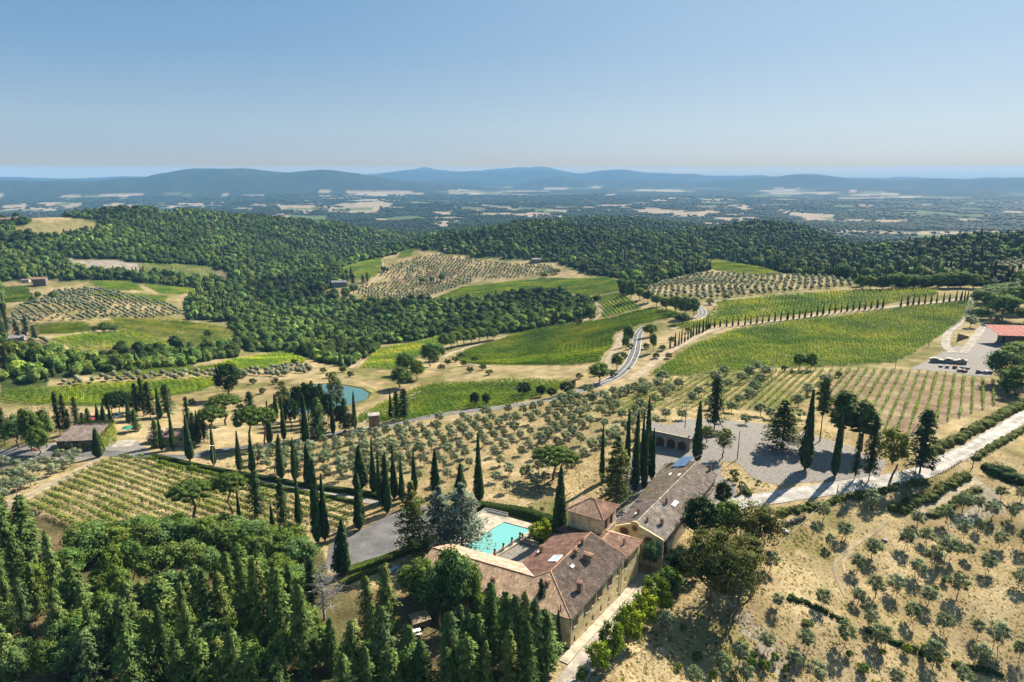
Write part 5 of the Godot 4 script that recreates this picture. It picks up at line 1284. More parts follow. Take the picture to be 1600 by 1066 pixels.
	["broad", "leafy_tree", "tree", "leafy trees left of the garage", "# leafy tree left of the ivy-covered garage, from the road corner", [-175.5,-227.0,12.5,9.1,-163.3,-217.3,14.8,7.9,-161.5,-220.9,14.1,6.7,-158.2,-212.9,10.0,7.3]],
	["dark_broad", "pond_tree", "tree", "dark trees before the pond", "# dark tree of the clump in front of the pond, from the lone pale tree", [-89.7,-260.6,13.7,7.3,-89.8,-271.6,18.1,7.0,-86.6,-274.6,18.6,6.6,-80.8,-268.7,18.5,7.0,-75.5,-265.0,15.5,6.3,-68.7,-256.9,10.8,5.6,-62.8,-249.7,8.2,5.0]],
	["dark_broad", "dense_tree", "tree", "dense trees behind the ivy garage", "# dense dark tree in the row behind the ivy-covered garage", [-164.7,-266.0,10.5,6.9,-163.7,-269.7,10.7,7.0,-162.8,-273.8,9.7,6.5,-161.9,-278.0,8.7,6.1]],
	["broad", "field_tree", "tree", "round trees on the slope above the pond", "# round tree of the line climbing from the pond to the wood, from the pond", [-57.0,-335.6,11.0,11.9,-51.4,-354.7,11.2,9.7,-60.6,-373.8,13.6,11.7,-52.0,-417.3,15.9,13.8,-49.3,-444.9,11.6,10.4,-50.4,-486.8,12.6,10.4,-45.8,-493.3,12.7,10.5,-41.8,-502.5,12.5,9.7,-37.0,-509.6,12.6,10.8,-31.4,-516.3,12.8,11.0,-25.3,-524.4,12.5,12.2,-19.4,-528.3,11.5,11.2,-14.9,-532.4,9.0,9.2]],
	["broad", "road_tree", "tree", "trees along the asphalt road", "# tree along the winding asphalt road, from the lower bend upwards", [40.4,-303.4,10.2,10.7,52.6,-330.6,7.7,7.1,68.1,-389.1,13.1,6.8,63.4,-369.5,8.8,5.0,89.1,-428.2,8.4,10.7,76.8,-360.0,10.7,4.2,116.9,-459.9,7.6,12.4,130.1,-480.3,14.0,9.2,124.1,-480.3,15.4,12.0,121.7,-499.1,15.0,11.5,118.8,-518.2,11.5,10.9,118.5,-549.9,9.6,10.5,115.2,-573.3,10.5,10.9,112.7,-592.5,10.8,10.1,104.9,-595.9,18.3,10.2,105.8,-629.2,12.7,10.8,114.0,-706.8,13.5,9.4]],
	["dark_broad", "thicket_tree", "tree", "thicket between the vineyards", "# dark thicket tree between the pond road and the bend, from the hut", [5.1,-286.9,6.8,7.9,12.6,-283.3,5.3,5.6,23.9,-282.6,5.8,7.8,17.0,-277.6,4.6,4.9,-15.8,-274.9,6.8,5.4,-10.9,-274.5,5.7,4.3]],
	["broad", "field_tree", "tree", "pair of trees between the vineyards", "# round tree of the pair between the great and the striped vineyard", [138.3,-316.6,8.6,6.8,143.7,-316.1,8.6,7.4]],
	["broad", "ridge_tree", "tree", "trees along the upper road", "# round tree along the upper road, from the long avenue's middle outwards", [287.3,-555.3,11.1,11.6,293.0,-552.2,10.5,11.5,300.7,-549.0,11.5,11.4,308.7,-548.6,12.0,13.5,315.1,-543.5,11.4,13.4,323.3,-543.6,10.9,13.4,331.0,-540.9,10.3,13.3,337.8,-537.2,11.8,13.2,344.2,-532.9,12.2,14.1,353.3,-533.1,12.7,14.1,359.9,-527.8,11.1,14.0,314.0,-642.3,12.2,14.5,292.0,-571.2,6.5,8.7]],
	["dark_conifer", "ridge_fir", "fir tree", "firs on the upper road", "# dark fir rising over the trees of the upper road, from the avenue outwards", [321.3,-553.7,12.6,6.3,349.6,-549.8,12.5,6.2,378.5,-548.2,16.6,7.3,355.1,-470.1,13.5,9.8]],
	["broad", "bushy_tree", "tree", "bushy trees above the red-roofed shed", "# bushy tree in the clump above the red-roofed shed, front to back", [311.0,-424.4,16.5,19.5,319.5,-453.6,14.9,19.0,334.3,-443.2,17.1,18.6,339.1,-471.2,12.7,22.4,304.2,-432.3,7.6,9.9,352.6,-475.4,12.8,18.1,316.5,-412.5,10.1,11.9]],
	["broad", "yard_tree", "tree", "trees beside the gravel yard", "# big leafy tree beside the gravel yard of the red-roofed shed", [233.0,-302.4,13.4,17.7,212.4,-284.1,15.0,12.8,205.6,-264.9,12.5,14.1,221.2,-280.7,12.8,13.8,206.1,-270.5,6.1,10.6]],
	["dark_conifer", "hillside_fir", "fir tree", "firs by the stone cottages", "# dark fir by the small stone cottages across the valley", [-411.3,-542.2,22.3,6.3,-385.6,-528.1,15.6,8.1,-335.5,-466.2,10.6,7.2,-408.2,-531.7,15.7,9.2,-398.7,-534.8,12.6,7.2,-379.9,-511.5,10.1,5.9]],
	["broad", "valley_tree", "tree", "single trees across the valley", "# lone round tree in the fields across the valley, by distance from the eye", [-256.9,-562.2,7.2,8.1,-320.0,-523.5,8.8,11.1,-317.7,-530.8,6.8,8.2,-389.4,-637.3,5.0,4.9,-444.0,-623.3,7.2,5.9,-444.0,-651.7,9.4,8.7,-471.9,-670.6,8.4,7.7]],
	["dark_conifer", "farm_fir", "fir tree", "firs round the grey farmhouse", "# dark fir round the grey farmhouse on the wooded slope", [-241.5,-888.7,15.2,7.6,-226.8,-912.6,12.1,5.2,-220.0,-905.4,11.2,6.8,-210.3,-896.2,14.5,8.5,-200.1,-908.5,10.4,6.9,-195.1,-913.6,13.0,7.8]],
	["broad", "farm_tree", "tree", "trees round the grey farmhouse", "# leafy tree below the grey farmhouse on the wooded slope", [-218.2,-828.7,12.7,11.0,-203.2,-821.8,15.0,12.5,-198.9,-848.2,13.0,12.9,-98.0,-942.5,10.7,8.9,-110.7,-936.7,8.9,8.9,-123.5,-932.7,8.0,10.6]],
	["dark_broad", "large_tree", "tree", "", "dense dark oak overhanging the far half of the barn roof", [44.8,-147.3,12.7,9.8]],
	["broad", "large_tree", "tree", "", "leafy oak beside the barn next to the lane entrance", [51.2,-148.1,11.5,8.3]],
	["brown_broad", "large_tree", "tree", "", "olive-brown oak overhanging the white lane below the forecourt", [57.0,-143.3,13.5,12.6]],
	["brown_broad", "large_tree", "tree", "", "wide olive-brown tree over the stone terrace below the barn", [41.4,-127.5,15.9,13.0]],
	["brown_broad", "large_tree", "tree", "", "tall forked tree with bare double trunk on the slope", [44.8,-123.7,15.1,12.7]],
	["brown_broad", "large_tree", "tree", "", "low spreading tree with dark trunk right of the villa shrubs", [50.9,-133.9,10.2,9.9]],
	["dark_broad", "large_tree", "tree", "", "dark bush tree below the barn gable", [37.3,-134.9,7.9,6.6]],
	["dark_broad", "large_tree", "tree", "", "round dark tree screening the barn gate pillar", [55.0,-163.2,8.4,5.0]],
	["broad", "large_tree", "tree", "", "bright green climber on the end wall of the villa", [31.4,-138.8,7.6,4.1]],
	["dark_broad", "large_tree", "tree", "", "dark ivy on the barn corner", [34.7,-141.5,5.8,2.7]],
	["lime_bush", "lime_shrub", "shrub", "lime green shrubs along the villa lane", "# bright shrub along the lane below the villa, from the barn end", [34.1,-130.8,5.8,6.4,37.3,-134.9,5.6,4.8,29.6,-125.8,6.8,6.4,26.3,-120.0,7.3,5.9,22.1,-113.4,8.4,6.1,18.3,-108.0,7.4,5.2,15.4,-104.2,6.3,4.6,31.9,-124.4,4.5,4.0,12.1,-101.5,3.1,2.5,40.4,-134.3,4.0,3.7]],
	["bush", "garden_bush", "bush", "clipped bushes by the forecourt gate", "# clipped bush beside the forecourt gate pillars", [63.6,-180.9,2.8,2.9,63.1,-177.2,2.1,1.6,69.4,-177.0,1.4,1.4]],
	["lime_bush", "garden_shrub", "shrub", "shrubs by the pool", "# yellow-green shrub between pool and villa tower", [5.9,-149.6,4.1,4.7,8.0,-151.6,4.2,3.5]],
	["conifer", "dusky_conifer", "conifer", "dusky conifers of the lower wood", "# dusky conifer of the wood below the vineyard and villa, counted from the left", [-91.0,-102.5,10.8,6.9,-107.3,-126.3,12.9,6.5,-94.6,-109.7,15.8,4.7,-119.0,-144.7,14.6,8.4,-85.2,-98.6,11.1,6.4,-108.7,-132.0,17.3,8.4,-95.3,-113.2,15.4,4.9,-98.6,-121.1,16.1,6.8,-89.2,-108.9,14.4,4.6,-107.0,-135.6,17.9,8.6,-93.3,-117.6,11.9,4.9,-93.8,-123.8,15.2,5.6,-87.1,-115.1,16.0,6.3,-80.9,-106.2,13.2,6.8,-86.3,-118.1,11.9,5.3,-81.2,-112.0,14.1,7.2,-78.8,-110.0,12.3,5.0,-71.5,-98.4,10.2,5.8,-72.5,-101.9,12.2,4.9,-70.6,-104.7,11.9,6.9,-67.7,-103.2,13.5,6.9,-70.7,-110.3,12.2,7.2,-61.5,-93.9,13.0,6.1,-72.4,-117.5,7.9,5.7,-61.2,-99.2,12.8,4.4,-67.2,-114.5,10.8,7.4,-59.5,-100.3,14.4,4.2,-53.9,-94.2,12.0,5.8,-61.8,-113.8,12.6,6.6,-55.2,-100.4,18.6,5.7,-58.7,-112.8,13.7,5.4,-51.0,-95.8,11.1,6.0,-54.8,-107.2,16.9,5.7,-48.8,-97.4,10.1,6.0,-53.0,-109.0,15.5,5.7,-55.4,-118.0,14.5,4.7,-46.0,-96.7,12.5,6.5,-54.4,-121.3,14.6,5.7,-48.4,-108.1,18.8,4.3,-43.1,-96.0,10.5,4.8,-50.1,-120.0,12.9,5.2,-45.5,-107.2,19.2,6.8,-45.0,-110.8,15.0,6.8,-39.9,-97.5,7.1,6.5,-42.0,-107.2,17.5,5.9,-41.6,-112.7,14.5,4.5,-36.3,-102.2,17.2,6.8,-31.4,-102.4,10.7,4.5,-27.1,-93.6,10.5,6.3,-27.0,-100.0,12.1,6.8,-27.4,-112.9,12.4,4.5,-23.8,-95.1,10.9,4.2,-24.5,-104.2,12.6,4.8,-22.2,-101.1,14.3,6.4,-23.8,-113.0,14.8,6.1,-20.1,-96.7,9.5,5.2,-17.7,-100.4,11.4,5.2,-15.2,-98.4,9.7,6.5,-10.5,-94.2,11.7,5.9,-10.4,-98.7,15.4,6.2,-9.1,-103.4,13.4,5.4,-7.5,-95.8,13.2,6.2,-7.3,-101.9,12.8,6.5,-5.8,-101.0,13.4,5.3,-4.3,-96.0,12.1,4.6,-3.7,-106.9,15.6,6.8,-1.1,-103.7,15.9,5.4,-0.5,-96.9,13.6,4.8,0.6,-102.1,16.5,6.2,2.2,-101.2,17.7,4.9,2.4,-96.3,15.7,5.6,3.9,-102.1,15.6,4.5,5.7,-103.7,12.5,7.0]],
	["broad", "wood_tree", "tree", "broadleaved trees of the lower wood", "# broadleaved tree of the wood below the vineyard, counted from the left", [-116.6,-138.9,5.1,6.6,-107.2,-128.4,7.8,6.4,-83.9,-98.4,6.1,5.5,-86.9,-103.3,5.2,5.5,-94.0,-118.6,10.9,6.3,-78.2,-98.0,8.0,5.2,-80.2,-104.4,7.7,4.6,-94.7,-129.8,7.6,7.5,-75.2,-99.1,7.3,5.8,-83.1,-113.0,11.0,5.6,-96.7,-135.1,6.2,8.3,-79.1,-107.1,7.7,5.4,-100.6,-143.3,7.2,8.2,-75.2,-104.4,8.9,6.9,-98.7,-145.2,6.6,8.5,-94.1,-138.0,8.6,8.8,-72.0,-101.1,9.7,5.5,-85.7,-126.2,5.7,5.5,-77.3,-113.0,8.0,5.6,-95.1,-144.6,6.2,8.3,-91.5,-140.5,8.0,7.5,-84.6,-128.9,9.3,5.9,-72.8,-109.2,7.8,5.9,-79.2,-121.7,8.5,5.5,-91.6,-145.4,6.6,7.5,-65.4,-99.0,7.6,4.5,-88.3,-141.9,6.8,8.6,-82.2,-131.9,9.2,5.4,-63.0,-98.5,9.3,5.6,-87.8,-145.6,7.9,8.3,-66.9,-108.6,7.3,6.2,-83.8,-141.7,8.9,7.3,-76.8,-129.6,8.6,7.5,-84.2,-146.8,6.6,9.3,-61.4,-103.6,7.3,5.1,-80.5,-143.1,8.2,8.3,-68.1,-118.9,9.2,7.6,-73.5,-131.2,9.4,7.4,-80.5,-148.0,8.0,8.0,-60.9,-108.9,8.4,6.8,-77.0,-144.5,8.4,6.4,-70.0,-132.7,9.3,7.7,-76.7,-148.8,5.8,7.9,-63.6,-120.2,10.0,5.3,-53.2,-98.8,6.6,5.5,-72.8,-145.3,8.3,7.9,-65.8,-132.6,7.4,5.9,-53.7,-104.6,8.0,7.0,-72.1,-149.0,6.7,8.4,-68.8,-144.7,7.6,7.3,-50.6,-101.3,8.8,5.2,-60.3,-126.2,8.9,5.2,-53.0,-109.0,7.1,7.1,-67.3,-148.6,7.0,8.9,-47.5,-100.5,8.9,4.2,-65.0,-145.4,6.6,8.6,-46.1,-102.1,8.1,4.9,-62.0,-146.8,7.2,8.8,-59.3,-139.4,6.6,5.7,-54.9,-129.7,7.2,6.6,-49.0,-113.7,8.2,5.4,-55.1,-138.0,7.8,6.8,-56.8,-145.1,5.9,8.1,-40.9,-99.0,6.8,5.6,-44.4,-110.8,7.1,5.0,-49.4,-129.6,7.3,6.6,-52.0,-139.6,8.0,7.6,-39.2,-100.6,9.1,5.0,-51.7,-143.4,7.4,8.7,-43.9,-118.8,9.5,7.6,-47.6,-137.3,7.2,8.6,-44.1,-125.8,6.6,7.7,-38.6,-110.8,7.4,5.9,-34.1,-103.9,7.8,6.0,-25.0,-101.0,7.3,4.5,-17.4,-98.3,8.5,4.9]],
	["broad", "garden_oak", "tree", "oaks against the villa wing", "# green oak against the long villa wing, from the tarmac court", [-17.9,-119.2,12.6,6.9,-13.8,-114.4,14.5,7.6,-10.5,-114.5,17.5,7.4,-8.1,-116.6,14.0,5.5,-13.2,-123.6,11.7,6.6,-6.2,-114.8,8.4,4.5,-21.4,-125.9,6.7,5.4]],
	["dark_broad", "wood_edge_tree", "tree", "dark trees at the vineyard corner", "# dark tree at the lower vineyard corner", [-68.8,-149.2,7.8,5.3,-93.2,-143.4,7.3,3.9,-82.8,-147.8,4.8,3.4]],
	["small_cypress", "garden_cypress", "cypress", "small cypresses behind the villa", "# small slim cypress close to the villa wing, counted from the tarmac court", [-8.1,-111.9,6.6,1.2,-3.9,-112.1,7.6,1.3,-1.2,-110.3,8.2,1.4,8.6,-110.4,7.5,1.1,-10.8,-110.8,5.5,1.1]],
	["bush", "field_bush", "bush", "wild bushes along the field edges", "# wild green bush scattered along the field tracks, in survey order from the pond outwards", [-90.2,-366.0,3.4,4.7,-98.8,-383.2,3.5,4.9,-100.3,-359.6,3.3,4.6,-109.9,-381.6,3.5,4.8,-125.7,-346.6,3.2,4.4,-119.6,-338.4,3.1,4.3,-54.6,-348.3,3.2,4.4,-53.0,-374.3,3.4,4.8,-41.1,-422.2,3.8,5.3,-37.2,-434.1,3.9,5.5,-29.6,-404.7,3.7,5.1,-24.2,-429.0,3.9,5.4,-16.2,-368.8,3.4,4.7,-23.1,-363.5,3.3,4.6,-41.6,-387.8,3.5,4.9,-51.1,-437.8,4.0,5.5,-35.0,-450.6,4.1,5.7,-12.0,-349.8,3.2,4.4,28.2,-303.0,2.8,3.9,32.6,-317.5,2.9,4.0,40.7,-320.4,2.9,4.1,48.6,-314.6,2.9,4.0,59.9,-352.3,3.2,4.4,66.7,-372.7,3.3,4.7,82.4,-361.9,3.3,4.6,93.4,-386.9,3.5,4.9,112.8,-426.2,3.8,5.3,74.7,-367.7,3.3,4.6,75.8,-346.9,3.1,4.4,65.2,-544.5,4.8,6.8,53.9,-534.6,4.7,6.7,-105.8,-453.8,4.1,5.7,-105.9,-508.4,4.6,6.4,-138.8,-419.2,3.8,5.3,-155.2,-377.7,3.5,4.8,-139.8,-352.2,3.2,4.5,-145.9,-337.4,3.1,4.3,-161.1,-361.1,3.3,4.6,-136.5,-293.5,2.8,3.8,-149.7,-303.1,2.8,3.9,-125.3,-326.6,3.0,4.2,-111.5,-300.3,2.8,3.9,-127.6,-315.5,2.9,4.0,-125.0,-297.1,2.8,3.8,-99.1,-362.0,3.3,4.6,-330.8,-529.0,4.7,6.6,-235.6,-529.2,4.8,6.7,-218.9,-479.4,4.3,6.1,-233.4,-817.7,7.1,10.1,-228.0,-842.5,7.3,10.4,-183.2,-972.5,8.3,11.9,62.4,-945.4,8.0,11.6,43.5,-922.4,7.9,11.3,82.2,-345.5,3.1,4.4,157.5,-533.3,4.6,6.6,175.1,-549.8,4.8,6.8,108.5,-291.3,2.7,3.7,130.6,-314.9,2.9,4.0,149.3,-299.2,2.7,3.8,75.6,-296.5,2.7,3.8,56.9,-282.5,2.6,3.6]],
	["olive", "slope_olive", "olive tree", "olive trees on the dry slope below the lane", "# nearest olive tree to the lane gateway on the dry slope below", [81.2,-162.2,4.6,3.8,58.7,-138.4,5.2,4.5,78.6,-151.9,3.7,3.0,83.8,-155.4,4.7,4.5,97.4,-169.3,5.6,4.9,56.3,-126.8,3.7,3.3,82.0,-144.5,4.7,4.1,88.1,-149.4,5.3,4.7,109.8,-174.9,4.7,4.7,67.5,-130.3,4.6,3.7,99.1,-154.3,5.6,4.4,107.6,-164.3,4.4,4.2,77.3,-134.2,3.9,3.7,82.8,-137.1,5.4,4.4,106.0,-157.4,4.4,4.1,30.5,-116.9,5.6,4.1,88.2,-138.9,4.9,4.2,96.7,-144.7,4.9,4.0,50.5,-117.0,4.1,3.5,116.5,-166.2,5.6,4.2,59.3,-119.0,4.3,3.9,103.3,-149.2,5.6,5.0,77.1,-127.8,3.9,3.5,108.7,-152.7,6.0,6.0,43.6,-112.7,5.3,3.7,68.3,-121.4,5.8,4.3,124.7,-172.2,5.2,5.1,117.9,-161.4,5.4,4.1,95.0,-136.9,4.6,4.3,55.2,-114.5,4.2,3.5,88.1,-131.5,4.9,3.6,128.4,-171.5,5.1,3.8,114.6,-153.5,4.1,3.4,123.7,-163.9,3.9,2.9,76.9,-123.2,5.2,4.7,39.1,-108.7,5.7,4.1,43.3,-108.7,4.8,3.6,130.2,-168.8,5.1,4.4,103.5,-139.9,6.1,4.9,33.0,-106.0,3.8,3.3,138.6,-177.4,4.0,3.7,58.7,-112.5,5.1,4.7,116.2,-148.5,5.1,4.5,125.7,-157.9,4.4,3.9,94.5,-130.3,4.6,4.1,135.3,-168.0,4.9,3.8,144.1,-177.1,4.2,3.6,131.2,-157.6,5.5,4.2,87.2,-121.3,5.7,4.9,75.4,-114.4,4.2,3.6,102.1,-129.9,4.2,3.1,120.6,-143.5,5.3,4.1,104.7,-127.8,6.1,5.1,98.9,-123.5,4.9,4.4,91.4,-118.0,4.2,3.6,107.9,-124.9,4.2,3.1]],
	["olive", "drive_olive", "olive tree", "olive trees beside the farm track", "# olive tree beside the farm track, counted from the left", [-149.6,-183.9,4.0,4.6,-163.4,-203.2,4.1,4.7,-143.0,-175.8,3.2,3.6,-155.7,-194.1,3.3,3.8,-144.9,-180.5,4.0,4.6,-151.6,-191.9,3.9,4.5,-145.0,-182.8,3.9,4.5,-157.9,-201.3,3.4,4.0,-149.8,-192.2,3.8,4.4,-142.3,-181.7,3.4,3.9,-150.9,-196.5,3.5,4.0,-153.1,-201.0,3.6,4.2,-141.5,-184.7,3.7,4.2,-146.6,-195.3,3.6,4.1,-151.2,-204.2,3.8,4.4,-147.6,-202.7,3.5,4.0,-141.1,-193.8,4.1,4.7,-149.7,-210.2,4.1,4.8,-141.1,-198.8,4.1,4.8,-141.8,-203.2,3.8,4.4,-145.3,-210.7,4.4,5.1]],
	["olive", "terrace_olive", "olive tree", "olive trees among the vine terraces", "# olive tree among the vine terraces, counted from the pond side", [20.1,-262.5,4.8,5.5,24.5,-267.7,5.0,5.7,32.7,-279.4,5.1,5.9,33.0,-264.0,5.1,5.8,37.5,-266.5,4.7,5.4,43.0,-274.7,4.4,5.0,46.6,-275.7,4.3,4.9,49.7,-278.2,4.6,5.3,53.5,-282.3,4.4,5.1,54.9,-273.4,5.5,6.3,57.8,-288.4,5.1,5.9,57.8,-279.2,5.4,6.2,57.7,-262.2,4.1,4.7,64.5,-288.3,5.1,5.9,68.7,-299.2,5.9,6.8,63.2,-271.1,5.1,5.8,56.5,-236.5,4.2,4.8,67.5,-278.2,5.0,5.7,73.7,-288.1,4.6,5.3,61.9,-234.7,3.9,4.4,73.8,-265.5,4.3,5.0,78.3,-272.5,4.7,5.4,76.8,-252.0,4.4,5.1,92.5,-296.7,5.9,6.8,100.4,-310.7,5.0,5.7,94.6,-285.8,4.8,5.5,84.1,-247.3,4.2,4.8,90.8,-259.2,4.3,4.9,103.4,-294.6,4.9,5.7,82.6,-227.6,3.9,4.4,111.1,-306.5,5.4,6.3,98.4,-269.4,4.2,4.8,102.5,-275.4,5.6,6.4,117.2,-315.5,5.4,6.2,93.0,-241.5,5.0,5.7,109.8,-288.3,5.4,6.3,117.5,-303.4,5.7,6.5,95.0,-236.3,4.3,4.9,111.0,-251.8,5.2,5.9,105.2,-235.4,3.8,4.4,122.0,-268.2,5.1,5.8,130.6,-273.4,4.6,5.3,136.8,-285.2,5.4,6.2,282.9,-411.3,7.5,8.8,300.4,-415.7,6.4,7.6]],
	["lime_bush", "slope_shrub", "shrub", "yellow-green shrubs on the dry slope", "# yellow-green shrub on the dry slope, from the villa lane outwards", [31.0,-108.8,1.5,1.3,34.3,-118.8,1.6,1.5,35.4,-112.1,1.7,2.4,37.2,-108.3,1.7,1.6,45.2,-116.6,1.9,1.7,46.0,-112.9,2.1,2.2,47.2,-115.0,1.5,1.7,48.9,-113.1,2.1,2.4,51.5,-115.1,2.1,1.9,53.3,-113.3,2.4,1.4,61.8,-124.2,1.5,2.4,68.3,-119.0,1.8,1.5,70.0,-116.4,2.0,2.5,76.6,-123.8,2.0,1.9,76.3,-121.1,1.5,1.5,82.2,-122.6,2.5,2.1,86.3,-123.3,2.6,1.5,98.7,-140.6,1.8,1.7,89.2,-122.1,1.9,1.5,102.9,-143.8,1.9,2.2,107.6,-145.8,2.0,1.8,101.5,-125.3,1.5,2.7]],
	["olive", "grove_olive", "olive tree", "olive trees of the grove between pool and pond road", "# olive tree along the first grove row from the garden drive", [-83.3,-207.4,5.6,5.4,-81.0,-211.6,4.5,4.0,-77.2,-216.5,4.1,3.4,-73.8,-220.9,4.7,4.7,-71.2,-224.8,3.8,4.0,-68.1,-230.4,4.2,3.7]],
	["olive", "grove_olive", "olive tree", "olive trees of the grove between pool and pond road", "# olive tree along the second grove row from the garden drive", [-86.3,-215.5,5.5,4.9,-83.0,-219.6,4.6,3.8,-79.1,-224.6,4.4,3.9]],
	["olive", "grove_olive", "olive tree", "olive trees of the grove between pool and pond road", "# olive tree along the third grove row from the garden drive", [-78.6,-202.8,4.1,4.3,-74.4,-207.9,5.4,4.7,-71.1,-212.1,3.8,3.1,-68.8,-216.5,5.5,4.8,-64.4,-220.9,3.9,3.6,-62.2,-226.6,4.8,3.9,-58.3,-231.1,5.1,4.3,-55.5,-235.1,5.4,5.5]],
	["olive", "grove_olive", "olive tree", "olive trees of the grove between pool and pond road", "# olive tree along the fourth grove row from the garden drive", [-72.1,-199.2,5.1,4.6,-68.6,-203.8,5.7,4.9,-66.5,-208.3,4.2,4.3,-62.2,-212.7,3.9,3.6,-59.9,-217.8,4.8,4.4,-56.6,-222.4,4.7,4.4,-52.8,-226.5,4.5,3.7,-49.6,-231.7,5.6,5.9,-46.2,-236.3,4.9,4.4,-42.6,-239.5,4.0,3.8,-40.2,-245.0,3.8,3.5]],
	["olive", "grove_olive", "olive tree", "olive trees of the grove between pool and pond road", "# olive tree along the fifth grove row from the garden drive", [-57.6,-195.3,4.0,4.2,-54.2,-199.9,4.8,5.0,-51.5,-205.1,4.4,4.6,-48.2,-208.7,4.3,4.4,-45.3,-213.5,5.0,4.6,-42.1,-218.7,4.9,4.9,-38.2,-222.8,5.6,4.8,-34.4,-227.9,4.3,3.6,-31.9,-232.6,3.7,3.0,-28.0,-237.1,4.8,5.0,-19.2,-250.5,3.5,3.1]],
	["olive", "grove_olive", "olive tree", "olive trees of the grove between pool and pond road", "# olive tree along the sixth grove row from the garden drive", [-63.5,-200.2,4.4,4.3,-60.4,-203.5,5.7,5.0,-57.3,-209.0,4.0,3.5,-53.1,-212.9,4.5,3.6,-50.5,-217.8,5.0,5.1,-46.5,-222.0,3.9,4.1,-40.2,-231.2,5.5,5.3,-36.8,-235.8,3.8,3.4,-34.2,-240.6,3.8,3.5,-28.3,-250.2,4.6,4.3]],
	["olive", "grove_olive", "olive tree", "olive trees of the grove between pool and pond road", "# olive tree along the seventh grove row from the garden drive", [-1.5,-176.9,3.9,3.4,4.1,-185.9,4.7,4.8,8.1,-190.8,4.6,4.5,13.9,-199.8,4.1,4.3,23.0,-213.3,4.2,3.6,32.8,-227.9,3.8,3.3,40.2,-236.3,4.2,4.2,46.4,-245.0,3.8,3.7,49.7,-249.5,4.8,5.1]],
	["olive", "grove_olive", "olive tree", "olive trees of the grove between pool and pond road", "# olive tree along the eighth grove row from the garden drive", [-51.3,-191.0,5.4,4.4,-49.1,-195.5,4.8,5.0,-45.8,-200.6,3.9,4.1,-42.0,-205.0,4.8,5.2,-39.1,-210.4,5.3,5.6,-35.6,-214.1,5.1,5.2,-32.4,-218.4,3.6,3.7,-29.3,-223.6,4.9,4.5,-26.2,-227.4,3.6,3.7,-22.8,-232.4,4.2,3.8,-19.6,-237.6,4.4,3.6,-16.3,-241.4,4.4,4.3,-13.3,-245.7,3.4,3.0,-10.0,-251.4,4.9,4.9]],
	["olive", "grove_olive", "olive tree", "olive trees of the grove between pool and pond road", "# olive tree along the ninth grove row from the garden drive", [6.8,-177.8,5.0,4.6,9.6,-181.6,3.9,3.4,16.7,-191.5,5.0,5.1,19.5,-195.5,3.5,3.2,22.5,-199.6,4.0,3.5,25.7,-205.2,4.9,4.6,29.5,-209.5,4.1,4.3,33.1,-213.8,4.8,5.0,35.4,-219.2,3.8,3.8,39.3,-222.9,4.0,4.2,42.8,-227.2,4.0,3.5,45.0,-232.8,4.2,3.8,48.2,-236.7,4.4,3.8,51.4,-242.0,4.7,4.0]],
	["olive", "grove_olive", "olive tree", "olive trees of the grove between pool and pond road", "# olive tree along the tenth grove row from the garden drive", [-43.1,-192.2,4.9,5.1,-39.5,-196.8,4.3,3.9,-36.1,-201.8,5.1,5.0,-33.2,-205.9,3.7,3.0,-30.5,-210.8,5.0,5.1,-27.0,-215.2,4.7,4.3,-23.4,-219.2,4.0,3.2,-21.0,-224.1,4.4,4.5,-17.5,-228.3,5.0,5.1,-13.4,-233.2,4.2,3.9,-10.1,-238.4,4.0,3.8,-7.6,-242.9,3.6,3.7,-1.6,-251.9,4.3,3.6]],
	["olive", "grove_olive", "olive tree", "olive trees of the grove between pool and pond road", "# olive tree along the eleventh grove row from the garden drive", [-33.8,-192.6,4.9,3.9,-31.0,-197.3,3.5,2.9,-28.0,-201.7,4.1,3.9,-24.3,-206.3,3.4,3.1,-21.3,-210.4,4.2,4.1,-17.8,-214.8,3.4,3.5,-14.7,-219.7,4.6,3.8,-11.0,-224.0,3.8,3.4,-8.1,-229.2,4.6,4.0,-4.7,-234.1,4.3,4.1,-2.0,-238.4,4.7,4.6,1.3,-242.2,3.8,4.0,4.5,-248.0,4.8,4.3,8.2,-251.9,4.3,4.4,11.4,-256.2,4.0,3.8]],
	["olive", "grove_olive", "olive tree", "olive trees of the grove between pool and pond road", "# olive tree along the twelfth grove row from the garden drive", [-4.8,-185.5,3.6,3.7,-1.0,-190.6,4.0,4.2,7.7,-203.5,3.8,3.3,15.2,-213.2,3.9,3.5,18.2,-218.2,3.9,3.9,20.9,-221.9,4.7,4.6,24.7,-227.0,4.8,4.2,28.0,-231.7,3.9,4.2,33.5,-240.6,4.9,5.1,37.9,-245.0,3.9,3.2,40.1,-249.6,4.5,4.5]],
	["olive", "grove_olive", "olive tree", "olive trees of the grove between pool and pond road", "# olive tree along the 13th grove row from the garden drive", [-22.3,-184.0,3.4,3.5,-19.4,-188.5,3.8,3.5,-15.7,-193.0,3.4,2.8,-13.3,-197.9,3.3,3.2,-5.7,-206.8,4.0,3.6,-2.8,-212.0,4.3,4.5,-0.2,-216.2,3.7,3.4,2.8,-221.7,3.7,3.6,6.4,-225.3,3.6,3.2,13.1,-234.8,4.0,3.4,16.4,-239.8,3.8,3.8,19.4,-243.9,3.5,3.4,22.7,-248.4,3.6,2.9,25.4,-252.4,4.3,4.2,28.8,-257.2,4.0,3.4,32.2,-262.5,3.4,3.5]],
	["olive", "grove_olive", "olive tree", "olive trees of the grove between pool and pond road", "# olive tree along the 14th grove row from the garden drive", [34.7,-205.7,3.5,3.0,41.5,-214.4,4.0,3.5,51.0,-228.2,3.7,3.7]],
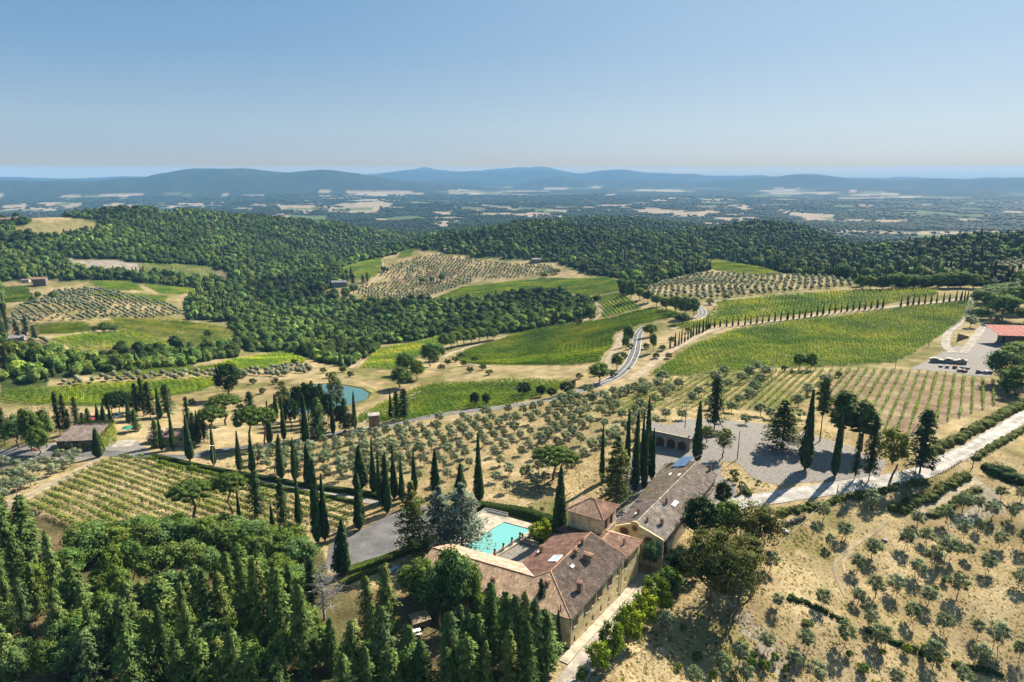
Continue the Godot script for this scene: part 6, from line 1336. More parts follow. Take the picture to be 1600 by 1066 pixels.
	["olive", "grove_olive", "olive tree", "olive trees of the grove between pool and pond road", "# olive tree along the 15th grove row from the garden drive", [-27.9,-187.9,3.8,3.1,-21.5,-198.2,4.2,3.7,-18.5,-202.9,3.6,3.5,-15.2,-206.2,3.7,4.0,-9.3,-216.3,4.2,3.6,-6.0,-221.2,3.9,3.9,-3.0,-224.9,3.7,3.3,0.8,-229.1,4.6,4.9,7.2,-238.5,4.4,3.7,9.8,-243.8,3.8,3.2,14.1,-248.5,3.5,3.6,16.7,-252.9,4.8,4.7,20.6,-257.3,3.9,4.0,23.7,-261.1,4.2,4.2,27.3,-266.4,4.0,3.9]],
	["olive", "grove_olive", "olive tree", "olive trees of the grove between pool and pond road", "# olive tree along the 16th grove row from the garden drive", [-3.7,-198.5,3.5,3.6,3.0,-207.4,3.4,3.1,5.5,-212.3,3.7,3.5,9.5,-216.9,4.6,4.9,12.6,-221.2,4.7,4.7,15.3,-225.9,4.7,4.8,18.2,-231.1,3.7,3.4,22.0,-235.9,4.1,4.4,25.3,-240.4,4.8,5.1,28.8,-245.1,4.2,4.5,35.0,-253.2,4.2,3.6,38.4,-257.9,4.0,4.2,41.3,-263.1,4.0,3.7,44.1,-267.1,3.7,3.3]],
]

func plant_all() -> void:
	for g in PLANTS:
		var n: Array = g[5]
		for k in range(0, n.size(), 4):
			plant(g[0], g[1], g[4].replace("#", ordinal(k / 4 + 1)), g[2], at(n[k], n[k + 1]), n[k + 2], n[k + 3], g[3])

# ---------------------------------------------------------------- roads, yards, water
func smooth_line(flat: Array, step: float) -> PackedVector2Array:
	var c := Curve2D.new()
	var p := edge_of(flat)
	for k in p.size():
		var before := p[maxi(k - 1, 0)]
		var after := p[mini(k + 1, p.size() - 1)]
		var t := (after - before) / 6.0
		c.add_point(p[k], -t, t)
	c.bake_interval = step
	return c.get_baked_points()

func ribbon(s: Shape, line: PackedVector2Array, from: float, to: float, up: float, tones: Callable) -> void:
	var n := maxi(1, int(ceil(absf(to - from) / 1.0)))
	var rows := []
	for k in line.size():
		var dir := (line[mini(k + 1, line.size() - 1)] - line[maxi(k - 1, 0)]).normalized()
		var side := Vector2(-dir.y, dir.x)
		var row := []
		for i in n + 1:
			var f := i / float(n)
			var q := line[k] + side * lerpf(from, to, f)
			row.append([Vector3(q.x, ground(q.x, q.y) + up + q.length() * 0.0003, q.y), f])
		rows.append(row)
	for k in line.size() - 1:
		for i in n:
			var a: Vector3 = rows[k][i][0]
			var b: Vector3 = rows[k][i + 1][0]
			var d: Vector3 = rows[k + 1][i + 1][0]
			var e: Vector3 = rows[k + 1][i][0]
			s.tint = tones.call((rows[k][i][1] + rows[k][i + 1][1]) * 0.5, line[k])
			if (d - a).cross(b - a).y > 0.0:
				s.quad(a, b, d, e)
			else:
				s.quad(e, d, b, a)

func drape(s: Shape, edge: PackedVector2Array, cell_size: float, up: float) -> void:
	var lo := Vector2(1e9, 1e9)
	var hi := Vector2(-1e9, -1e9)
	for v in edge:
		lo = lo.min(v)
		hi = hi.max(v)
	var x := lo.x
	while x < hi.x:
		var z := lo.y
		while z < hi.y:
			var sq := PackedVector2Array([Vector2(x, z), Vector2(x + cell_size, z), Vector2(x + cell_size, z + cell_size), Vector2(x, z + cell_size)])
			for piece in Geometry2D.intersect_polygons(sq, edge):
				var t := Geometry2D.triangulate_polygon(piece)
				for k in range(0, t.size(), 3):
					var p := []
					for q in 3:
						var w: Vector2 = piece[t[k + q]]
						p.append(Vector3(w.x, ground(w.x, w.y) + up, w.y))
					if (p[2] - p[0]).cross(p[1] - p[0]).y > 0.0:
						s.tri(p[0], p[1], p[2])
					else:
						s.tri(p[0], p[2], p[1])
			z += cell_size
		x += cell_size

func structure(called: String, label: String, s: Shape, m: Material) -> MeshInstance3D:
	var o := part(called, s, m, self)
	tag(o, label, "", "", "structure")
	return o

func build_roads() -> void:
	M.asphalt = rough_mat("asphalt", Color(0.15, 0.147, 0.147), M.fine, 5.0)
	M.gravel = rough_mat("gravel", Color(0.235, 0.218, 0.198), M.fine, 0.8)
	M.dirtmat = rough_mat("dirt", Color(0.40, 0.325, 0.22), M.fine, 3.0)
	M.roadway = rough_mat("roadway", Color.WHITE, M.fine, 4.0)
	M.roadway.vertex_color_use_as_albedo = true
	M.marking = plain_mat("road_paint", Color(0.75, 0.75, 0.72), 0.7)
	var wear := noise(77, 0.12, 3)
	for r in ROADS:
		var s := Shape.new()
		var line := smooth_line(r.line, 1.8)
		var half: float = r.width * 0.5
		var surface: String = r.surface
		ribbon(s, line, -half, half, 0.07, func(f: float, p: Vector2) -> Color:
			var n := wear.get_noise_2d(p.x, p.y) + wear.get_noise_2d(p.y * 2.0, f * 40.0) * 0.6
			var track := exp(-pow((absf(f - 0.5) - 0.25) / 0.12, 2.0))
			match surface:
				"asphalt":
					return Color(0.15, 0.148, 0.15) * (1.0 + 0.12 * n)
				"pale":
					return Color(0.36, 0.33, 0.285).lerp(Color(0.28, 0.245, 0.17), clampf(0.5 - track + n * 0.4, 0.0, 0.8))
				"white":
					return Color(0.50, 0.48, 0.445).lerp(Color(0.33, 0.30, 0.245), clampf(0.55 - track + n * 0.5, 0.0, 0.85))
			return Color(0.41, 0.335, 0.225).lerp(Color(0.28, 0.23, 0.11), clampf(0.4 - track + n * 0.6, 0.0, 0.8)))
		var o := structure(r.name, {"asphalt": "grey asphalt road with pale edge lines", "pale": "pale gravel road", "white": "white gravel lane with wheel tracks", "dirt": "bare dirt track along the fields"}[surface], s, M.roadway)
		if r.name == "main_road":
			for side in [-1.0, 1.0]:
				var e := Shape.new()
				ribbon(e, line, side * (half - 0.45), side * (half - 0.27), 0.085, func(_f: float, _p: Vector2) -> Color: return Color.WHITE)
				part("edge_line", e, M.marking, o)
			var mid := Shape.new()
			ribbon(mid, line, -0.08, 0.08, 0.085, func(_f: float, _p: Vector2) -> Color: return Color.WHITE)
			part("centre_line", mid, M.marking, o)
	for y in YARDS:
		var s := Shape.new()
		drape(s, edge_of(y.edge), y.cell, 0.06)
		structure(y.name, y.label, s, M[y.surface])

func build_pond() -> void:
	var edge := edge_of(WATER_EDGE)
	var level := -1e9
	var low := 1e9
	for p in edge:
		level = maxf(level, ground(p.x, p.y))
		low = minf(low, ground(p.x, p.y))
	var s := Shape.new()
	var t := Geometry2D.triangulate_polygon(edge)
	for k in range(0, t.size(), 3):
		var p := []
		for q in 3:
			p.append(Vector3(edge[t[k + q]].x, level + 0.05, edge[t[k + q]].y))
		if (p[2] - p[0]).cross(p[1] - p[0]).y > 0.0:
			s.tri(p[0], p[1], p[2])
		else:
			s.tri(p[0], p[2], p[1])
	# the near bank: a low earth dam that holds the water above the falling ground
	M.pond = plain_mat("pond_water", Color(0.05, 0.12, 0.118), 0.1)
	M.pond.metallic_specular = 0.35
	structure("pond_water", "blue-green farm pond behind a screen of pines", s, M.pond)
	var bank := Shape.new()
	bank.tint = Color(0.24, 0.22, 0.09)
	for k in edge.size():
		var a := edge[k]
		var b := edge[(k + 1) % edge.size()]
		var mid := Vector2.ZERO
		for p in edge:
			mid += p / edge.size()
		var ao := a + (a - mid).normalized() * 7.0
		var bo := b + (b - mid).normalized() * 7.0
		var pts := [Vector3(a.x, level - 0.3, a.y), Vector3(b.x, level - 0.3, b.y), Vector3(b.x, level + 0.35, b.y) + Vector3(b.x - mid.x, 0, b.y - mid.y).normalized() * 1.2, Vector3(a.x, level + 0.35, a.y) + Vector3(a.x - mid.x, 0, a.y - mid.y).normalized() * 1.2, Vector3(bo.x, ground(bo.x, bo.y) - 0.2, bo.y), Vector3(ao.x, ground(ao.x, ao.y) - 0.2, ao.y)]
		for q in [[0, 1, 2, 3], [3, 2, 4, 5]]:
			if (pts[q[2]] - pts[q[0]]).cross(pts[q[1]] - pts[q[0]]).y > 0.0:
				bank.quad(pts[q[0]], pts[q[1]], pts[q[2]], pts[q[3]])
			else:
				bank.quad(pts[q[3]], pts[q[2]], pts[q[1]], pts[q[0]])
	structure("pond_bank", "grassy bank round the farm pond", bank, M.earth)

# ---------------------------------------------------------------- vines
func vine_piece(s: Shape, r: RandomNumberGenerator, p: Vector3, dir: Vector3, n: int, high: float, wide: float, col: Color, leaf: float) -> void:
	var side := dir.cross(Vector3.UP)
	for k in n:
		var d := Vector3(r.randf_range(-1, 1), r.randf_range(-0.8, 1), r.randf_range(-1, 1))
		var q := p + dir * d.x * 0.55 + side * d.z * wide + Vector3(0, high * (0.62 + d.y * 0.38), 0)
		var out := (side * d.z * 1.2 + Vector3(0, 0.7 + d.y * 0.5, 0) + dir * r.randf_range(-0.4, 0.4)).normalized()
		s.tint = tone(r, col, 0.25, 0.1)
		s.leaf(q, (out + Vector3(r.randf_range(-1, 1), r.randf_range(-1, 1), r.randf_range(-1, 1)) * 0.4).normalized(), Vector3(r.randf_range(-1, 1), r.randf_range(-1, 1), r.randf_range(-1, 1)), leaf * r.randf_range(0.7, 1.3), leaf * r.randf_range(0.6, 1.0), out)

func rows_in(edge: PackedVector2Array, angle: float, spacing: float) -> Array:
	var dir := Vector2(sin(angle), cos(angle))
	var side := Vector2(dir.y, -dir.x)
	var lo := 1e9
	var hi := -1e9
	for v in edge:
		lo = minf(lo, v.dot(side))
		hi = maxf(hi, v.dot(side))
	var out := []
	var c := lo + spacing * 0.4
	while c < hi:
		var a := side * c - dir * 2000.0
		var b := side * c + dir * 2000.0
		for piece in Geometry2D.intersect_polyline_with_polygon(PackedVector2Array([a, b]), edge):
			if piece.size() >= 2 and piece[0].distance_to(piece[piece.size() - 1]) > 6.0:
				out.append([piece[0], piece[piece.size() - 1]])
		c += spacing
	return out

func build_vine_rows() -> void:
	M.vine = leaf_mat("vine_leaves", Color.WHITE, 0.5)
	M.post = plain_mat("vine_post", Color(0.28, 0.24, 0.19), 0.9)
	var sets := {"nearvine": [NEAR_VINE_ROW, 3.0, 2.0, 0.75, Color(0.125, 0.18, 0.022), 0.9, 34, 0.44, "vine row of the near vineyard beside the farm track, counted from the wood"],
		"rowvine": [STRIPED_ROW, 3.5, 1.9, 0.6, Color(0.13, 0.195, 0.024), 0.98, 18, 0.5, "vine row of the striped vineyard above the forecourt, counted along its upper edge"],
		"terrace": [TERRACE_ROW, 3.1, 1.6, 0.5, Color(0.13, 0.19, 0.024), 0.95, 14, 0.52, "vine row of the terraces between the asphalt road and the forecourt"]}
	var r := RandomNumberGenerator.new()
	r.seed = 31
	for f in FIELDS:
		if not sets.has(f.use):
			continue
		var q: Array = sets[f.use]
		var rows := rows_in(edge_of(f.edge), q[0], q[1])
		var count := 0
		for row in rows:
			count += 1
			var a: Vector2 = row[0]
			var b: Vector2 = row[1]
			var length := a.distance_to(b)
			var dir2 := (b - a) / length
			var s := Shape.new()
			var posts := Shape.new()
			var m := 0.5
			var vigour := 1.0
			while m < length:
				var p := a + dir2 * m
				vigour = clampf(vigour + r.randf_range(-0.3, 0.3), 0.45, 1.15)
				if r.randf() < q[5]:
					vine_piece(s, r, at(p.x, p.y), Vector3(dir2.x, 0, dir2.y), int(q[6] * vigour), q[2] * (0.75 + 0.3 * vigour), q[3] * vigour, q[4].lerp(Color(0.19, 0.19, 0.04), r.randf() * 0.4), q[7])
				if int(m) % 6 == 0:
					var g := at(p.x, p.y)
					posts.pole(g - Vector3(0, 0.2, 0), g + Vector3(0, 1.9, 0), 0.05, 0.045, 5)
				m += 1.0
			if s.size() < 20:
				continue
			var o := thing("vine_row", ordinal(count) + " " + q[8], "vine row", Vector3.ZERO, 0.0, q[8].get_slice(",", 0).replace("vine row", "vine rows"))
			part("vine_leaves", s, M.vine, o)
			if posts.size() > 0:
				var pp := part("post", posts, M.post, o)
				pp.set_meta("kind", "stuff")

func ordinal(n: int) -> String:
	var words := ["first", "second", "third", "fourth", "fifth", "sixth", "seventh", "eighth", "ninth", "tenth", "eleventh", "twelfth"]
	if n <= 12:
		return words[n - 1]
	var e: String = "th" if n % 100 > 10 and n % 100 < 20 else {1: "st", 2: "nd", 3: "rd"}.get(n % 10, "th")
	return str(n) + e

func build_far_vines() -> void:
	var r := RandomNumberGenerator.new()
	r.seed = 41
	var pieces := []
	for k in 3:
		var s := Shape.new()
		for m in 3:
			vine_piece(s, r, Vector3(0, 0, -1.0 + m), Vector3(0, 0, 1), 10, 1.65, 0.78, Color(0.15, 0.225, 0.020), 0.62)
		pieces.append(s.mesh())
	var shade := noise(55, 0.022, 4)
	for f in FIELDS:
		if not f.use in ["vine", "rowsoil"]:
			continue
		var t: float = f.get("tint", 1.0)
		var dist := Vector2(f.edge[0], f.edge[1]).length()
		var places: Array[Transform3D] = []
		var cols := PackedColorArray()
		var gap := 2.6 if dist < 700.0 else 3.2
		for row in rows_in(edge_of(f.edge), f.row, gap):
			var a: Vector2 = row[0]
			var b: Vector2 = row[1]
			var length := a.distance_to(b)
			var dir := (b - a) / length
			var m := 1.5
			while m < length:
				var p := a + dir * (m + r.randf_range(-0.7, 0.7)) + Vector2(-dir.y, dir.x) * r.randf_range(-0.35, 0.35)
				var v := shade.get_noise_2d(p.x, p.y)
				if not (f.has("sparse") and r.randf() < 0.18 + v * 0.5) and r.randf() > 0.02:
					var g := ground(p.x, p.y)
					var g2 := ground(p.x + dir.x * 2.0, p.y + dir.y * 2.0)
					var fwd := Vector3(dir.x * 2.0, g2 - g, dir.y * 2.0).normalized()
					var basis := Basis(Vector3.UP.cross(fwd).normalized(), Vector3.UP, fwd)
					places.append(Transform3D(basis.scaled_local(Vector3(r.randf_range(0.85, 1.2), r.randf_range(0.85, 1.15), 1.05)), Vector3(p.x, g, p.y)))
					var k := (1.0 + v * 0.75) * r.randf_range(0.75, 1.25)
					cols.append(Color(k * t * (1.05 + v * 0.7), k * sqrt(t), k * 0.9))
				m += 3.0
		scatter("vineyard", pieces[rng.randi() % 3], M.vine, places, cols, "leafy green vine rows of the " + f.name)

# ---------------------------------------------------------------- woods too far to tell the trees apart
func build_woods() -> void:
	var r := RandomNumberGenerator.new()
	r.seed = 51
	var broad := []
	for k in 4:
		broad.append(far_broad(700 + k, 130, Color(0.068, 0.115, 0.03)))
	var fir := []
	for k in 2:
		fir.append(far_conifer(720 + k, Color(0.034, 0.054, 0.024)))
	var mix := noise(61, 0.006, 3)
	var names := ["wood on the left-hand hill", "wood on the central hill", "wood on the ridge to the right", "wood in the valley between the vineyards", "stream-side wood across the valley"]
	var buckets := {}
	var az := -0.9
	var d := 330.0
	while d < 2600.0:
		var gap := 4.9 + d * 0.0020
		var n := int(1.72 * d / gap)
		for k in n:
			az = -0.86 + 1.72 * (k + r.randf()) / n
			var dd := d + r.randf_range(0.0, gap)
			var x := sin(az) * dd
			var z := -cos(az) * dd
			var c := cell(x, z)
			var i := c.x * nd + c.y
			if USES[land_use[i]] != "wood":
				continue
			var field := land_field[i]
			var where := 0
			if field >= 0:
				where = 4 if FIELDS[field].name == "stream wood" else 3
			elif az > 0.30:
				where = 2
			elif az > -0.16:
				where = 1
			var v := mix.get_noise_2d(x, z)
			var pine_share: float = [0.16, 0.52, 0.62, 0.1, 0.06][where] + v * 0.7
			if where == 0 and dd > 1300.0:
				pine_share += 0.2
			var is_fir := r.randf() < pine_share
			var h := clampf(7.0 * exp(r.randfn(0.0, 0.27)), 3.5, 13.0) * (1.25 if is_fir else 1.0) * (0.85 if where > 2 else 1.0)
			var w := h * (r.randf_range(0.42, 0.6) if is_fir else r.randf_range(0.75, 1.15))
			if not is_fir:
				w = maxf(w, gap * 1.12)
			var key := [where, is_fir, r.randi() % (2 if is_fir else 4)]
			if not buckets.has(key):
				buckets[key] = [[] as Array[Transform3D], PackedColorArray()]
			buckets[key][0].append(Transform3D(Basis(Vector3.UP, r.randf() * TAU).scaled_local(Vector3(w, h, w)), Vector3(x, ground(x, z) - 0.4, z)))
			var b := exp(r.randfn(0.0, 0.28)) * (1.0 + v * 0.95)
			var kind := r.randf() + v * 0.8
			if kind < 0.18:
				b *= 0.68
			buckets[key][1].append(Color(b * (1.0 + r.randf_range(-0.1, 0.25)) * (1.28 if kind > 0.8 else 1.0), b * (1.12 if kind > 0.8 else 1.0), b * r.randf_range(0.8, 1.1)))
		d += gap * 0.92
	var total := 0
	for w in 5:
		var o := Node3D.new()
		o.name = numbered("wood")
		add_child(o)
		tag(o, "dense " + names[w] + ", many rounded crowns and dark firs", "", "", "stuff")
		for key in buckets:
			if key[0] == w:
				total += buckets[key][0].size()
				scatter("fir_crowns" if key[1] else "leafy_crowns", (fir if key[1] else broad)[key[2]], M.needle if key[1] else M.leaf, buckets[key][0], buckets[key][1], "", o)
	print("wood trees ", total)
	# clumps and hedgerows on the plain
	var places: Array[Transform3D] = []
	var cols := PackedColorArray()
	var line := noise(63, 0.0018, 3)
	d = 2550.0
	while d < 7200.0:
		var gap := 12.0 + (d - 2500.0) * 0.005
		var n := int(1.6 * d / gap)
		for k in n:
			az = -0.80 + 1.6 * (k + r.randf()) / n
			var dd := d + r.randf_range(0.0, gap)
			var x := sin(az) * dd
			var z := -cos(az) * dd
			var c := cell(x, z)
			var i := c.x * nd + c.y
			var u: String = USES[land_use[i]]
			var v := line.get_noise_2d(x, z)
			if u != "plain" or land_h[i] > -112.0 or v < -0.12 and r.randf() < 0.85:
				continue
			var w := gap * r.randf_range(0.8, 1.6)
			places.append(Transform3D(Basis(Vector3.UP, r.randf() * TAU).scaled_local(Vector3(w, r.randf_range(5.0, 10.0), w)), Vector3(x, ground(x, z) - 0.8, z)))
			var b := exp(r.randfn(0.0, 0.25))
			cols.append(Color(b * 0.9, b * 0.85, b * 0.9))
		d += gap * 1.25
	print("plain clumps ", places.size())
	scatter("plain_woods", far_broad(740, 46, Color(0.04, 0.062, 0.026)), M.leaf, places, cols, "scattered woods and hedgerows over the hazy plain")

func build_far_olives() -> void:
	var r := RandomNumberGenerator.new()
	r.seed = 71
	var protos := []
	for k in 3:
		protos.append(far_broad(750 + k, 60, Color(0.195, 0.21, 0.135)))
	for f in FIELDS:
		if f.use != "olive":
			continue
		var places: Array[Transform3D] = []
		var cols := PackedColorArray()
		var step: float = f.step
		for row in rows_in(edge_of(f.edge), 0.9, step):
			var length: float = row[0].distance_to(row[1])
			var dir: Vector2 = (row[1] - row[0]) / length
			var m := 1.0
			while m < length:
				var p: Vector2 = row[0] + dir * (m + r.randf_range(-0.6, 0.6)) + Vector2(r.randf_range(-0.6, 0.6), r.randf_range(-0.6, 0.6))
				if r.randf() > 0.12:
					var w := r.randf_range(2.6, 4.2)
					places.append(Transform3D(Basis(Vector3.UP, r.randf() * TAU).scaled_local(Vector3(w, w * r.randf_range(0.8, 1.0), w)), at(p.x, p.y, 0.5)))
					var b := exp(r.randfn(0.0, 0.18))
					cols.append(Color(b, b, b))
				m += step * 0.85
		if places.size():
			scatter("olive_grove", protos[rng.randi() % 3], M.leaf, places, cols, "grey-green olive trees in rows on the " + f.name)

# ---------------------------------------------------------------- hedges, brambles, weeds
func build_hedges() -> void:
	var r := RandomNumberGenerator.new()
	r.seed = 81
	var tones := {"dark": Color(0.04, 0.066, 0.02), "mid": Color(0.075, 0.105, 0.022), "gold": Color(0.21, 0.22, 0.018), "wild": Color(0.092, 0.112, 0.03)}
	for h in HEDGES:
		var line := smooth_line(h.line, 0.7 if h.width < 5.0 else 1.2)
		var s := Shape.new()
		var col: Color = tones[h.tone]
		var clipped: bool = h.name == "hedge"
		var half: float = h.width * 0.5
		# the dense inside
		for k in line.size() - 1:
			var dir := (line[k + 1] - line[k]).normalized()
			var side := Vector3(-dir.y, 0, dir.x)
			if clipped:
				s.tint = Color(col.r * 0.9, col.g * 0.9, col.b * 0.9)
				var g := at(line[k].x, line[k].y)
				var g2 := at(line[k + 1].x, line[k + 1].y)
				var u := Vector3(0, h.height * 0.93, 0)
				var w := side * half * 0.92
				s.quad(g - w + u, g2 - w + u, g2 + w + u, g + w + u)
				s.quad(g + w, g + w + u, g2 + w + u, g2 + w)
				s.quad(g2 - w, g2 - w + u, g - w + u, g - w)
			elif k % 2 == 0:
				s.tint = Color(col.r * 0.9, col.g * 0.9, col.b * 0.9)
				var q := line[k] + Vector2(side.x, side.z) * r.randf_range(-0.5, 0.5) * half
				s.lump(at(q.x, q.y, h.height * 0.25), Vector3(half * r.randf_range(0.5, 0.8), h.height * r.randf_range(0.35, 0.6), half * r.randf_range(0.5, 0.8)), r, 0.3, 4, 6)
			var n := int((h.width + h.height * 2.0) * (9.0 if clipped else 7.0) * (0.7 if h.width < 5.0 else 1.2))
			var swell := 1.0 if clipped else 0.72 + 0.4 * sin(k * 0.9) * sin(k * 0.37 + 1.0)
			for i in n:
				var a := r.randf() * PI
				var ca := cos(a)
				var sa := sin(a)
				if clipped:
					# flat top and upright sides
					var m := maxf(absf(ca), absf(sa))
					ca /= m
					sa /= m
				var p2 := line[k] + dir * r.randf_range(0.0, 0.8) + Vector2(side.x, side.z) * ca * half * (swell + (r.randf_range(-0.05, 0.05) if clipped else r.randf_range(-0.35, 0.15)))
				var p := at(p2.x, p2.y, sa * h.height * (1.0 if clipped else swell * r.randf_range(0.75, 1.15)))
				var out := (side * ca + Vector3(0, sa + 0.2, 0)).normalized()
				s.tint = tone(r, col, 0.26, 0.15)
				s.leaf(p, (out + Vector3(r.randf_range(-1, 1), r.randf_range(-1, 1), r.randf_range(-1, 1)) * (0.25 if clipped else 0.6)).normalized(), Vector3(r.randf_range(-1, 1), r.randf_range(-0.5, 1), r.randf_range(-1, 1)), r.randf_range(0.25, 0.45), r.randf_range(0.18, 0.32), out)
		var o := part(h.name, s, M.leaf, self)
		tag(o, h.label, "hedge" if clipped else "brambles")

func build_weeds() -> void:
	# dry tufts and yellow-green weeds over the open slopes
	var r := RandomNumberGenerator.new()
	r.seed = 91
	var tuft := Shape.new()
	for k in 14:
		var a := k * 2.4
		var out := Vector3(cos(a), 1.1, sin(a)).normalized()
		tuft.tint = tone(r, Color.WHITE, 0.12)
		tuft.leaf(Vector3(cos(a), 0.35, sin(a)) * Vector3(0.3, 0.8, 0.3) * r.randf_range(0.4, 1.2), (out + Vector3(r.randf_range(-1, 1), 0, r.randf_range(-1, 1)) * 0.5).normalized(), Vector3(cos(a) * 0.4, 1, sin(a) * 0.4), r.randf_range(0.35, 0.6), r.randf_range(0.16, 0.3), (out + Vector3(0, 1.2, 0)).normalized())
	var mesh := tuft.mesh()
	var spots := noise(93, 0.03, 3)
	var spots2 := noise(94, 0.09, 2)
	var dry: Array[Transform3D] = []
	var dry_c := PackedColorArray()
	var weeds: Array[Transform3D] = []
	var weed_c := PackedColorArray()
	for k in 110000:
		var az := r.randf_range(-0.72, 0.74)
		var d := 62.0 * pow(4.2, r.randf())
		var x := sin(az) * d
		var z := -cos(az) * d
		var u := use_at(x, z)
		if not u in ["dry", "weed", "straw", "terrace", "lawn", "scree", "grove"] or blocked(Vector2(x, z)):
			continue
		var v := spots.get_noise_2d(x, z) + spots2.get_noise_2d(x, z) * 0.5
		var size := r.randf_range(0.35, 0.8)
		var t := Transform3D(Basis(Vector3.UP, r.randf() * TAU).scaled_local(Vector3(size, size * r.randf_range(0.5, 0.9), size)), at(x, z))
		var chance := 0.5 if u == "weed" else 0.055 + maxf(v - 0.05, 0.0) * 0.5 * (1.0 if x > 25.0 else 0.6)
		if r.randf() < chance:
			weeds.append(t.scaled_local(Vector3(1.3, 1.2, 1.3)))
			var b := r.randf()
			weed_c.append(Color(0.20, 0.20, 0.022).lerp(Color(0.085, 0.095, 0.03), b))
		elif r.randf() < 0.45:
			dry.append(t)
			dry_c.append(Color(0.50, 0.40, 0.21).lerp(Color(0.30, 0.215, 0.10), r.randf()))
	scatter("dry_grass", mesh, M.leaf, dry, dry_c, "dry straw grass tufts over the open slopes")
	scatter("weeds", mesh, M.leaf, weeds, weed_c, "yellow-green weeds dotted over the dry slopes")

var blocks := []

func blocked(p: Vector2) -> bool:
	for e in blocks:
		if Geometry2D.is_point_in_polygon(p, e):
			return true
	return false

func find_blocks() -> void:
	for y in YARDS:
		blocks.append(edge_of(y.edge))
	for r in ROADS:
		var l := smooth_line(r.line, 6.0)
		if l[0].length() > 330.0 and l[l.size() - 1].length() > 330.0:
			continue
		for piece in Geometry2D.offset_polyline(l, r.width * 0.5 + 0.3):
			blocks.append(piece)

# ---------------------------------------------------------------- buildings
# the estate is laid out square to the villa: u runs along its lane front, v back from it, h up
const ESTATE := Vector3(10.73, 0, -109.81)
const ESTATE_TURN := 1.0007

func P(u: float, h: float, v: float) -> Vector3:
	return Vector3(u, h, -v)

func world_of(u: float, v: float) -> Vector2:
	return Vector2(ESTATE.x + 0.5396 * u - 0.8419 * v, ESTATE.z - 0.8419 * u - 0.5396 * v)

func estate_ground(u: float, v: float) -> float:
	var w := world_of(u, v)
	return ground(w.x, w.y)

func wall(s: Shape, a: Vector3, b: Vector3, top: float, holes := [], deep := 0.22, inward := Vector3.ZERO) -> void:
	# an upright wall from a to b (their y is its foot) with openings [along, sill height, width, height]; inward points into the house
	var run := Vector3(b.x - a.x, 0, b.z - a.z)
	var length := run.length()
	run /= length
	var xs := [0.0, length]
	var ys := [a.y, top]
	for o in holes:
		xs.append_array([o[0] - o[2] * 0.5, o[0] + o[2] * 0.5])
		ys.append_array([o[1], o[1] + o[3]])
	xs.sort()
	ys.sort()
	var n := inward.normalized()
	var pt := func(x: float, y: float, d: float) -> Vector3: return Vector3(a.x, y, a.z) + run * x + n * d
	for i in xs.size() - 1:
		for j in ys.size() - 1:
			if xs[i + 1] - xs[i] < 0.001 or ys[j + 1] - ys[j] < 0.001:
				continue
			var mx: float = (xs[i] + xs[i + 1]) * 0.5
			var my: float = (ys[j] + ys[j + 1]) * 0.5
			var open := false
			for o in holes:
				if absf(mx - o[0]) < o[2] * 0.5 and my > o[1] and my < o[1] + o[3]:
					open = true
			if not open:
				facing(s, pt.call(xs[i], ys[j], 0.0), pt.call(xs[i + 1], ys[j], 0.0), pt.call(xs[i + 1], ys[j + 1], 0.0), pt.call(xs[i], ys[j + 1], 0.0), -n)
	for o in holes:
		var l: float = o[0] - o[2] * 0.5
		var r: float = o[0] + o[2] * 0.5
		var y0: float = o[1]
		var y1: float = o[1] + o[3]
		facing(s, pt.call(l, y0, 0.0), pt.call(l, y1, 0.0), pt.call(l, y1, deep), pt.call(l, y0, deep), run)
		facing(s, pt.call(r, y0, 0.0), pt.call(r, y1, 0.0), pt.call(r, y1, deep), pt.call(r, y0, deep), -run)
		facing(s, pt.call(l, y1, 0.0), pt.call(r, y1, 0.0), pt.call(r, y1, deep), pt.call(l, y1, deep), Vector3.DOWN)
		facing(s, pt.call(l, y0, 0.0), pt.call(r, y0, 0.0), pt.call(r, y0, deep), pt.call(l, y0, deep), Vector3.UP)

func facing(s: Shape, a: Vector3, b: Vector3, c: Vector3, d: Vector3, out: Vector3) -> void:
	if (c - a).cross(b - a).dot(out) >= 0.0:
		s.quad(a, b, c, d)
	else:
		s.quad(d, c, b, a)

func facing3(s: Shape, a: Vector3, b: Vector3, c: Vector3, out: Vector3) -> void:
	if (c - a).cross(b - a).dot(out) >= 0.0:
		s.tri(a, b, c)
	else:
		s.tri(a, c, b)

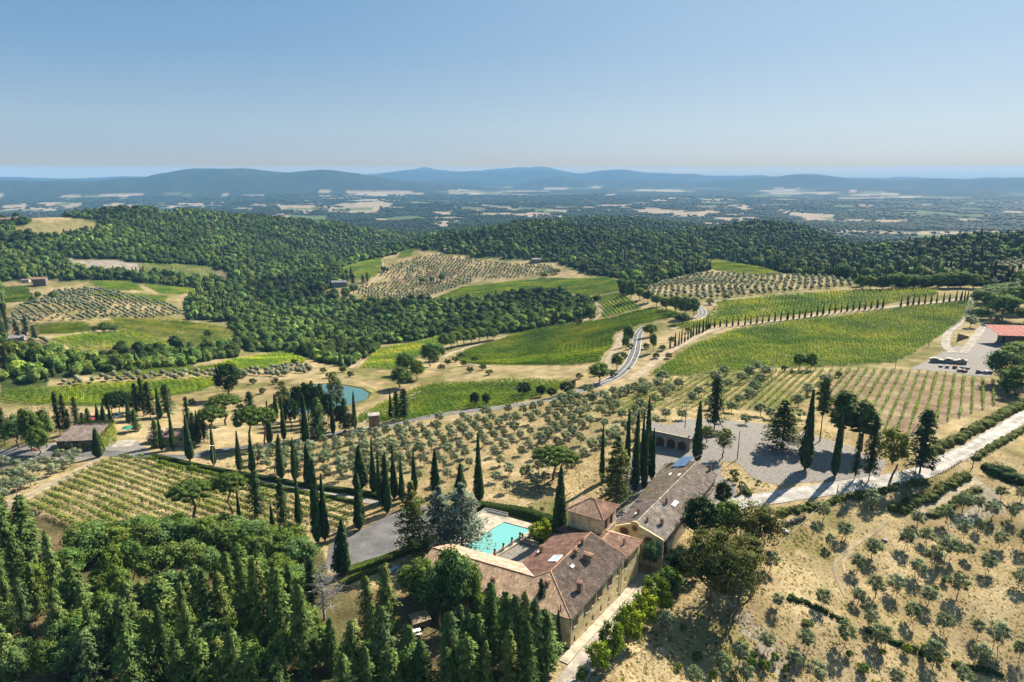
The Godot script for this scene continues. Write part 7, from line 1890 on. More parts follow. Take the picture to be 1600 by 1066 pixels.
func window_in(parent: Node, a: Vector3, b: Vector3, o: Array, inward: Vector3, shutters := true, called := "window") -> void:
	# frame, pane, sill and shutters for one opening of wall()
	var run := Vector3(b.x - a.x, 0, b.z - a.z).normalized()
	var n := inward.normalized()
	var t := Transform3D(Basis(run, Vector3.UP, run.cross(Vector3.UP)), Vector3(a.x, o[1], a.z) + run * o[0])
	if t.basis.z.dot(n) > 0.0:
		t = Transform3D(Basis(-run, Vector3.UP, -run.cross(Vector3.UP)), t.origin)
	# in t: x along, y up, z outwards
	var w: float = o[2] * 0.5
	var h: float = o[3]
	var f := Shape.new()
	for q in [[-w, 0.0, -w + 0.08, h], [w - 0.08, 0.0, w, h], [-w + 0.08, 0.0, w - 0.08, 0.08], [-w + 0.08, h - 0.08, w - 0.08, h], [-0.035, 0.08, 0.035, h - 0.08]]:
		f.box(Vector3(q[0], q[1], -0.16), Vector3(q[2], q[3], -0.08), t)
	var win := part(called, f, M.frame, parent)
	var g := Shape.new()
	g.box(Vector3(-w + 0.05, 0.05, -0.15), Vector3(w - 0.05, h - 0.05, -0.12), t)
	part("pane", g, M.glass, win)
	var sill := Shape.new()
	sill.box(Vector3(-w - 0.1, -0.1, -0.05), Vector3(w + 0.1, -0.005, 0.1), t)
	part("sill", sill, M.stone_trim, win)
	if shutters:
		for side in [-1.0, 1.0]:
			var sh := Shape.new()
			var x0: float = side * (w + 0.05)
			var x1: float = side * (w + 0.05 + o[2] * 0.5)
			sh.box(Vector3(minf(x0, x1), -0.02, 0.012), Vector3(maxf(x0, x1), h + 0.02, 0.06), t)
			for k in 7:
				sh.box(Vector3(minf(x0, x1) + 0.06, h * (k + 0.25) / 7.0, 0.06), Vector3(maxf(x0, x1) - 0.06, h * (k + 0.75) / 7.0, 0.075), t)
			part("shutter", sh, M.shutter, win)

func roof_face(parent: Node, called: String, corners: Array, tile: Color, vary := 0.18, moss := 0.0, seed_ := 1) -> MeshInstance3D:
	# one slope of a roof: a boarded slab under half-round tiles laid in courses
	var r := RandomNumberGenerator.new()
	r.seed = seed_ * 77 + 5
	var nrm := Vector3.ZERO
	for k in corners.size():
		var a: Vector3 = corners[k]
		var b: Vector3 = corners[(k + 1) % corners.size()]
		nrm += a.cross(b)
	nrm = nrm.normalized()
	if nrm.y < 0.0:
		nrm = -nrm
	var e := Vector3.UP.cross(nrm).normalized()
	var up := nrm.cross(e).normalized()
	if up.y < 0.0:
		up = -up
		e = -e
	var c0: Vector3 = corners[0]
	var flat := PackedVector2Array()
	for c in corners:
		flat.append(Vector2((c - c0).dot(e), (c - c0).dot(up)))
	var slab := Shape.new()
	slab.tint = Color(tile.r * 0.55, tile.g * 0.5, tile.b * 0.48)
	var t := Geometry2D.triangulate_polygon(flat)
	for k in range(0, t.size(), 3):
		facing3(slab, corners[t[k]], corners[t[k + 1]], corners[t[k + 2]], nrm)
		facing3(slab, corners[t[k]] - nrm * 0.12, corners[t[k + 1]] - nrm * 0.12, corners[t[k + 2]] - nrm * 0.12, -nrm)
	for k in corners.size():
		var a: Vector3 = corners[k]
		var b: Vector3 = corners[(k + 1) % corners.size()]
		slab.quad(a, b, b - nrm * 0.12, a - nrm * 0.12)
	var o := part(called, slab, M.tinted, parent)
	var tiles := Shape.new()
	var lo := Vector2(1e9, 1e9)
	var hi := Vector2(-1e9, -1e9)
	for v in flat:
		lo = lo.min(v)
		hi = hi.max(v)
	var stain := noise(seed_ * 13 + 2, 0.35, 3)
	var y := lo.y + 0.16
	while y < hi.y:
		var x := lo.x + 0.15
		while x < hi.x:
			if Geometry2D.is_point_in_polygon(Vector2(x, y), flat):
				var p := c0 + e * (x + r.randf_range(-0.012, 0.012)) + up * y
				var k := exp(r.randfn(0.0, vary)) * (1.0 + 0.35 * stain.get_noise_2d(x, y))
				tiles.tint = Color(tile.r * k, tile.g * k * r.randf_range(0.93, 1.05), tile.b * k)
				if moss > 0.0 and stain.get_noise_2d(x * 0.6 + 50.0, y * 0.6) > 0.25 - moss * 0.3 and r.randf() < moss:
					tiles.tint = Color(0.19, 0.155, 0.055) * r.randf_range(0.7, 1.1)
				var low := p - up * 0.22 + nrm * 0.035
				var high := p + up * 0.22 + nrm * 0.008
				var w := e * 0.115
				var hgt := nrm * 0.085
				var n1 := (nrm - e * 0.9).normalized()
				var n2 := (nrm + e * 0.9).normalized()
				tiles.tri_n(low - w, high - w, high + hgt, n1, n1, nrm)
				tiles.tri_n(low - w, high + hgt, low + hgt, n1, nrm, nrm)
				tiles.tri_n(low + hgt, high + hgt, high + w, nrm, nrm, n2)
				tiles.tri_n(low + hgt, high + w, low + w, nrm, n2, n2)
				tiles.tri(low - w, low + hgt, low + w)
			x += 0.27
		y += 0.40
	var tp := part("roof_tiles", tiles, M.tinted, o)
	tp.set_meta("kind", "stuff")
	return o

func ridge(parent: Node, a: Vector3, b: Vector3, tile: Color, radius := 0.15) -> void:
	var s := Shape.new()
	var r := RandomNumberGenerator.new()
	r.seed = int(a.x * 10.0) + 7
	var n := maxi(2, int(a.distance_to(b) / 0.5))
	for k in n:
		s.tint = tone(r, tile, 0.15)
		s.pole(a.lerp(b, k / float(n)) + Vector3(0, 0.03, 0), a.lerp(b, (k + 1.12) / n) + Vector3(0, 0.05, 0), radius * 1.12, radius * 0.95, 7)
	part("ridge_cap", s, M.tinted, parent).set_meta("kind", "stuff")

func chimney(parent: Node, foot: Vector3, w: float, d: float, h: float, style := 0, turn := 0.0) -> void:
	var t := Transform3D(Basis(Vector3.UP, turn), foot)
	var s := Shape.new()
	s.tint = Color(0.36, 0.28, 0.19) if style != 2 else Color(0.30, 0.20, 0.15)
	s.box(Vector3(-w * 0.5, -0.7, -d * 0.5), Vector3(w * 0.5, h, d * 0.5), t)
	s.box(Vector3(-w * 0.5 - 0.07, h + 0.001, -d * 0.5 - 0.07), Vector3(w * 0.5 + 0.07, h + 0.09, d * 0.5 + 0.07), t)
	var o := part("chimney", s, M.tinted, parent)
	var c := Shape.new()
	c.tint = Color(0.30, 0.17, 0.11)
	for k in [-1.0, 0.0, 1.0]:
		c.box(Vector3(k * w * 0.4 - 0.06, h + 0.095, -d * 0.45), Vector3(k * w * 0.4 + 0.06, h + 0.36, d * 0.45), t)
	c.tint = Color(0.40, 0.24, 0.15)
	c.quad(t * Vector3(-w * 0.65, h + 0.37, -d * 0.6), t * Vector3(-w * 0.65, h + 0.37, d * 0.6), t * Vector3(0, h + 0.62, d * 0.6), t * Vector3(0, h + 0.62, -d * 0.6))
	c.quad(t * Vector3(0, h + 0.62, -d * 0.6), t * Vector3(0, h + 0.62, d * 0.6), t * Vector3(w * 0.65, h + 0.37, d * 0.6), t * Vector3(w * 0.65, h + 0.37, -d * 0.6))
	c.tri(t * Vector3(-w * 0.65, h + 0.37, d * 0.6), t * Vector3(w * 0.65, h + 0.37, d * 0.6), t * Vector3(0, h + 0.62, d * 0.6))
	c.tri(t * Vector3(w * 0.65, h + 0.37, -d * 0.6), t * Vector3(-w * 0.65, h + 0.37, -d * 0.6), t * Vector3(0, h + 0.62, -d * 0.6))
	part("chimney_cap", c, M.tinted, o)
	var f := Shape.new()
	f.box(Vector3(-w * 0.5 - 0.25, -0.02, -d * 0.5 - 0.5), Vector3(w * 0.5 + 0.2, 0.09, -d * 0.5 - 0.02), t)
	part("flashing", f, M.lead, o)

func building_materials() -> void:
	M.tinted = rough_mat("tile_and_brick", Color.WHITE, M.fine, 1.7)
	M.tinted.vertex_color_use_as_albedo = true
	M.plaster = rough_mat("ochre_plaster", Color(0.73, 0.60, 0.335), M.mottled, 4.5)
	M.plaster2 = rough_mat("tower_plaster", Color(0.64, 0.51, 0.33), M.mottled, 4.0)
	M.stone = rough_mat("rubble_stone", Color(0.40, 0.345, 0.265), M.fine, 1.3)
	M.brick = rough_mat("brick", Color(0.36, 0.19, 0.13), M.fine, 1.0)
	M.stone_trim = rough_mat("stone_trim", Color(0.52, 0.46, 0.36), M.fine, 1.5)
	M.concrete = rough_mat("concrete", Color(0.40, 0.365, 0.31), M.fine, 2.4)
	M.deck = rough_mat("pale_paving", Color(0.50, 0.435, 0.34), M.fine, 2.2)
	M.frame = plain_mat("window_frame", Color(0.22, 0.15, 0.10), 0.6)
	M.shutter = plain_mat("shutter_brown", Color(0.085, 0.06, 0.045), 0.65)
	M.glass = plain_mat("window_glass", Color(0.03, 0.035, 0.04), 0.08)
	M.glass.metallic_specular = 0.6
	M.wood = rough_mat("old_wood", Color(0.13, 0.085, 0.06), M.fine, 1.2)
	M.lead = plain_mat("lead_sheet", Color(0.42, 0.44, 0.46), 0.45)
	M.metal = plain_mat("dark_metal", Color(0.10, 0.09, 0.08), 0.5)
	M.white = plain_mat("white_paint", Color(0.78, 0.77, 0.73), 0.6)
	M.solar = plain_mat("solar_panel", Color(0.05, 0.09, 0.17), 0.12)
	M.solar.metallic_specular = 0.7
	M.stone_brown = rough_mat("brown_brick", Color(0.27, 0.205, 0.16), M.fine, 1.2)
	M.red_wood = plain_mat("red_wood", Color(0.22, 0.07, 0.05), 0.7)
	M.blue_wood = plain_mat("blue_wood", Color(0.16, 0.22, 0.25), 0.7)
	M.pale_wood = rough_mat("pale_wood", Color(0.42, 0.33, 0.22), M.fine, 0.8)
	M.green_cloth = plain_mat("green_cloth", Color(0.02, 0.20, 0.13), 0.8)
	M.pool_water = plain_mat("pool_water", Color(0.11, 0.31, 0.305), 0.04)
	M.clear_rail = plain_mat("blue_glass_rail", Color(0.30, 0.44, 0.48), 0.15)

func arch_points(c: float, base: float, half: float, spring: float) -> PackedVector2Array:
	var p := PackedVector2Array([Vector2(c - half, base)])
	for k in 9:
		var a := PI - PI * k / 8.0
		p.append(Vector2(c + cos(a) * half, spring + sin(a) * half * 0.75))
	p.append(Vector2(c + half, base))
	return p

func build_villa() -> void:
	var o := thing("villa", "ochre villa with tiled roofs, square tower and long wing above the lane", "villa", ESTATE, ESTATE_TURN)
	var foot := -3.6
	var eave := 6.6
	# ---- walls
	var lane := [[2.1, 3.4, 1.1, 1.85], [7.0, 3.4, 1.1, 1.85], [9.6, 3.4, 1.1, 1.85], [12.7, 3.4, 1.1, 1.85], [17.4, 3.4, 1.1, 1.85], [21.4, 3.5, 0.8, 1.5], [1.9, 0.1, 0.7, 1.3], [7.0, 0.1, 0.7, 1.0], [9.7, -0.2, 0.9, 1.4], [13.4, -0.3, 0.9, 1.5], [17.3, -0.3, 0.6, 1.1], [21.4, -0.5, 0.6, 1.2]]
	var s := Shape.new()
	wall(s, P(0, foot, 0), P(24.6, foot, 0), eave, lane, 0.25, P(0, 0, 1))
	var front := [[2.2, 0.0, 1.2, 2.3], [5.6, 3.4, 1.2, 1.8], [9.4, 3.4, 1.2, 1.8], [12.9, 3.5, 1.7, 1.8], [15.3, 3.5, 1.1, 1.7], [18.8, 0.2, 1.4, 1.9], [22.6, 3.5, 1.1, 1.7], [27.0, 3.5, 1.1, 1.7], [30.8, 3.5, 1.1, 1.7]]
	var wing_end := P(-3.4, foot, 34)
	wall(s, P(0, foot, 0), wing_end, eave, front, 0.25, P(1, 0, 0.1))
	wall(s, wing_end, P(8.3, foot, 34), eave, [], 0.2, P(0, 0, -1))
	facing3(s, P(-3.4, eave, 34), P(8.3, eave, 34), P(2.45, 8.5, 34), P(0, 0, 1))
	wall(s, P(8.3, foot, 34), P(10.0, foot, 16.7), eave, [[4.0, 1.2, 1.0, 1.5], [9.0, 1.2, 1.0, 1.5], [14.0, 0.3, 1.4, 2.3]], 0.25, P(-1, 0, -0.1))
	wall(s, P(10.0, foot, 16.7), P(24.6, foot, 16.7), eave, [[4.0, 0.3, 1.3, 2.3], [9.0, 1.2, 1.0, 1.5]], 0.25, P(0, 0, -1))
	wall(s, P(24.6, foot, 16.7), P(24.6, foot, 0), eave, [], 0.25, P(-1, 0, 0))
	facing3(s, P(24.6, eave, 16.7), P(24.6, eave, 0), P(24.6, 9.35, 8.2), P(1, 0, 0))
	var w := part("wall", s, M.plaster, o)
	for h in lane.size():
		window_in(w, P(0, foot, 0), P(24.6, foot, 0), lane[h], P(0, 0, 1), h < 5)
	for h in front.size():
		window_in(w, P(0, foot, 0), wing_end, front[h], P(1, 0, 0.1), false)
	# a paler band at the foot of the lane wall and string lines
	var band := Shape.new()
	band.box(P(0.02, foot, 0.0), P(24.58, -1.4, -0.06))
	band.box(P(0.02, 6.15, 0.0), P(24.58, 6.32, -0.09))
	part("plinth", band, M.stone_trim, o)
	# ---- roofs
	var A := P(-0.35, 6.48, -0.35)
	var B := P(24.85, 6.48, -0.35)
	var R1 := P(7.05, 9.47, 8.2)
	var R2 := P(24.85, 9.47, 8.2)
	var W1 := P(4.65, 8.68, 10.5)
	var W2 := P(2.3, 8.68, 34.3)
	var E := P(-3.78, 6.48, 34.3)
	var VQ := P(10.4, 6.48, 17.05)
	var BE := P(8.7, 6.48, 34.3)
	var C := P(24.85, 6.48, 17.05)
	var terracotta := Color(0.56, 0.40, 0.265)
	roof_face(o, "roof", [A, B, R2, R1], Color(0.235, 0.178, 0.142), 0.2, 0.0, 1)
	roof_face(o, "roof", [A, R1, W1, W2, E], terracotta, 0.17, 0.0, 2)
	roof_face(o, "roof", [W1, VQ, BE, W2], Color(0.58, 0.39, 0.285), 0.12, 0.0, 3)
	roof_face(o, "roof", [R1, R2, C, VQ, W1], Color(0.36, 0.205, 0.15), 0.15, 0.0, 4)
	for e in [[A, R1], [R1, R2], [R1, W1], [W1, W2], [R2, B]]:
		ridge(o, e[0], e[1], Color(0.50, 0.30, 0.19))
	var lead := Shape.new()
	lead.pole(W1 + Vector3(0, 0.03, 0), VQ + Vector3(0, 0.05, 0), 0.12, 0.12, 6)
	part("valley_lead", lead, M.lead, o)
	var g := Shape.new()
	g.pole(A + Vector3(0, -0.1, 0), B + Vector3(0, -0.1, 0), 0.09, 0.09, 7)
	g.pole(A + Vector3(0, -0.1, 0), E + Vector3(0, -0.1, 0), 0.09, 0.09, 7)
	part("gutter", g, M.metal, o)
	for q in [P(-0.05, 6.4, -0.12), P(22.9, 6.3, -0.14), P(-1.6, 6.4, 17.0), P(33.4, 5.6, -0.12)]:
		var dp := Shape.new()
		dp.pole(Vector3(q.x, foot, q.z), q, 0.06, 0.06, 6)
		part("downpipe", dp, M.metal, o)
	# ---- lower end block
	s = Shape.new()
	var ext := [[1.0, 3.0, 1.1, 1.8], [1.2, -0.4, 0.7, 1.3]]
	wall(s, P(24.62, foot, 0.1), P(33.6, foot, 0.1), 5.8, ext, 0.25, P(0, 0, 1))
	wall(s, P(33.6, foot, 0.1), P(33.6, foot, 12), 5.8, [], 0.25, P(-1, 0, 0))
	wall(s, P(33.6, foot, 12), P(24.62, foot, 12), 5.8, [], 0.25, P(0, 0, -1))
	w = part("end_block_wall", s, M.plaster, o)
	for h in ext:
		window_in(w, P(24.62, foot, 0.1), P(33.6, foot, 0.1), h, P(0, 0, 1), h[1] > 0)
	var e1 := P(24.9, 5.75, -0.4)
	var e2 := P(34.1, 5.75, -0.4)
	var e3 := P(34.1, 5.75, 12.4)
	var e4 := P(24.9, 5.75, 12.4)
	var x1 := P(24.9, 7.6, 6.2)
	var x2 := P(30.2, 7.6, 6.2)
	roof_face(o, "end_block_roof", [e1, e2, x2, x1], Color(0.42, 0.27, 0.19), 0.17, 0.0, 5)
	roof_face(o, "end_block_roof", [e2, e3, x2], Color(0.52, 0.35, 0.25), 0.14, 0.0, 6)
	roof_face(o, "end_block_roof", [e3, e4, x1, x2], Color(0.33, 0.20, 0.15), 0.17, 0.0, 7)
	for e in [[e2, x2], [x2, x1], [e3, x2]]:
		ridge(o, e[0], e[1], Color(0.50, 0.32, 0.21))
	# ---- tower
	s = Shape.new()
	wall(s, P(29.1, 0, 7.4), P(29.1, 0, 16.0), 11.0, [[2.1, 7.5, 1.9, 2.6], [4.4, 7.5, 1.9, 2.6], [6.7, 7.5, 1.9, 2.6]], 0.12, P(1, 0, 0))
	wall(s, P(29.1, 0, 7.4), P(36.5, 0, 7.4), 11.0, [[2.0, 7.6, 1.5, 2.6], [4.8, 7.6, 1.5, 2.6]], 0.2, P(0, 0, 1))
	wall(s, P(36.5, 0, 7.4), P(36.5, 0, 16.0), 11.0, [], 0.2, P(-1, 0, 0))
	wall(s, P(36.5, 0, 16.0), P(29.1, 0, 16.0), 11.0, [], 0.2, P(0, 0, -1))
	w = part("tower_wall", s, M.plaster2, o)
	for k in 3:
		var pan := Shape.new()
		pan.box(P(29.22, 7.5, 7.4 + 2.1 + 2.3 * k - 0.95), P(29.26, 10.1, 7.4 + 2.1 + 2.3 * k + 0.95))
		part("blind_panel", pan, M.plaster, w)
	for k in [[2.0], [4.8]]:
		var bl := Shape.new()
		bl.box(P(29.1 + k[0] - 0.75, 7.6, 7.56), P(29.1 + k[0] + 0.75, 10.2, 7.6))
		part("loggia_blind", bl, M.wood, w)
	var cor := Shape.new()
	cor.box(P(28.98, 6.9, 7.28), P(36.62, 7.05, 16.12))
	cor.box(P(28.9, 10.75, 7.2), P(36.7, 10.98, 16.2))
	part("cornice", cor, M.stone_trim, o)
	var t1 := P(28.5, 11.0, 6.8)
	var t2 := P(37.1, 11.0, 6.8)
	var t3 := P(37.1, 11.0, 16.6)
	var t4 := P(28.5, 11.0, 16.6)
	var tx := P(32.8, 13.3, 12.2)
	var ty := P(32.8, 13.3, 11.2)
	var tt := Color(0.62, 0.41, 0.275)
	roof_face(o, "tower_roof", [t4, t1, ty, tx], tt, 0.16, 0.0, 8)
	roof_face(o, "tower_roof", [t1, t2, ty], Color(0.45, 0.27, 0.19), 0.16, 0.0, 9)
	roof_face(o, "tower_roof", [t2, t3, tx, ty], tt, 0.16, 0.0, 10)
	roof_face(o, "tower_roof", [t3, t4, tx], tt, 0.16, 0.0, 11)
	for e in [[t1, ty], [t2, ty], [t3, tx], [t4, tx], [tx, ty]]:
		ridge(o, e[0], e[1], Color(0.46, 0.27, 0.18), 0.13)
	roof_face(o, "link_roof", [P(24.95, 7.5, 6.4), P(24.95, 7.5, 17.0), P(29.05, 6.7, 17.0), P(29.05, 6.7, 6.4)], Color(0.20, 0.11, 0.09), 0.15, 0.0, 12)
	# ---- chimneys and roof lights
	for c in [[19.7, 7.6, 9.2, 0.6, 0.6, 1.0, 0], [15.6, 7.0, 9.0, 0.8, 0.8, 1.1, 0], [16.4, 4.6, 8.2, 1.0, 1.7, 1.2, 0], [7.2, 1.8, 7.2, 0.8, 0.9, 1.7, 2], [15.5, 15.2, 7.1, 0.7, 0.7, 1.1, 0], [0.2, 17.3, 7.2, 0.7, 0.7, 1.0, 2], [4.1, 7.2, 8.1, 0.9, 0.8, 1.0, 0], [29.0, 2.0, 6.4, 0.35, 0.35, 0.9, 2]]:
		chimney(o, P(c[0], c[2], c[1]), c[3], c[4], c[5], c[6])
	var flue := Shape.new()
	flue.pole(P(0.3, 6.4, 2.2), P(0.3, 8.2, 2.2), 0.11, 0.11, 8)
	part("flue", flue, M.wood, o)
	var tilt := Basis(Vector3(1, 0, 0), -0.33)
	for q in [[12.2, 9.35, 9.9, 1.35, 1.0, "skylight"], [11.8, 8.77, 5.9, 0.5, 0.3, "small_skylight"]]:
		var side := 1.0 if q[2] > 8.2 else -1.0
		var tr := Transform3D(Basis(Vector3(1, 0, 0), -0.33 * side), P(q[0], 9.47 - 0.344 * absf(q[2] - 8.2), q[2]))
		var fr := Shape.new()
		for b in [[-1, -1, 1, -0.86], [-1, 0.86, 1, 1], [-1, -0.86, -0.9, 0.86], [0.9, -0.86, 1, 0.86]]:
			fr.box(Vector3(b[0] * q[3], -0.1, b[1] * q[4]), Vector3(b[2] * q[3], 0.34, b[3] * q[4]), tr)
		var sk := part(q[5], fr, M.white, o)
		var gl := Shape.new()
		gl.box(Vector3(-0.92 * q[3], 0.2, -0.88 * q[4]), Vector3(0.92 * q[3], 0.26, 0.88 * q[4]), tr)
		part("roof_glass", gl, M.clear_rail, sk)

func gable_wall(s: Shape, pts: PackedVector2Array, to3: Callable, out: Vector3) -> void:
	var t := Geometry2D.triangulate_polygon(pts)
	for k in range(0, t.size(), 3):
		facing3(s, to3.call(pts[t[k]]), to3.call(pts[t[k + 1]]), to3.call(pts[t[k + 2]]), out)

func arch_ring(s: Shape, c: Vector2, half: float, thick: float, to3: Callable, out: Vector3, from := 0.0, upto := PI) -> void:
	# a proud ring of brick round an arched or round opening
	for k in 14:
		var a0 := from + (upto - from) * k / 14.0
		var a1 := from + (upto - from) * (k + 1) / 14.0
		var q := []
		for e in [[a0, half], [a1, half], [a1, half + thick], [a0, half + thick]]:
			q.append(to3.call(c + Vector2(cos(e[0]), sin(e[0])) * e[1]) + out * 0.06)
		facing(s, q[0], q[1], q[2], q[3], out)
		facing(s, q[3], q[2], q[2] - out * 0.06, q[3] - out * 0.06, to3.call(c + Vector2(cos(a0), sin(a0))) - to3.call(c))

func build_barn() -> void:
	var o := thing("stone_barn", "long stone barn with grey-brown tiled roof and ochre gable with a round window", "barn", ESTATE, ESTATE_TURN)
	var foot := -3.0
	var s := Shape.new()
	wall(s, P(37.8, foot, -3.5), P(79.2, foot, -3.5), 4.75, [[6.0, 2.0, 0.9, 1.2], [14.0, 2.0, 0.9, 1.2], [22.0, 2.0, 0.9, 1.2], [30.0, 2.0, 0.9, 1.2], [36.0, 1.8, 1.0, 1.4], [39.5, 1.8, 0.8, 1.2]], 0.3, P(0, 0, 1))
	wall(s, P(79.2, foot, -3.5), P(79.2, foot, 10.6), 4.6, [], 0.3, P(-1, 0, 0))
	facing3(s, P(79.2, 4.6, -3.5), P(79.2, 4.6, 10.6), P(79.2, 6.9, 2.3), P(1, 0, 0))
	wall(s, P(79.2, foot, 10.6), P(37.8, foot, 7.8), 4.6, [], 0.3, P(0, 0, -1))
	var w := part("wall", s, M.stone, o)
	for h in [6.0, 14.0, 22.0, 30.0]:
		window_in(w, P(37.8, foot, -3.5), P(79.2, foot, -3.5), [h, 2.0, 0.9, 1.2], P(0, 0, 1), false)
	window_in(w, P(37.8, foot, -3.5), P(79.2, foot, -3.5), [36.0, 1.8, 1.0, 1.4], P(0, 0, 1), false)
	window_in(w, P(37.8, foot, -3.5), P(79.2, foot, -3.5), [39.5, 1.8, 0.8, 1.2], P(0, 0, 1), false)
	# gable with a raised coping that swells over the round window
	var g := Shape.new()
	var to3 := func(p: Vector2) -> Vector3: return P(37.5, p.y, p.x)
	var outline := PackedVector2Array([Vector2(-3.9, foot), Vector2(-3.9, 5.2)])
	for k in 5:
		outline.append(Vector2(-3.9 + 5.9 * k / 5.0, 5.2 + 1.85 * k / 5.0))
	for k in 9:
		var a := PI - PI * k / 8.0
		outline.append(Vector2(3.1 + cos(a) * 1.05, 6.95 + sin(a) * 0.85))
	for k in 5:
		outline.append(Vector2(4.2 + 3.9 * (k + 1) / 5.0, 7.0 - 1.75 * (k + 1) / 5.0))
	outline.append(Vector2(8.1, foot))
	gable_wall(g, outline, to3, P(-1, 0, 0))
	var to3b := func(p: Vector2) -> Vector3: return P(37.9, p.y, p.x)
	gable_wall(g, outline, to3b, P(1, 0, 0))
	for k in outline.size():
		var a := outline[k]
		var b := outline[(k + 1) % outline.size()]
		facing(g, to3.call(a), to3.call(b), to3b.call(b), to3b.call(a), P(0, 1, 0))
	var gw := part("gable_wall", g, M.plaster, o)
	var ring := Shape.new()
	arch_ring(ring, Vector2(3.1, 6.1), 0.48, 0.28, to3, P(-1, 0, 0), 0.0, TAU)
	arch_ring(ring, Vector2(-0.6, 3.6), 1.15, 0.32, to3, P(-1, 0, 0))
	arch_ring(ring, Vector2(5.6, 4.5), 1.0, 0.28, to3, P(-1, 0, 0))
	part("brick_arch", ring, M.brick, gw).set_meta("kind", "stuff")
	for q in [[Vector2(3.1, 6.1), 0.47, TAU], [Vector2(-0.6, 3.6), 1.14, PI], [Vector2(5.6, 4.5), 0.99, PI]]:
		var hole := Shape.new()
		for k in 14:
			var a0: float = q[2] * k / 14.0
			var a1: float = q[2] * (k + 1) / 14.0
			facing3(hole, to3.call(q[0]) + P(-0.02, 0, 0), to3.call(q[0] + Vector2(cos(a0), sin(a0)) * q[1]) + P(-0.02, 0, 0), to3.call(q[0] + Vector2(cos(a1), sin(a1)) * q[1]) + P(-0.02, 0, 0), P(-1, 0, 0))
		if q[2] < 4.0:
			facing(hole, to3.call(q[0] + Vector2(-q[1], 0)) + P(-0.02, 0, 0), to3.call(q[0] + Vector2(q[1], 0)) + P(-0.02, 0, 0), to3.call(q[0] + Vector2(q[1], -2.6)) + P(-0.02, 0, 0), to3.call(q[0] + Vector2(-q[1], -2.6)) + P(-0.02, 0, 0), P(-1, 0, 0))
		part("round_window" if q[2] > 4.0 else "arched_door", hole, M.glass if q[2] > 4.0 else M.wood, gw)
	var ra := P(37.9, 7.15, 3.1)
	var rb := P(52.0, 7.1, 2.85)
	var rc := P(79.7, 7.05, 2.3)
	var grey := Color(0.40, 0.345, 0.295)
	var brown := Color(0.30, 0.245, 0.205)
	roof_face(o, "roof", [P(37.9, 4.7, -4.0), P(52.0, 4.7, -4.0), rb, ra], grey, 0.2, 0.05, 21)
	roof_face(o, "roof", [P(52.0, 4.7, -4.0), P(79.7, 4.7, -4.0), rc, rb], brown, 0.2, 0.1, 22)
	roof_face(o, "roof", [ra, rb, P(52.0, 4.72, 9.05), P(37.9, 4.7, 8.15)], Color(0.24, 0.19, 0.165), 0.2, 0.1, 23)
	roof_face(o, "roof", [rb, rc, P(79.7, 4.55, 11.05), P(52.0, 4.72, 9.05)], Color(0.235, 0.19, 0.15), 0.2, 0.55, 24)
	ridge(o, ra, rb, Color(0.42, 0.36, 0.29), 0.22)
	ridge(o, rb, rc, Color(0.42, 0.36, 0.29), 0.22)
	for q in [[51.9, 0], [56.5, 1], [62.0, 1], [67.5, 1], [71.0, 1], [75.5, 1]]:
		ridge(o, P(q[0], 7.12, 2.7), P(q[0] + 0.3, 4.85, -3.8), Color(0.44, 0.38, 0.30), 0.13)
	for q in [49.5, 55.0, 57.0, 63.0, 68.5]:
		ridge(o, P(q, 7.1, 2.8), P(q - 0.6, 4.85, 9.0), Color(0.36, 0.31, 0.24), 0.11)
	for c in [[43.4, 4.6, 6.6, 0.7, 0.7, 1.1], [52.4, 0.9, 6.3, 0.6, 0.6, 1.3], [43.2, -1.4, 5.6, 0.8, 0.7, 1.3], [41.0, 1.4, 6.5, 0.5, 0.5, 0.7], [79.0, -1.8, 5.5, 0.5, 0.5, 1.5]]:
		chimney(o, P(c[0], c[2], c[1]), c[3], c[4], c[5], 0 if c[0] < 70.0 else 2)
	for q in [[54.2, -0.6, 1.4, 0.5, 1.0], [70.3, 6.4, 0.7, 0.3, -1.0], [69.3, 3.6, 0.7, 0.3, -1.0]]:
		var tr := Transform3D(Basis(Vector3(1, 0, 0), 0.31 * q[4]), P(q[0], 7.1 - 0.33 * absf(q[1] - 2.7) + 0.1, q[1]))
		var sk := Shape.new()
		sk.box(Vector3(-q[2], -0.05, -q[3]), Vector3(q[2], 0.16, q[3]), tr)
		part("skylight", sk, M.white, o)
	var pr := Transform3D(Basis(Vector3(1, 0, 0), -0.3), P(79.0, 6.6, 5.9))
	for k in 4:
		for j in 2:
			var pan := Shape.new()
			pan.box(Vector3(-3.9 + k * 2.0, 0.0, -2.0 + j * 2.05), Vector3(-2.0 + k * 2.0, 0.06, j * 2.05 - 0.05), pr)
			part("solar_panel", pan, M.solar, o)

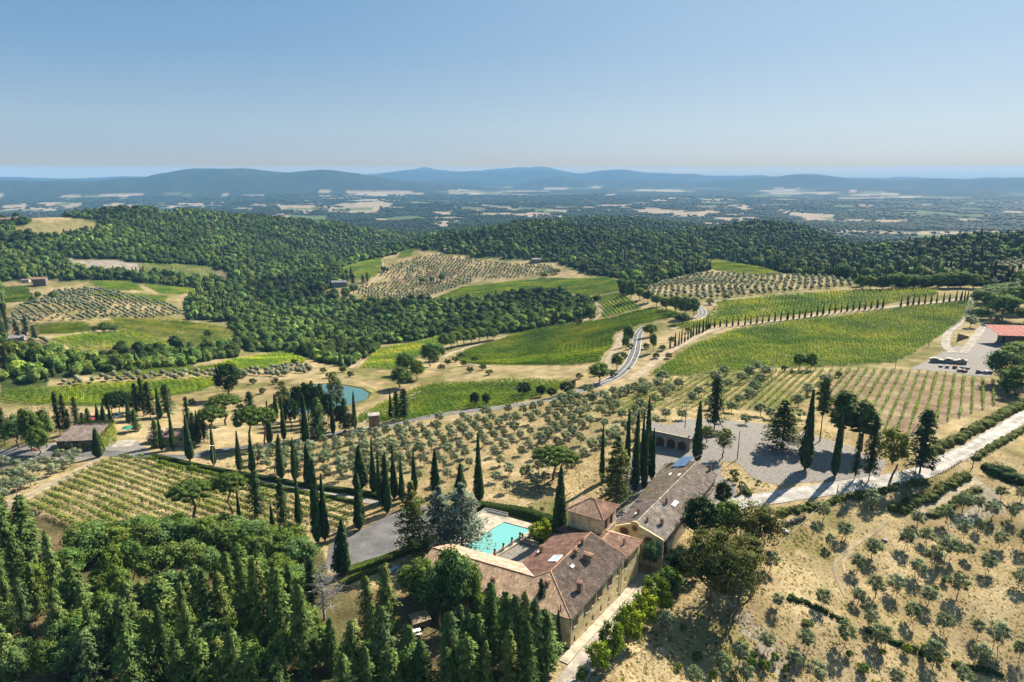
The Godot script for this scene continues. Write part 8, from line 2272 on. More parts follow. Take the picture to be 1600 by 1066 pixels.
func build_garages() -> void:
	var y := estate_ground(100.0, 17.0)
	var o := thing("arched_garages", "low stone garage block with brown arched doors and a flat gravel roof", "garage", ESTATE, ESTATE_TURN)
	var s := Shape.new()
	var to3 := func(p: Vector2) -> Vector3: return P(99.6, p.y, p.x)
	var face := [PackedVector2Array([Vector2(10.6, y - 1.5), Vector2(10.6, y + 4.3), Vector2(26.6, y + 4.3), Vector2(26.6, y - 1.5)])]
	var centres := [13.1, 16.7, 20.3, 23.9]
	for c in centres:
		var next := []
		for f in face:
			next.append_array(Geometry2D.clip_polygons(f, arch_points(c, y - 1.6, 1.35, y + 2.0)))
		face = next
	for f in face:
		gable_wall(s, f, to3, P(-1, 0, 0))
	for c in centres:
		var p := arch_points(c, y - 1.6, 1.35, y + 2.0)
		for k in p.size() - 1:
			facing(s, P(99.6, p[k].y, p[k].x), P(99.6, p[k + 1].y, p[k + 1].x), P(100.1, p[k + 1].y, p[k + 1].x), P(100.1, p[k].y, p[k].x), P(0, y + 1.0 - p[k].y, c - p[k].x))
	wall(s, P(99.6, y - 1.5, 10.6), P(107.0, y - 1.5, 10.6), y + 4.3, [], 0.2, P(0, 0, 1))
	wall(s, P(107.0, y - 1.5, 10.6), P(107.0, y - 1.5, 26.6), y + 4.3, [], 0.2, P(-1, 0, 0))
	wall(s, P(107.0, y - 1.5, 26.6), P(99.6, y - 1.5, 26.6), y + 4.3, [], 0.2, P(0, 0, -1))
	var w := part("wall", s, M.stone, o)
	for c in centres:
		var d := Shape.new()
		gable_wall(d, arch_points(c, y - 1.0, 1.36, y + 2.0), func(p: Vector2) -> Vector3: return P(100.0, p.y, p.x), P(-1, 0, 0))
		for k in 5:
			d.box(P(99.95, y - 0.2, c - 1.2 + k * 0.58), P(99.99, y + 2.2, c - 1.12 + k * 0.58))
		part("door", d, M.wood, w)
	var r := Shape.new()
	r.box(P(99.3, y + 4.3, 10.3), P(107.3, y + 4.62, 26.9))
	part("roof", r, M.gravel, o)
	var cap := Shape.new()
	cap.box(P(99.25, y + 4.63, 10.25), P(99.7, y + 4.8, 26.95))
	part("coping", cap, M.stone_trim, o)
	var pot := Shape.new()
	pot.box(P(99.9, y + 4.63, 10.9), P(100.4, y + 5.3, 11.4))
	part("chimney", pot, M.brick, o)

# ---------------------------------------------------------------- pool, terraces and lane round the villa
func estate_poly(flat: Array) -> PackedVector2Array:
	var e := PackedVector2Array()
	for k in range(0, flat.size(), 2):
		e.append(world_of(flat[k], flat[k + 1]))
	return e

func build_grounds() -> void:
	var s := Shape.new()
	drape(s, estate_poly([-30, -1.9, 24, -1.9, 34, -1.6, 40, -5.5, 33, -6.0, 24, -6.2, 0, -6.4, -12, -6.2, -30, -6.0]), 2.0, 0.06)
	structure("villa_lane", "pale dusty lane running under the long lane wall of the villa", s, M.concrete)
	s = Shape.new()
	drape(s, estate_poly([-4, 0, 34, 0, 34, -1.55, 24, -1.8, -4, -1.8]), 2.0, 0.16)
	structure("pavement", "pale raised pavement along the villa wall", s, M.deck)
	s = Shape.new()
	drape(s, estate_poly([10.4, 17.1, 24.5, 17.1, 29.0, 17.5, 28.5, 23.5, 26.9, 28.2, 14, 28.8, 9.4, 30]), 2.0, 0.08)
	structure("terrace_court", "fine grey gravel court between villa roofs and pool", s, M.gravel)
	s = Shape.new()
	drape(s, estate_poly([36.2, 8.2, 60, 10.3, 86, 12.5, 98, 10.5, 98, 27, 80, 24, 60, 16, 38, 14.5]), 2.5, 0.05)
	structure("barn_yard", "grey gravel yard between the barn and the arched garages", s, M.gravel)
	blocks.append(estate_poly([-30, 0, -30, -6.3, 40, -6, 82, -4.2, 82, 12, 98, 10, 110, 10, 110, 27, 98, 27, 60, 17, 36, 46, 12, 46, 9, 35, -4, 35, 0, 0]))
	# ---- pool
	var y := 0.45
	var pool := [Vector2(32.9, 28.0), Vector2(32.3, 35.8), Vector2(15.2, 37.9), Vector2(17.3, 30.3)]
	var outer := [Vector2(35.6, 26.2), Vector2(34.6, 43.2), Vector2(12.2, 44.2), Vector2(15.2, 28.9)]
	var dk := Shape.new()
	for k in 4:
		var a: Vector2 = pool[k]
		var b: Vector2 = pool[(k + 1) % 4]
		var c: Vector2 = outer[(k + 1) % 4]
		var d: Vector2 = outer[k]
		facing(dk, P(a.x, y, a.y), P(b.x, y, b.y), P(c.x, y, c.y), P(d.x, y, d.y), Vector3.UP)
		facing(dk, P(d.x, y, d.y), P(c.x, y, c.y), P(c.x, -2.0, c.y), P(d.x, -2.0, d.y), P(d.x + c.x - 50.0, 0, d.y + c.y - 66.0))
	var deck := structure("pool_deck", "pale stone paving round the swimming pool", dk, M.deck)
	deck.position = ESTATE
	deck.rotation.y = ESTATE_TURN
	var o := thing("swimming_pool", "turquoise rectangular swimming pool behind the villa", "swimming pool", ESTATE, ESTATE_TURN)
	var water := Shape.new()
	facing(water, P(pool[0].x, y - 0.12, pool[0].y), P(pool[1].x, y - 0.12, pool[1].y), P(pool[2].x, y - 0.12, pool[2].y), P(pool[3].x, y - 0.12, pool[3].y), Vector3.UP)
	part("water", water, M.pool_water, o)
	var cop := Shape.new()
	for k in 4:
		var a: Vector2 = pool[k]
		var b: Vector2 = pool[(k + 1) % 4]
		var n := (b - a).normalized().orthogonal()
		if n.dot(Vector2(24.5, 33) - a) > 0.0:
			n = -n
		n *= 0.35
		facing(cop, P(a.x, y + 0.03, a.y), P(b.x, y + 0.03, b.y), P(b.x + n.x, y + 0.03, b.y + n.y), P(a.x + n.x, y + 0.03, a.y + n.y), Vector3.UP)
		facing(cop, P(a.x, y + 0.03, a.y), P(b.x, y + 0.03, b.y), P(b.x, y - 0.2, b.y), P(a.x, y - 0.2, a.y), P(-n.x, 0, -n.y))
	part("coping", cop, M.stone_trim, o)
	# ---- glass rail on stone posts with pots, and the stone balustrade
	var rail_line := [Vector2(18.0, 29.0), Vector2(21.2, 28.7), Vector2(24.4, 28.4), Vector2(27.4, 28.0)]
	var gr := thing("glass_railing", "blue glass railing between stone posts on the pool side of the gravel court", "railing", ESTATE, ESTATE_TURN)
	for k in 4:
		var post := Shape.new()
		var q: Vector2 = rail_line[k]
		post.box(P(q.x - 0.25, -0.3, q.y - 0.25), P(q.x + 0.25, 1.25, q.y + 0.25))
		post.box(P(q.x - 0.32, 1.25, q.y - 0.32), P(q.x + 0.32, 1.36, q.y + 0.32))
		part("post", post, M.brick if k == 0 else M.stone_trim, gr)
		if k < 3:
			var n: Vector2 = rail_line[k + 1]
			var dirn := (n - q).normalized() * 0.3
			var pane := Shape.new()
			pane.quad(P(q.x + dirn.x, 0.15, q.y + dirn.y), P(q.x + dirn.x, 1.15, q.y + dirn.y), P(n.x - dirn.x, 1.15, n.y - dirn.y), P(n.x - dirn.x, 0.15, n.y - dirn.y))
			part("pane", pane, M.clear_rail, gr)
	for k in 4:
		pot_plant(world_of(rail_line[k].x, rail_line[k].y), 1.37, 0.55, ordinal(k + 1) + " round shrub in a pot along the blue glass railing, from the villa wing", "pots on the glass railing")
	var ba := thing("balustrade", "pale stone balustrade closing the far side of the gravel court", "balustrade", ESTATE, ESTATE_TURN)
	var rail := Shape.new()
	rail.tint = Color.WHITE
	rail.box(P(27.3, 1.0, 23.0), P(27.75, 1.14, 27.7))
	rail.box(P(27.3, 0.0, 23.0), P(27.75, 0.2, 27.7))
	part("rail", rail, M.stone_trim, ba)
	for k in 14:
		var b := Shape.new()
		var v := 23.3 + k * 0.32
		b.tube(PackedVector3Array([P(27.52, 0.2, v), P(27.52, 0.4, v), P(27.52, 0.7, v), P(27.52, 1.0, v)]), PackedFloat32Array([0.05, 0.1, 0.06, 0.07]), 6)
		part("baluster", b, M.stone_trim, ba)
	for k in 3:
		pot_plant(world_of(27.5, 23.4 + k * 2.0), 1.15, 0.6, ordinal(k + 1) + " clipped pot shrub on the stone balustrade, counted from the golden hedge", "pots on the balustrade")
	# ---- white railings on the pool deck
	for q in [["white railing along the tarmac side of the pool deck", Vector2(12.6, 43.9), Vector2(34.2, 42.9)], ["short white railing at the far corner of the pool deck", Vector2(34.5, 42.6), Vector2(35.2, 36.6)]]:
		var wr := thing("white_railing", q[0], "railing", ESTATE, ESTATE_TURN)
		var a: Vector2 = q[1]
		var b: Vector2 = q[2]
		var bars := Shape.new()
		for hgt in [0.5, 0.95]:
			bars.pole(P(a.x, y + hgt, a.y), P(b.x, y + hgt, b.y), 0.05, 0.05, 5)
		bars.quad(P(a.x, y, a.y), P(a.x, y + 0.42, a.y), P(b.x, y + 0.42, b.y), P(b.x, y, b.y))
		part("rail", bars, M.white, wr)
		var n := int(a.distance_to(b) / 2.0)
		for k in n + 1:
			var post := Shape.new()
			var p := a.lerp(b, k / float(n))
			post.pole(P(p.x, y, p.y), P(p.x, y + 1.02, p.y), 0.05, 0.05, 6)
			part("post", post, M.white, wr)
	var cc := thing("cafe_chair", "small dark chair on the gravel court beside the villa wing roof", "chair", ESTATE, ESTATE_TURN)
	var cs := Shape.new()
	cs.box(P(12.2, 0.48, 19.6), P(12.7, 0.53, 20.1))
	part("seat", cs, M.metal, cc)
	var cb := Shape.new()
	cb.box(P(12.2, 0.53, 20.07), P(12.7, 1.0, 20.1))
	part("backrest", cb, M.metal, cc)
	for q in [[12.22, 19.62], [12.68, 19.62], [12.22, 20.08], [12.68, 20.08]]:
		var l := Shape.new()
		l.pole(P(q[0], 0.1, q[1]), P(q[0], 0.48, q[1]), 0.02, 0.02, 5)
		part("leg", l, M.metal, cc)

func pot_plant(w: Vector2, up: float, size: float, label: String, group: String) -> void:
	var o := thing("potted_shrub", label, "potted plant", Vector3(w.x, up, w.y), rng.randf() * TAU, group)
	var p := Shape.new()
	p.tint = Color(0.38, 0.2, 0.12)
	p.tube(PackedVector3Array([Vector3(0, 0, 0), Vector3(0, 0.35, 0)]), PackedFloat32Array([0.16, 0.24]), 8)
	part("pot", p, M.tinted, o)
	var c := Shape.new()
	var r := RandomNumberGenerator.new()
	r.seed = int(w.x * 100.0)
	c.tint = Color(0.02, 0.035, 0.012)
	c.lump(Vector3(0, 0.35 + size * 0.5, 0), Vector3.ONE * size * 0.42, r, 0.15, 5, 7)
	for k in 70:
		var d := Vector3(r.randfn(), r.randfn(), r.randfn()).normalized()
		c.tint = tone(r, Color(0.05, 0.08, 0.022), 0.25)
		c.leaf(Vector3(0, 0.35 + size * 0.5, 0) + d * size * 0.5, d, Vector3(r.randf(), r.randf(), r.randf()), 0.22, 0.16, d)
	part("crown", c, M.leaf, o)

# ---------------------------------------------------------------- outbuildings and far houses
func ivy_on(s: Shape, r: RandomNumberGenerator, a: Vector3, b: Vector3, c: Vector3, d: Vector3, n: int, out: Vector3, col: Color) -> void:
	for k in n:
		var f := r.randf()
		var g := r.randf()
		var p := a.lerp(b, f).lerp(d.lerp(c, f), g) + out * r.randf_range(0.02, 0.28)
		s.tint = tone(r, col, 0.28, 0.2)
		var face := (out + Vector3(r.randf_range(-1, 1), r.randf_range(-0.3, 1), r.randf_range(-1, 1)) * 0.5).normalized()
		s.leaf(p, face, Vector3(r.randf_range(-1, 1), -0.5, r.randf_range(-1, 1)), r.randf_range(0.3, 0.55), r.randf_range(0.25, 0.45), (out + Vector3(0, 0.3, 0)).normalized())

func build_outbuildings() -> void:
	var r := RandomNumberGenerator.new()
	r.seed = 111
	# ---- ivy garage
	var A := Vector3(-156.8, 0, -220.0)
	var B := Vector3(-143.2, 0, -221.6)
	var C := Vector3(-142.4, 0, -230.6)
	var D := Vector3(-156.2, 0, -229.2)
	var y := minf(ground(A.x, A.z), ground(C.x, C.z)) - 0.3
	var base := ground(A.x, A.z)
	var o := thing("ivy_garage", "ivy-covered garage with a grey-brown tiled roof beside the valley road", "garage")
	var s := Shape.new()
	for v in [A, B, C, D]:
		pass
	A.y = y
	B.y = y
	C.y = y
	D.y = y
	var low := base + 3.1
	var high := base + 5.9
	wall(s, A, B, low, [], 0.2, Vector3(0, 0, -1))
	wall(s, D, C, high, [], 0.2, Vector3(0, 0, 1))
	for e in [[B, C, Vector3(1, 0, 0)], [A, D, Vector3(-1, 0, 0)]]:
		var f: Vector3 = e[0]
		var b: Vector3 = e[1]
		facing(s, f, b, Vector3(b.x, high, b.z), Vector3(f.x, low, f.z), e[2])
	part("wall", s, M.plaster2, o)
	var dr := Shape.new()
	var bc := (C - B).normalized()
	facing(dr, B + bc * 4.6 + Vector3(0.08, 0.3, 0), B + bc * 6.2 + Vector3(0.08, 0.3, 0), B + bc * 6.2 + Vector3(0.08, 2.9, 0), B + bc * 4.6 + Vector3(0.08, 2.9, 0), Vector3(1, 0, 0))
	part("door", dr, M.white, o)
	roof_face(o, "roof", [Vector3(A.x - 0.3, low, A.z + 0.5), Vector3(B.x - 0.4, low, B.z + 0.5), Vector3(C.x - 0.6, high, C.z), Vector3(D.x - 0.2, high, D.z)], Color(0.30, 0.245, 0.215), 0.18, 0.0, 31)
	var ivy := Shape.new()
	ivy_on(ivy, r, A, B, Vector3(B.x, low, B.z), Vector3(A.x, low, A.z), 900, Vector3(0, 0, 1), Color(0.075, 0.085, 0.02))
	ivy_on(ivy, r, B, C, Vector3(C.x, high + 0.3, C.z), Vector3(B.x, low + 0.2, B.z), 1100, Vector3(1, 0, 0.05), Color(0.15, 0.19, 0.025))
	ivy_on(ivy, r, Vector3(D.x, high - 0.3, D.z), Vector3(C.x, high - 0.3, C.z), Vector3(C.x, high + 0.9, C.z), Vector3(D.x, high + 0.9, D.z), 700, Vector3(0, 0.4, 0.6), Color(0.085, 0.11, 0.02))
	ivy_on(ivy, r, Vector3(B.x, low - 0.1, B.z), Vector3(C.x, high - 0.1, C.z), Vector3(C.x - 0.9, high + 0.2, C.z), Vector3(B.x - 0.9, low + 0.2, B.z), 350, Vector3(-0.2, 1, 0.2), Color(0.15, 0.19, 0.025))
	var ip := part("ivy", ivy, M.leaf, o)
	ip.set_meta("kind", "stuff")
	var pl := Shape.new()
	var q := at(-138.3, -227.0)
	pl.box(Vector3(-3.0, -1.0, -3.4), Vector3(3.4, 0.35, 3.0), Transform3D(Basis(Vector3.UP, 0.15), q))
	tag(part("concrete_slab", pl, M.concrete, self), "pale low concrete slab beside the ivy garage", "concrete slab")
	# ---- yellow house, brick hut
	house("yellow_house", "small yellow house with a tiled roof behind the drive cypresses", "house", Vector3(-119.3, 0, -229.5), 8.0, 7.0, 4.2, 0.08, Color(0.56, 0.45, 0.26), Color(0.33, 0.235, 0.19), true)
	house("tiled_annexe", "low tiled annexe joined to the small yellow house", "house", Vector3(-127.5, 0, -231.0), 6.0, 5.0, 2.6, 0.08, Color(0.5, 0.42, 0.3), Color(0.36, 0.27, 0.23), true)
	var hp := at(-54.2, -252.8)
	var hut := thing("brick_hut", "small square brick hut with a pale flat roof on the pond road", "hut", hp, 0.25)
	s = Shape.new()
	s.box(Vector3(-1.9, -0.6, -1.6), Vector3(1.9, 5.6, 1.6))
	part("wall", s, M.stone_brown, hut)
	s = Shape.new()
	s.box(Vector3(-2.3, 5.601, -2.0), Vector3(2.3, 5.9, 2.0))
	part("roof", s, M.concrete, hut)
	s = Shape.new()
	s.box(Vector3(-0.5, 0.0, 1.601), Vector3(0.5, 2.0, 1.64))
	part("door", s, M.wood, hut)
	# ---- red-roofed shed at the yard
	var sy := ground(270.0, -362.0) - 0.2
	var shed := thing("red_roofed_shed", "brick shed with a red metal roof at the gravel yard", "shed", Vector3(262.0, sy, -357.0), -0.12)
	s = Shape.new()
	wall(s, Vector3(7.5, -1, -3.0), Vector3(40, -1, -3.0), 6.3, [[9.0, 2.0, 1.6, 1.4], [18.0, 2.0, 1.6, 1.4]], 0.3, Vector3(0, 0, -1))
	wall(s, Vector3(7.5, -1, -3.0), Vector3(7.5, -1, -15.0), 6.6, [[6.0, 0.0, 3.0, 3.2]], 0.3, Vector3(1, 0, 0))
	wall(s, Vector3(40, -1, -15.0), Vector3(7.5, -1, -15.0), 7.8, [], 0.3, Vector3(0, 0, 1))
	part("wall", s, M.stone_brown, shed)
	s = Shape.new()
	for k in 26:
		var x := -1.5 + k * 1.6
		s.tint = Color(0.45, 0.17, 0.14) * (0.92 + 0.16 * (k % 2))
		var f0 := Vector3(x, 6.4, 2.5)
		var f1 := Vector3(x + 1.58, 6.4, 2.5)
		var b0 := Vector3(x + 1.5, 8.4, -16.0)
		var b1 := Vector3(x + 3.08, 8.4, -16.0)
		facing(s, f0, f1, b1, b0, Vector3.UP)
		facing(s, f0 - Vector3(0, 0.1, 0), f1 - Vector3(0, 0.1, 0), f1, f0, Vector3(0, 0, 1))
		s.pole(f0 + Vector3(0, 0.02, 0), b0 + Vector3(0, 0.02, 0), 0.06, 0.06, 4)
	part("roof", s, M.tinted, shed)
	for k in [[-0.5, 1.5], [6.0, 1.5], [13.0, 1.5]]:
		s = Shape.new()
		s.pole(Vector3(k[0], -0.5, k[1]), Vector3(k[0], 6.4, k[1]), 0.16, 0.16, 8)
		part("post", s, M.metal, shed)
	for k in FAR_HOUSES.size():
		var h: Array = FAR_HOUSES[k]
		var tones := {"grey": Color(0.33, 0.31, 0.29), "brown": Color(0.26, 0.20, 0.16), "white": Color(0.62, 0.60, 0.55), "pale": Color(0.50, 0.44, 0.36), "pink": Color(0.45, 0.28, 0.22)}
		house("farmhouse", h[7], "house", Vector3(h[0], 0, h[1]), h[2], h[3], h[4], h[5], tones[h[6]], Color(0.30, 0.28, 0.27) if h[6] == "grey" else Color(0.36, 0.22, 0.17), k < 0)

func house(called: String, label: String, category: String, p: Vector3, w: float, d: float, h: float, turn: float, walls: Color, tiles: Color, fine: bool) -> void:
	var g := ground(p.x, p.z)
	for q in [[-1, -1], [1, -1], [1, 1], [-1, 1]]:
		var v := Vector2(q[0] * w * 0.5, q[1] * d * 0.5).rotated(-turn)
		g = maxf(g, ground(p.x + v.x, p.z + v.y) - 0.5)
	var o := thing(called, label, category, Vector3(p.x, g, p.z), turn)
	var s := Shape.new()
	s.tint = walls
	var x := w * 0.5
	var z := d * 0.5
	var holes := []
	var n := maxi(2, int(w / 3.2))
	for k in n:
		holes.append([w * (k + 0.5) / n, h * 0.55, 1.0, minf(1.3, h * 0.35)])
		if h > 5.0:
			holes.append([w * (k + 0.5) / n, 0.4, 1.0, 1.4])
	var corners := [Vector3(-x, -2.5, z), Vector3(x, -2.5, z), Vector3(x, -2.5, -z), Vector3(-x, -2.5, -z)]
	wall(s, corners[0], corners[1], h, holes, 0.25, Vector3(0, 0, -1))
	wall(s, corners[1], corners[2], h, [], 0.25, Vector3(-1, 0, 0))
	wall(s, corners[2], corners[3], h, [], 0.25, Vector3(0, 0, 1))
	wall(s, corners[3], corners[0], h, [], 0.25, Vector3(1, 0, 0))
	var rise := d * 0.2
	facing3(s, Vector3(x, h, z), Vector3(x, h, -z), Vector3(x, h + rise, 0), Vector3(1, 0, 0))
	facing3(s, Vector3(-x, h, z), Vector3(-x, h, -z), Vector3(-x, h + rise, 0), Vector3(-1, 0, 0))
	var wp := part("wall", s, M.tinted, o)
	for q in holes:
		window_in(wp, corners[0], corners[1], q, Vector3(0, 0, -1), false)
	var e := 0.5
	var dropped := rise * e / z
	var r1 := [Vector3(-x - 0.3, h + 0.08 - dropped, z + e), Vector3(x + 0.3, h + 0.08 - dropped, z + e), Vector3(x + 0.3, h + rise + 0.08, 0), Vector3(-x - 0.3, h + rise + 0.08, 0)]
	var r2 := [Vector3(-x - 0.3, h + rise + 0.08, 0), Vector3(x + 0.3, h + rise + 0.08, 0), Vector3(x + 0.3, h + 0.08 - dropped, -z - e), Vector3(-x - 0.3, h + 0.08 - dropped, -z - e)]
	if fine:
		roof_face(o, "roof", r1, tiles, 0.17, 0.0, 41)
		roof_face(o, "roof", r2, tiles, 0.17, 0.0, 42)
		ridge(o, r1[3], r1[2], tiles)
	else:
		for rr in [r1, r2]:
			var q := Shape.new()
			q.tint = tiles
			facing(q, rr[0], rr[1], rr[2], rr[3], Vector3.UP)
			facing(q, rr[0] - Vector3(0, 0.15, 0), rr[1] - Vector3(0, 0.15, 0), rr[2] - Vector3(0, 0.15, 0), rr[3] - Vector3(0, 0.15, 0), Vector3.DOWN)
			part("roof", q, M.tinted, o)
	var c := Shape.new()
	c.tint = walls * 0.9
	c.box(Vector3(x * 0.4, h, -0.4), Vector3(x * 0.4 + 0.8, h + rise + 1.1, 0.4))
	part("chimney", c, M.tinted, o)

# ---------------------------------------------------------------- poles, fences, tables, piles
func build_furniture() -> void:
	var r := RandomNumberGenerator.new()
	r.seed = 131
	for k in POLES.size():
		var q: Array = POLES[k]
		var p := at(q[0], q[1])
		var o := thing("utility_pole", q[3], "pole", p)
		var s := Shape.new()
		s.pole(Vector3(0, -0.5, 0), Vector3(0.05, q[2], 0), 0.15, 0.10, 7)
		part("shaft", s, M.wood if k in [0, 1, 6, 12, 13, 14] else M.concrete, o)
		if not k in [0, 2, 4, 13, 15]:
			s = Shape.new()
			s.box(Vector3(-0.9, q[2] - 0.5, -0.06), Vector3(0.9, q[2] - 0.36, 0.06))
			part("crossarm", s, M.metal, o)
			for x in [-0.75, 0.0, 0.75]:
				s = Shape.new()
				s.tube(PackedVector3Array([Vector3(x, q[2] - 0.36, 0), Vector3(x, q[2] - 0.2, 0), Vector3(x, q[2] + 0.05, 0)]), PackedFloat32Array([0.08, 0.15, 0.06]), 7)
				part("insulator", s, M.white, o)
		elif k in [2, 4]:
			s = Shape.new()
			for x in [-0.45, 0.45]:
				s.box(Vector3(x - 0.25, q[2], -0.15), Vector3(x + 0.25, q[2] + 0.16, 0.15))
			part("lamp_head", s, M.white, o)
	for w in [[0, Vector3(36.0, 6.2, -168.0), "thin power line from the forecourt pole to the barn roof"], [13, at(63.0, -144.0, 5.0), "thin power line from the lane verge pole down the slope"], [0, at(POLES[12][0], POLES[12][1], POLES[12][2] - 0.4), "thin power line across the forecourt between two poles"]]:
		var q: Array = POLES[w[0]]
		var a := at(q[0], q[1], q[2] - 0.3)
		var b: Vector3 = w[1]
		var path := PackedVector3Array()
		var radii := PackedFloat32Array()
		for k in 11:
			var f := k / 10.0
			path.append(a.lerp(b, f) - Vector3(0, sin(PI * f) * a.distance_to(b) * 0.02, 0))
			radii.append(0.022)
		var s := Shape.new()
		s.tube(path, radii, 4)
		tag(part("power_line", s, M.lead, self), w[2], "power line")
	# lane fence
	var lf := edge_of(LANE_FENCE)
	var fo := thing("lane_fence", "low white post and rail fence on the outside of the white lane bend", "fence")
	for k in lf.size() - 1:
		var a := at(lf[k].x, lf[k].y)
		var b := at(lf[k + 1].x, lf[k + 1].y)
		var s := Shape.new()
		for hgt in [0.45, 0.85]:
			s.pole(a + Vector3(0, hgt, 0), b + Vector3(0, hgt, 0), 0.05, 0.05, 5)
		part("rail", s, M.concrete, fo)
		for j in 3:
			s = Shape.new()
			var p := a.lerp(b, j / 3.0)
			s.box(p + Vector3(-0.06, -0.3, -0.06), p + Vector3(0.06, 0.95, 0.06))
			part("post", s, M.concrete, fo)
	var cf := edge_of(COURT_FENCE)
	var co := thing("court_fence", "thin wire fence on dark posts along the vineyard side of the tarmac court", "fence")
	for k in cf.size() - 1:
		var a := at(cf[k].x, cf[k].y)
		var b := at(cf[k + 1].x, cf[k + 1].y)
		var s := Shape.new()
		for hgt in [0.5, 0.9, 1.2]:
			s.pole(a + Vector3(0, hgt, 0), b + Vector3(0, hgt, 0), 0.02, 0.02, 4)
		part("wire", s, M.metal, co)
		var n := int(a.distance_to(b) / 2.5)
		for j in n:
			s = Shape.new()
			var p := a.lerp(b, j / float(n))
			s.pole(p - Vector3(0, 0.3, 0), p + Vector3(0, 1.25, 0), 0.045, 0.045, 5)
			part("post", s, M.metal, co)
	# gate pillars
	for k in 2:
		var p := at(GATE[k * 2], GATE[k * 2 + 1])
		var o := thing("gate_pillar", ["stone gate pillar with a terracotta urn nearer the barn", "stone gate pillar with a terracotta urn beside the small clipped hedge"][k], "gate pillar", p, 0.6)
		var s := Shape.new()
		s.box(Vector3(-0.4, -0.5, -0.4), Vector3(0.4, 2.3, 0.4))
		s.box(Vector3(-0.5, 2.3, -0.5), Vector3(0.5, 2.45, 0.5))
		part("shaft", s, M.stone, o)
		s = Shape.new()
		s.tint = Color(0.36, 0.19, 0.13)
		s.tube(PackedVector3Array([Vector3(0, 2.45, 0), Vector3(0, 2.65, 0), Vector3(0, 3.0, 0), Vector3(0, 3.2, 0), Vector3(0, 3.45, 0)]), PackedFloat32Array([0.22, 0.14, 0.32, 0.22, 0.04]), 9)
		part("urn", s, M.tinted, o)
	# picnic table and parasol by the valley road
	picnic_table(at(BLOCK_TABLE[0], BLOCK_TABLE[1]), 0.2, "dark red picnic table with benches on the valley yard", M.red_wood)
	picnic_table(at(GARDEN_TABLE[0], GARDEN_TABLE[1]), 0.9, "grey-blue garden table with benches below the court hedge", M.blue_wood)
	var pp := at(PARASOL[0], PARASOL[1])
	var o := thing("parasol", "green open parasol behind the ivy garage", "parasol", pp)
	var s := Shape.new()
	s.pole(Vector3(0, -0.1, 0), Vector3(0, 2.7, 0), 0.04, 0.04, 6)
	part("pole", s, M.white, o)
	s = Shape.new()
	for k in 8:
		var a := TAU * k / 8.0
		var b := TAU * (k + 1) / 8.0
		facing3(s, Vector3(0, 2.9, 0), Vector3(cos(a) * 2.0, 2.2, sin(a) * 2.0), Vector3(cos(b) * 2.0, 2.2, sin(b) * 2.0), Vector3.UP)
	part("canopy", s, M.green_cloth, o)
	# wood store in the trees below the villa
	var sp := at(SHED[0], SHED[1])
	var ws := thing("wood_store", "small open wood store with a pale plank roof in the lower wood", "wood store", sp, 0.5)
	for k in 9:
		s = Shape.new()
		s.box(Vector3(-1.9 + k * 0.42, 1.9, -1.3), Vector3(-1.5 + k * 0.42, 1.96 + 0.02 * (k % 2), 1.3), Transform3D(Basis(Vector3(1, 0, 0), 0.25)))
		part("roof_plank", s, M.pale_wood, ws)
	for k in 10:
		s = Shape.new()
		s.box(Vector3(-1.85 + k * 0.38, 0, 1.2), Vector3(-1.6 + k * 0.38, 1.5, 1.26))
		part("slat", s, M.pale_wood, ws)
	for k in [[-1.8, -1.1], [1.8, -1.1], [-1.8, 1.15], [1.8, 1.15]]:
		s = Shape.new()
		s.box(Vector3(k[0] - 0.07, -0.3, k[1] - 0.07), Vector3(k[0] + 0.07, 2.0 if k[1] < 0 else 1.55, k[1] + 0.07))
		part("post", s, M.pale_wood, ws)
	picnic_table(sp + Vector3(-0.4, 0, 3.0), 0.4, "small table with a white top beside the wood store", M.white)
	# rocks, dry-stone wall
	for k in 3:
		s = Shape.new()
		s.tint = Color(0.62, 0.58, 0.52)
		s.lump(at(ROCKS[k * 2], ROCKS[k * 2 + 1], 0.25), Vector3(0.9, 0.45, 0.6), r, 0.25, 5, 7)
		tag(part("white_rock", s, M.tinted, self), ["white boulder at the end of the dry-stone wall", "second white boulder just below the dry-stone wall end", "single white rock among the slope olives"][k], "rock")
	var dw := smooth_line(DRY_WALL, 0.5)
	s = Shape.new()
	for p in dw:
		for k in 5:
			s.tint = Color(0.25, 0.225, 0.19) * r.randf_range(0.7, 1.2)
			s.lump(at(p.x + r.randf_range(-0.3, 0.3), p.y + r.randf_range(-0.3, 0.3), 0.15 + 0.22 * k), Vector3(0.32, 0.17, 0.26) * r.randf_range(0.7, 1.2), r, 0.25, 3, 5)
	tag(part("dry_stone_wall", s, M.tinted, self), "short dark dry-stone wall at the corner of the green patch", "stone wall", "", "stuff")
	# yard: stacked stone slabs, crates, retaining wall
	var a := at(WOODPILE[0], WOODPILE[1])
	var b := at(WOODPILE[2], WOODPILE[3])
	for k in 13:
		var p := a.lerp(b, k / 12.0)
		p.y = ground(p.x, p.z)
		s = Shape.new()
		var hgt := 0.0
		while hgt < 1.9 + 0.5 * sin(k * 1.3):
			s.tint = Color(0.42, 0.38, 0.33) * r.randf_range(0.6, 1.25)
			var th := r.randf_range(0.18, 0.4)
			s.box(Vector3(-0.62 + r.randf_range(-0.08, 0.08), hgt, -1.0 + r.randf_range(-0.15, 0.15)), Vector3(0.62 + r.randf_range(-0.08, 0.08), hgt + th - 0.02, 1.0 + r.randf_range(-0.15, 0.15)), Transform3D(Basis(Vector3.UP, -0.5 + r.randf_range(-0.08, 0.08)), p))
			hgt += th
		if k % 3 != 2:
			s.tint = Color(0.62, 0.6, 0.56)
			s.box(Vector3(-0.8, hgt, -1.2), Vector3(0.7, hgt + 0.05, 1.1), Transform3D(Basis(Vector3.UP, -0.5), p))
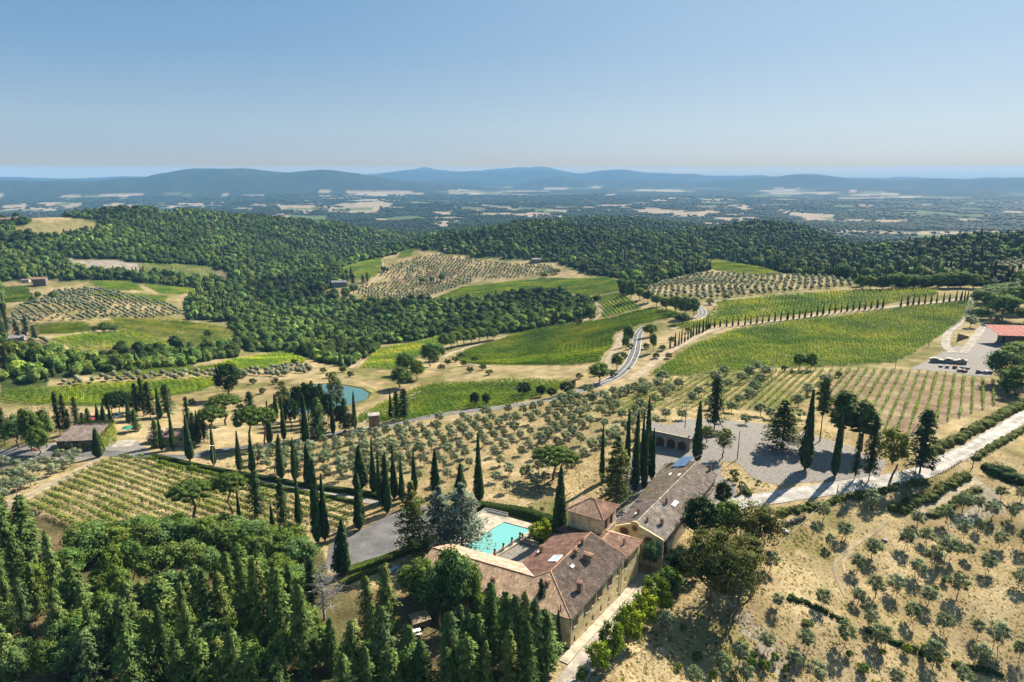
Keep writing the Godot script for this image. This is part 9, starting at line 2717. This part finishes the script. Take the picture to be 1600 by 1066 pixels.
		tag(part("stone_stack", s, M.tinted, self), ordinal(k + 1) + " stack of old slabs and boards in the yard row, from the vineyard side", "stack", "stacks in the gravel yard")
	for k in PALLETS.size() / 2:
		var p := at(PALLETS[k * 2], PALLETS[k * 2 + 1])
		s = Shape.new()
		s.tint = [Color(0.30, 0.31, 0.34), Color(0.5, 0.5, 0.5), Color(0.33, 0.16, 0.11), Color(0.2, 0.2, 0.22)][k % 4]
		var t := Transform3D(Basis(Vector3.UP, r.randf()), p)
		s.box(Vector3(-0.9, 0.12, -0.8), Vector3(0.9, r.randf_range(0.8, 1.5), 0.8), t)
		s.box(Vector3(-1.0, 0.0, -0.9), Vector3(1.0, 0.115, 0.9), t)
		tag(part("pallet_load", s, M.tinted, self), ordinal(k + 1) + " loaded pallet along the yard edge above the striped vineyard, from the slab stacks", "pallet", "pallets in the gravel yard")
	a = at(RETAINING[0], RETAINING[1])
	b = at(RETAINING[2], RETAINING[3])
	s = Shape.new()
	s.tint = Color(0.28, 0.21, 0.17)
	facing(s, a + Vector3(0, -1, 0), b + Vector3(0, -1, 0), b + Vector3(0, 0.8, 0), a + Vector3(0, 4.2, 0), Vector3(0, 0, 1))
	facing(s, a + Vector3(-0.3, -1, -0.6), b + Vector3(-0.3, -1, -0.6), b + Vector3(-0.3, 0.8, -0.6), a + Vector3(-0.3, 4.2, -0.6), Vector3(0, 0, -1))
	facing(s, a + Vector3(0, 4.2, 0), b + Vector3(0, 0.8, 0), b + Vector3(-0.3, 0.8, -0.6), a + Vector3(-0.3, 4.2, -0.6), Vector3(0, 1, 0))
	facing(s, a + Vector3(0, -1, 0), a + Vector3(0, 4.2, 0), a + Vector3(-0.3, 4.2, -0.6), a + Vector3(-0.3, -1, -0.6), Vector3(-1, 0, 0))
	tag(part("retaining_wall", s, M.tinted, self), "brown tapering retaining wall between the two yard tracks", "wall")
	# the dead tree
	var dp := at(DEAD_TREE[0], DEAD_TREE[1])
	var dt := thing("dead_tree", "bare grey dead tree at the edge of the lower wood", "dead tree", dp)
	s = Shape.new()
	s.tint = Color(0.33, 0.31, 0.29)
	limb(s, r, Vector3(0, -0.5, 0), Vector3(0.3, 13.0, 0.2), 0.3, 0.05, 7)
	part("trunk", s, M.bark, dt)
	s = Shape.new()
	for k in 60:
		s.tint = Color(0.25, 0.24, 0.225) * r.randf_range(0.7, 1.2)
		var hgt := r.randf_range(2.5, 12.5)
		var span := (13.5 - hgt) * r.randf_range(0.22, 0.42) + 0.5
		var an := r.randf() * TAU
		var root := Vector3(0.3 * hgt / 13.0, hgt, 0.2 * hgt / 13.0)
		var tip := root + Vector3(cos(an) * span, span * r.randf_range(0.0, 0.6), sin(an) * span)
		limb(s, r, root, tip, 0.11, 0.04, 4)
		for j in 5:
			var f := r.randf_range(0.35, 1.0)
			var q := root.lerp(tip, f)
			s.pole(q, q + Vector3(r.randfn(), r.randfn() * 0.6 + 0.2, r.randfn()) * span * 0.28, 0.05, 0.025, 3)
	part("bare_branches", s, M.bark, dt).set_meta("kind", "stuff")
	# vehicles
	motorbike(at(MOTORBIKE[0], MOTORBIKE[1], 0.2), 0.6)
	car(at(CARS[0], CARS[1], 0.05), 1.2, "white car parked by the stone cottages across the valley", Color(0.7, 0.7, 0.72))
	car(at(CARS[2], CARS[3], 0.08), 0.5, "dark car parked in the shade of the lime green tree on the forecourt", Color(0.05, 0.06, 0.09))
	car(at(RED_CARS[0], RED_CARS[1], 0.05), 1.4, "red car among the firs behind the ivy garage", Color(0.4, 0.06, 0.05))
	car(at(RED_CARS[2], RED_CARS[3], 0.05), 1.3, "silver car in the grass behind the ivy garage", Color(0.5, 0.5, 0.52))

func picnic_table(p: Vector3, turn: float, label: String, m: Material) -> void:
	var o := thing("picnic_table", label, "table", p, turn)
	var s := Shape.new()
	s.box(Vector3(-1.1, 0.72, -0.42), Vector3(1.1, 0.78, 0.42))
	part("table_top", s, m, o)
	for z in [-0.85, 0.85]:
		s = Shape.new()
		s.box(Vector3(-1.1, 0.42, z - 0.15), Vector3(1.1, 0.47, z + 0.15))
		part("bench", s, m, o)
	for x in [-0.8, 0.8]:
		s = Shape.new()
		s.box(Vector3(x - 0.05, 0.38, -0.9), Vector3(x + 0.05, 0.417, 0.9))
		s.pole(Vector3(x, -0.05, -0.7), Vector3(x, 0.72, -0.25), 0.05, 0.05, 4)
		s.pole(Vector3(x, -0.05, 0.7), Vector3(x, 0.72, 0.25), 0.05, 0.05, 4)
		part("leg", s, m, o)

func car(p: Vector3, turn: float, label: String, paint: Color) -> void:
	var o := thing("parked_car", label, "car", p, turn)
	var m := plain_mat("car_paint", paint, 0.3)
	m.clearcoat_enabled = true
	m.clearcoat = 0.6
	var s := Shape.new()
	var prof := PackedVector2Array([Vector2(-2.0, 0.3), Vector2(-2.05, 0.75), Vector2(-1.2, 0.92), Vector2(-0.95, 0.95), Vector2(1.75, 0.98), Vector2(2.05, 0.85), Vector2(2.05, 0.3)])
	extrude(s, prof, 0.86)
	part("body", s, m, o)
	s = Shape.new()
	extrude(s, PackedVector2Array([Vector2(-0.95, 0.951), Vector2(-0.35, 1.42), Vector2(1.15, 1.44), Vector2(1.75, 0.981)]), 0.74)
	part("cabin_glass", s, M.glass, o)
	s = Shape.new()
	extrude(s, PackedVector2Array([Vector2(-0.4, 1.421), Vector2(-0.3, 1.48), Vector2(1.1, 1.5), Vector2(1.2, 1.441)]), 0.72)
	part("roof_panel", s, m, o)
	for q in [[-1.3, 0.8], [-1.3, -0.8], [1.3, 0.8], [1.3, -0.8]]:
		s = Shape.new()
		s.pole(Vector3(q[0], 0.32, q[1] - 0.1), Vector3(q[0], 0.32, q[1] + 0.1), 0.32, 0.32, 10)
		part("wheel", s, M.metal, o)

func extrude(s: Shape, prof: PackedVector2Array, half: float) -> void:
	var t := Geometry2D.triangulate_polygon(prof)
	for side in [-1.0, 1.0]:
		for k in range(0, t.size(), 3):
			facing3(s, Vector3(prof[t[k]].x, prof[t[k]].y, half * side), Vector3(prof[t[k + 1]].x, prof[t[k + 1]].y, half * side), Vector3(prof[t[k + 2]].x, prof[t[k + 2]].y, half * side), Vector3(0, 0, side))
	var mid := Vector2.ZERO
	for v in prof:
		mid += v / prof.size()
	for k in prof.size():
		var a := prof[k]
		var b := prof[(k + 1) % prof.size()]
		var out := (a + b) * 0.5 - mid
		facing(s, Vector3(a.x, a.y, -half), Vector3(a.x, a.y, half), Vector3(b.x, b.y, half), Vector3(b.x, b.y, -half), Vector3(out.x, out.y, 0))

func motorbike(p: Vector3, turn: float) -> void:
	var o := thing("motorbike", "dark motorbike on the lower bend of the asphalt road", "motorbike", p, turn)
	for x in [-0.7, 0.7]:
		var w := Shape.new()
		w.pole(Vector3(x, 0.32, -0.06), Vector3(x, 0.32, 0.06), 0.32, 0.32, 12)
		part("wheel", w, M.metal, o)
	var s := Shape.new()
	extrude(s, PackedVector2Array([Vector2(-0.9, 0.75), Vector2(-0.4, 0.82), Vector2(0.1, 0.98), Vector2(0.55, 1.05), Vector2(0.6, 0.7), Vector2(0.2, 0.4), Vector2(-0.4, 0.42)]), 0.14)
	part("body", s, M.shutter, o)
	s = Shape.new()
	s.pole(Vector3(0.45, 1.1, -0.38), Vector3(0.45, 1.1, 0.38), 0.03, 0.03, 5)
	part("handlebar", s, M.metal, o)

func build_all() -> void:
	make_kinds()
	building_materials()
	find_blocks()
	build_roads()
	build_pond()
	build_villa()
	build_barn()
	build_garages()
	build_grounds()
	build_outbuildings()
	build_vine_rows()
	build_far_vines()
	build_woods()
	build_far_olives()
	build_hedges()
	plant_all()
	build_furniture()
	build_weeds()
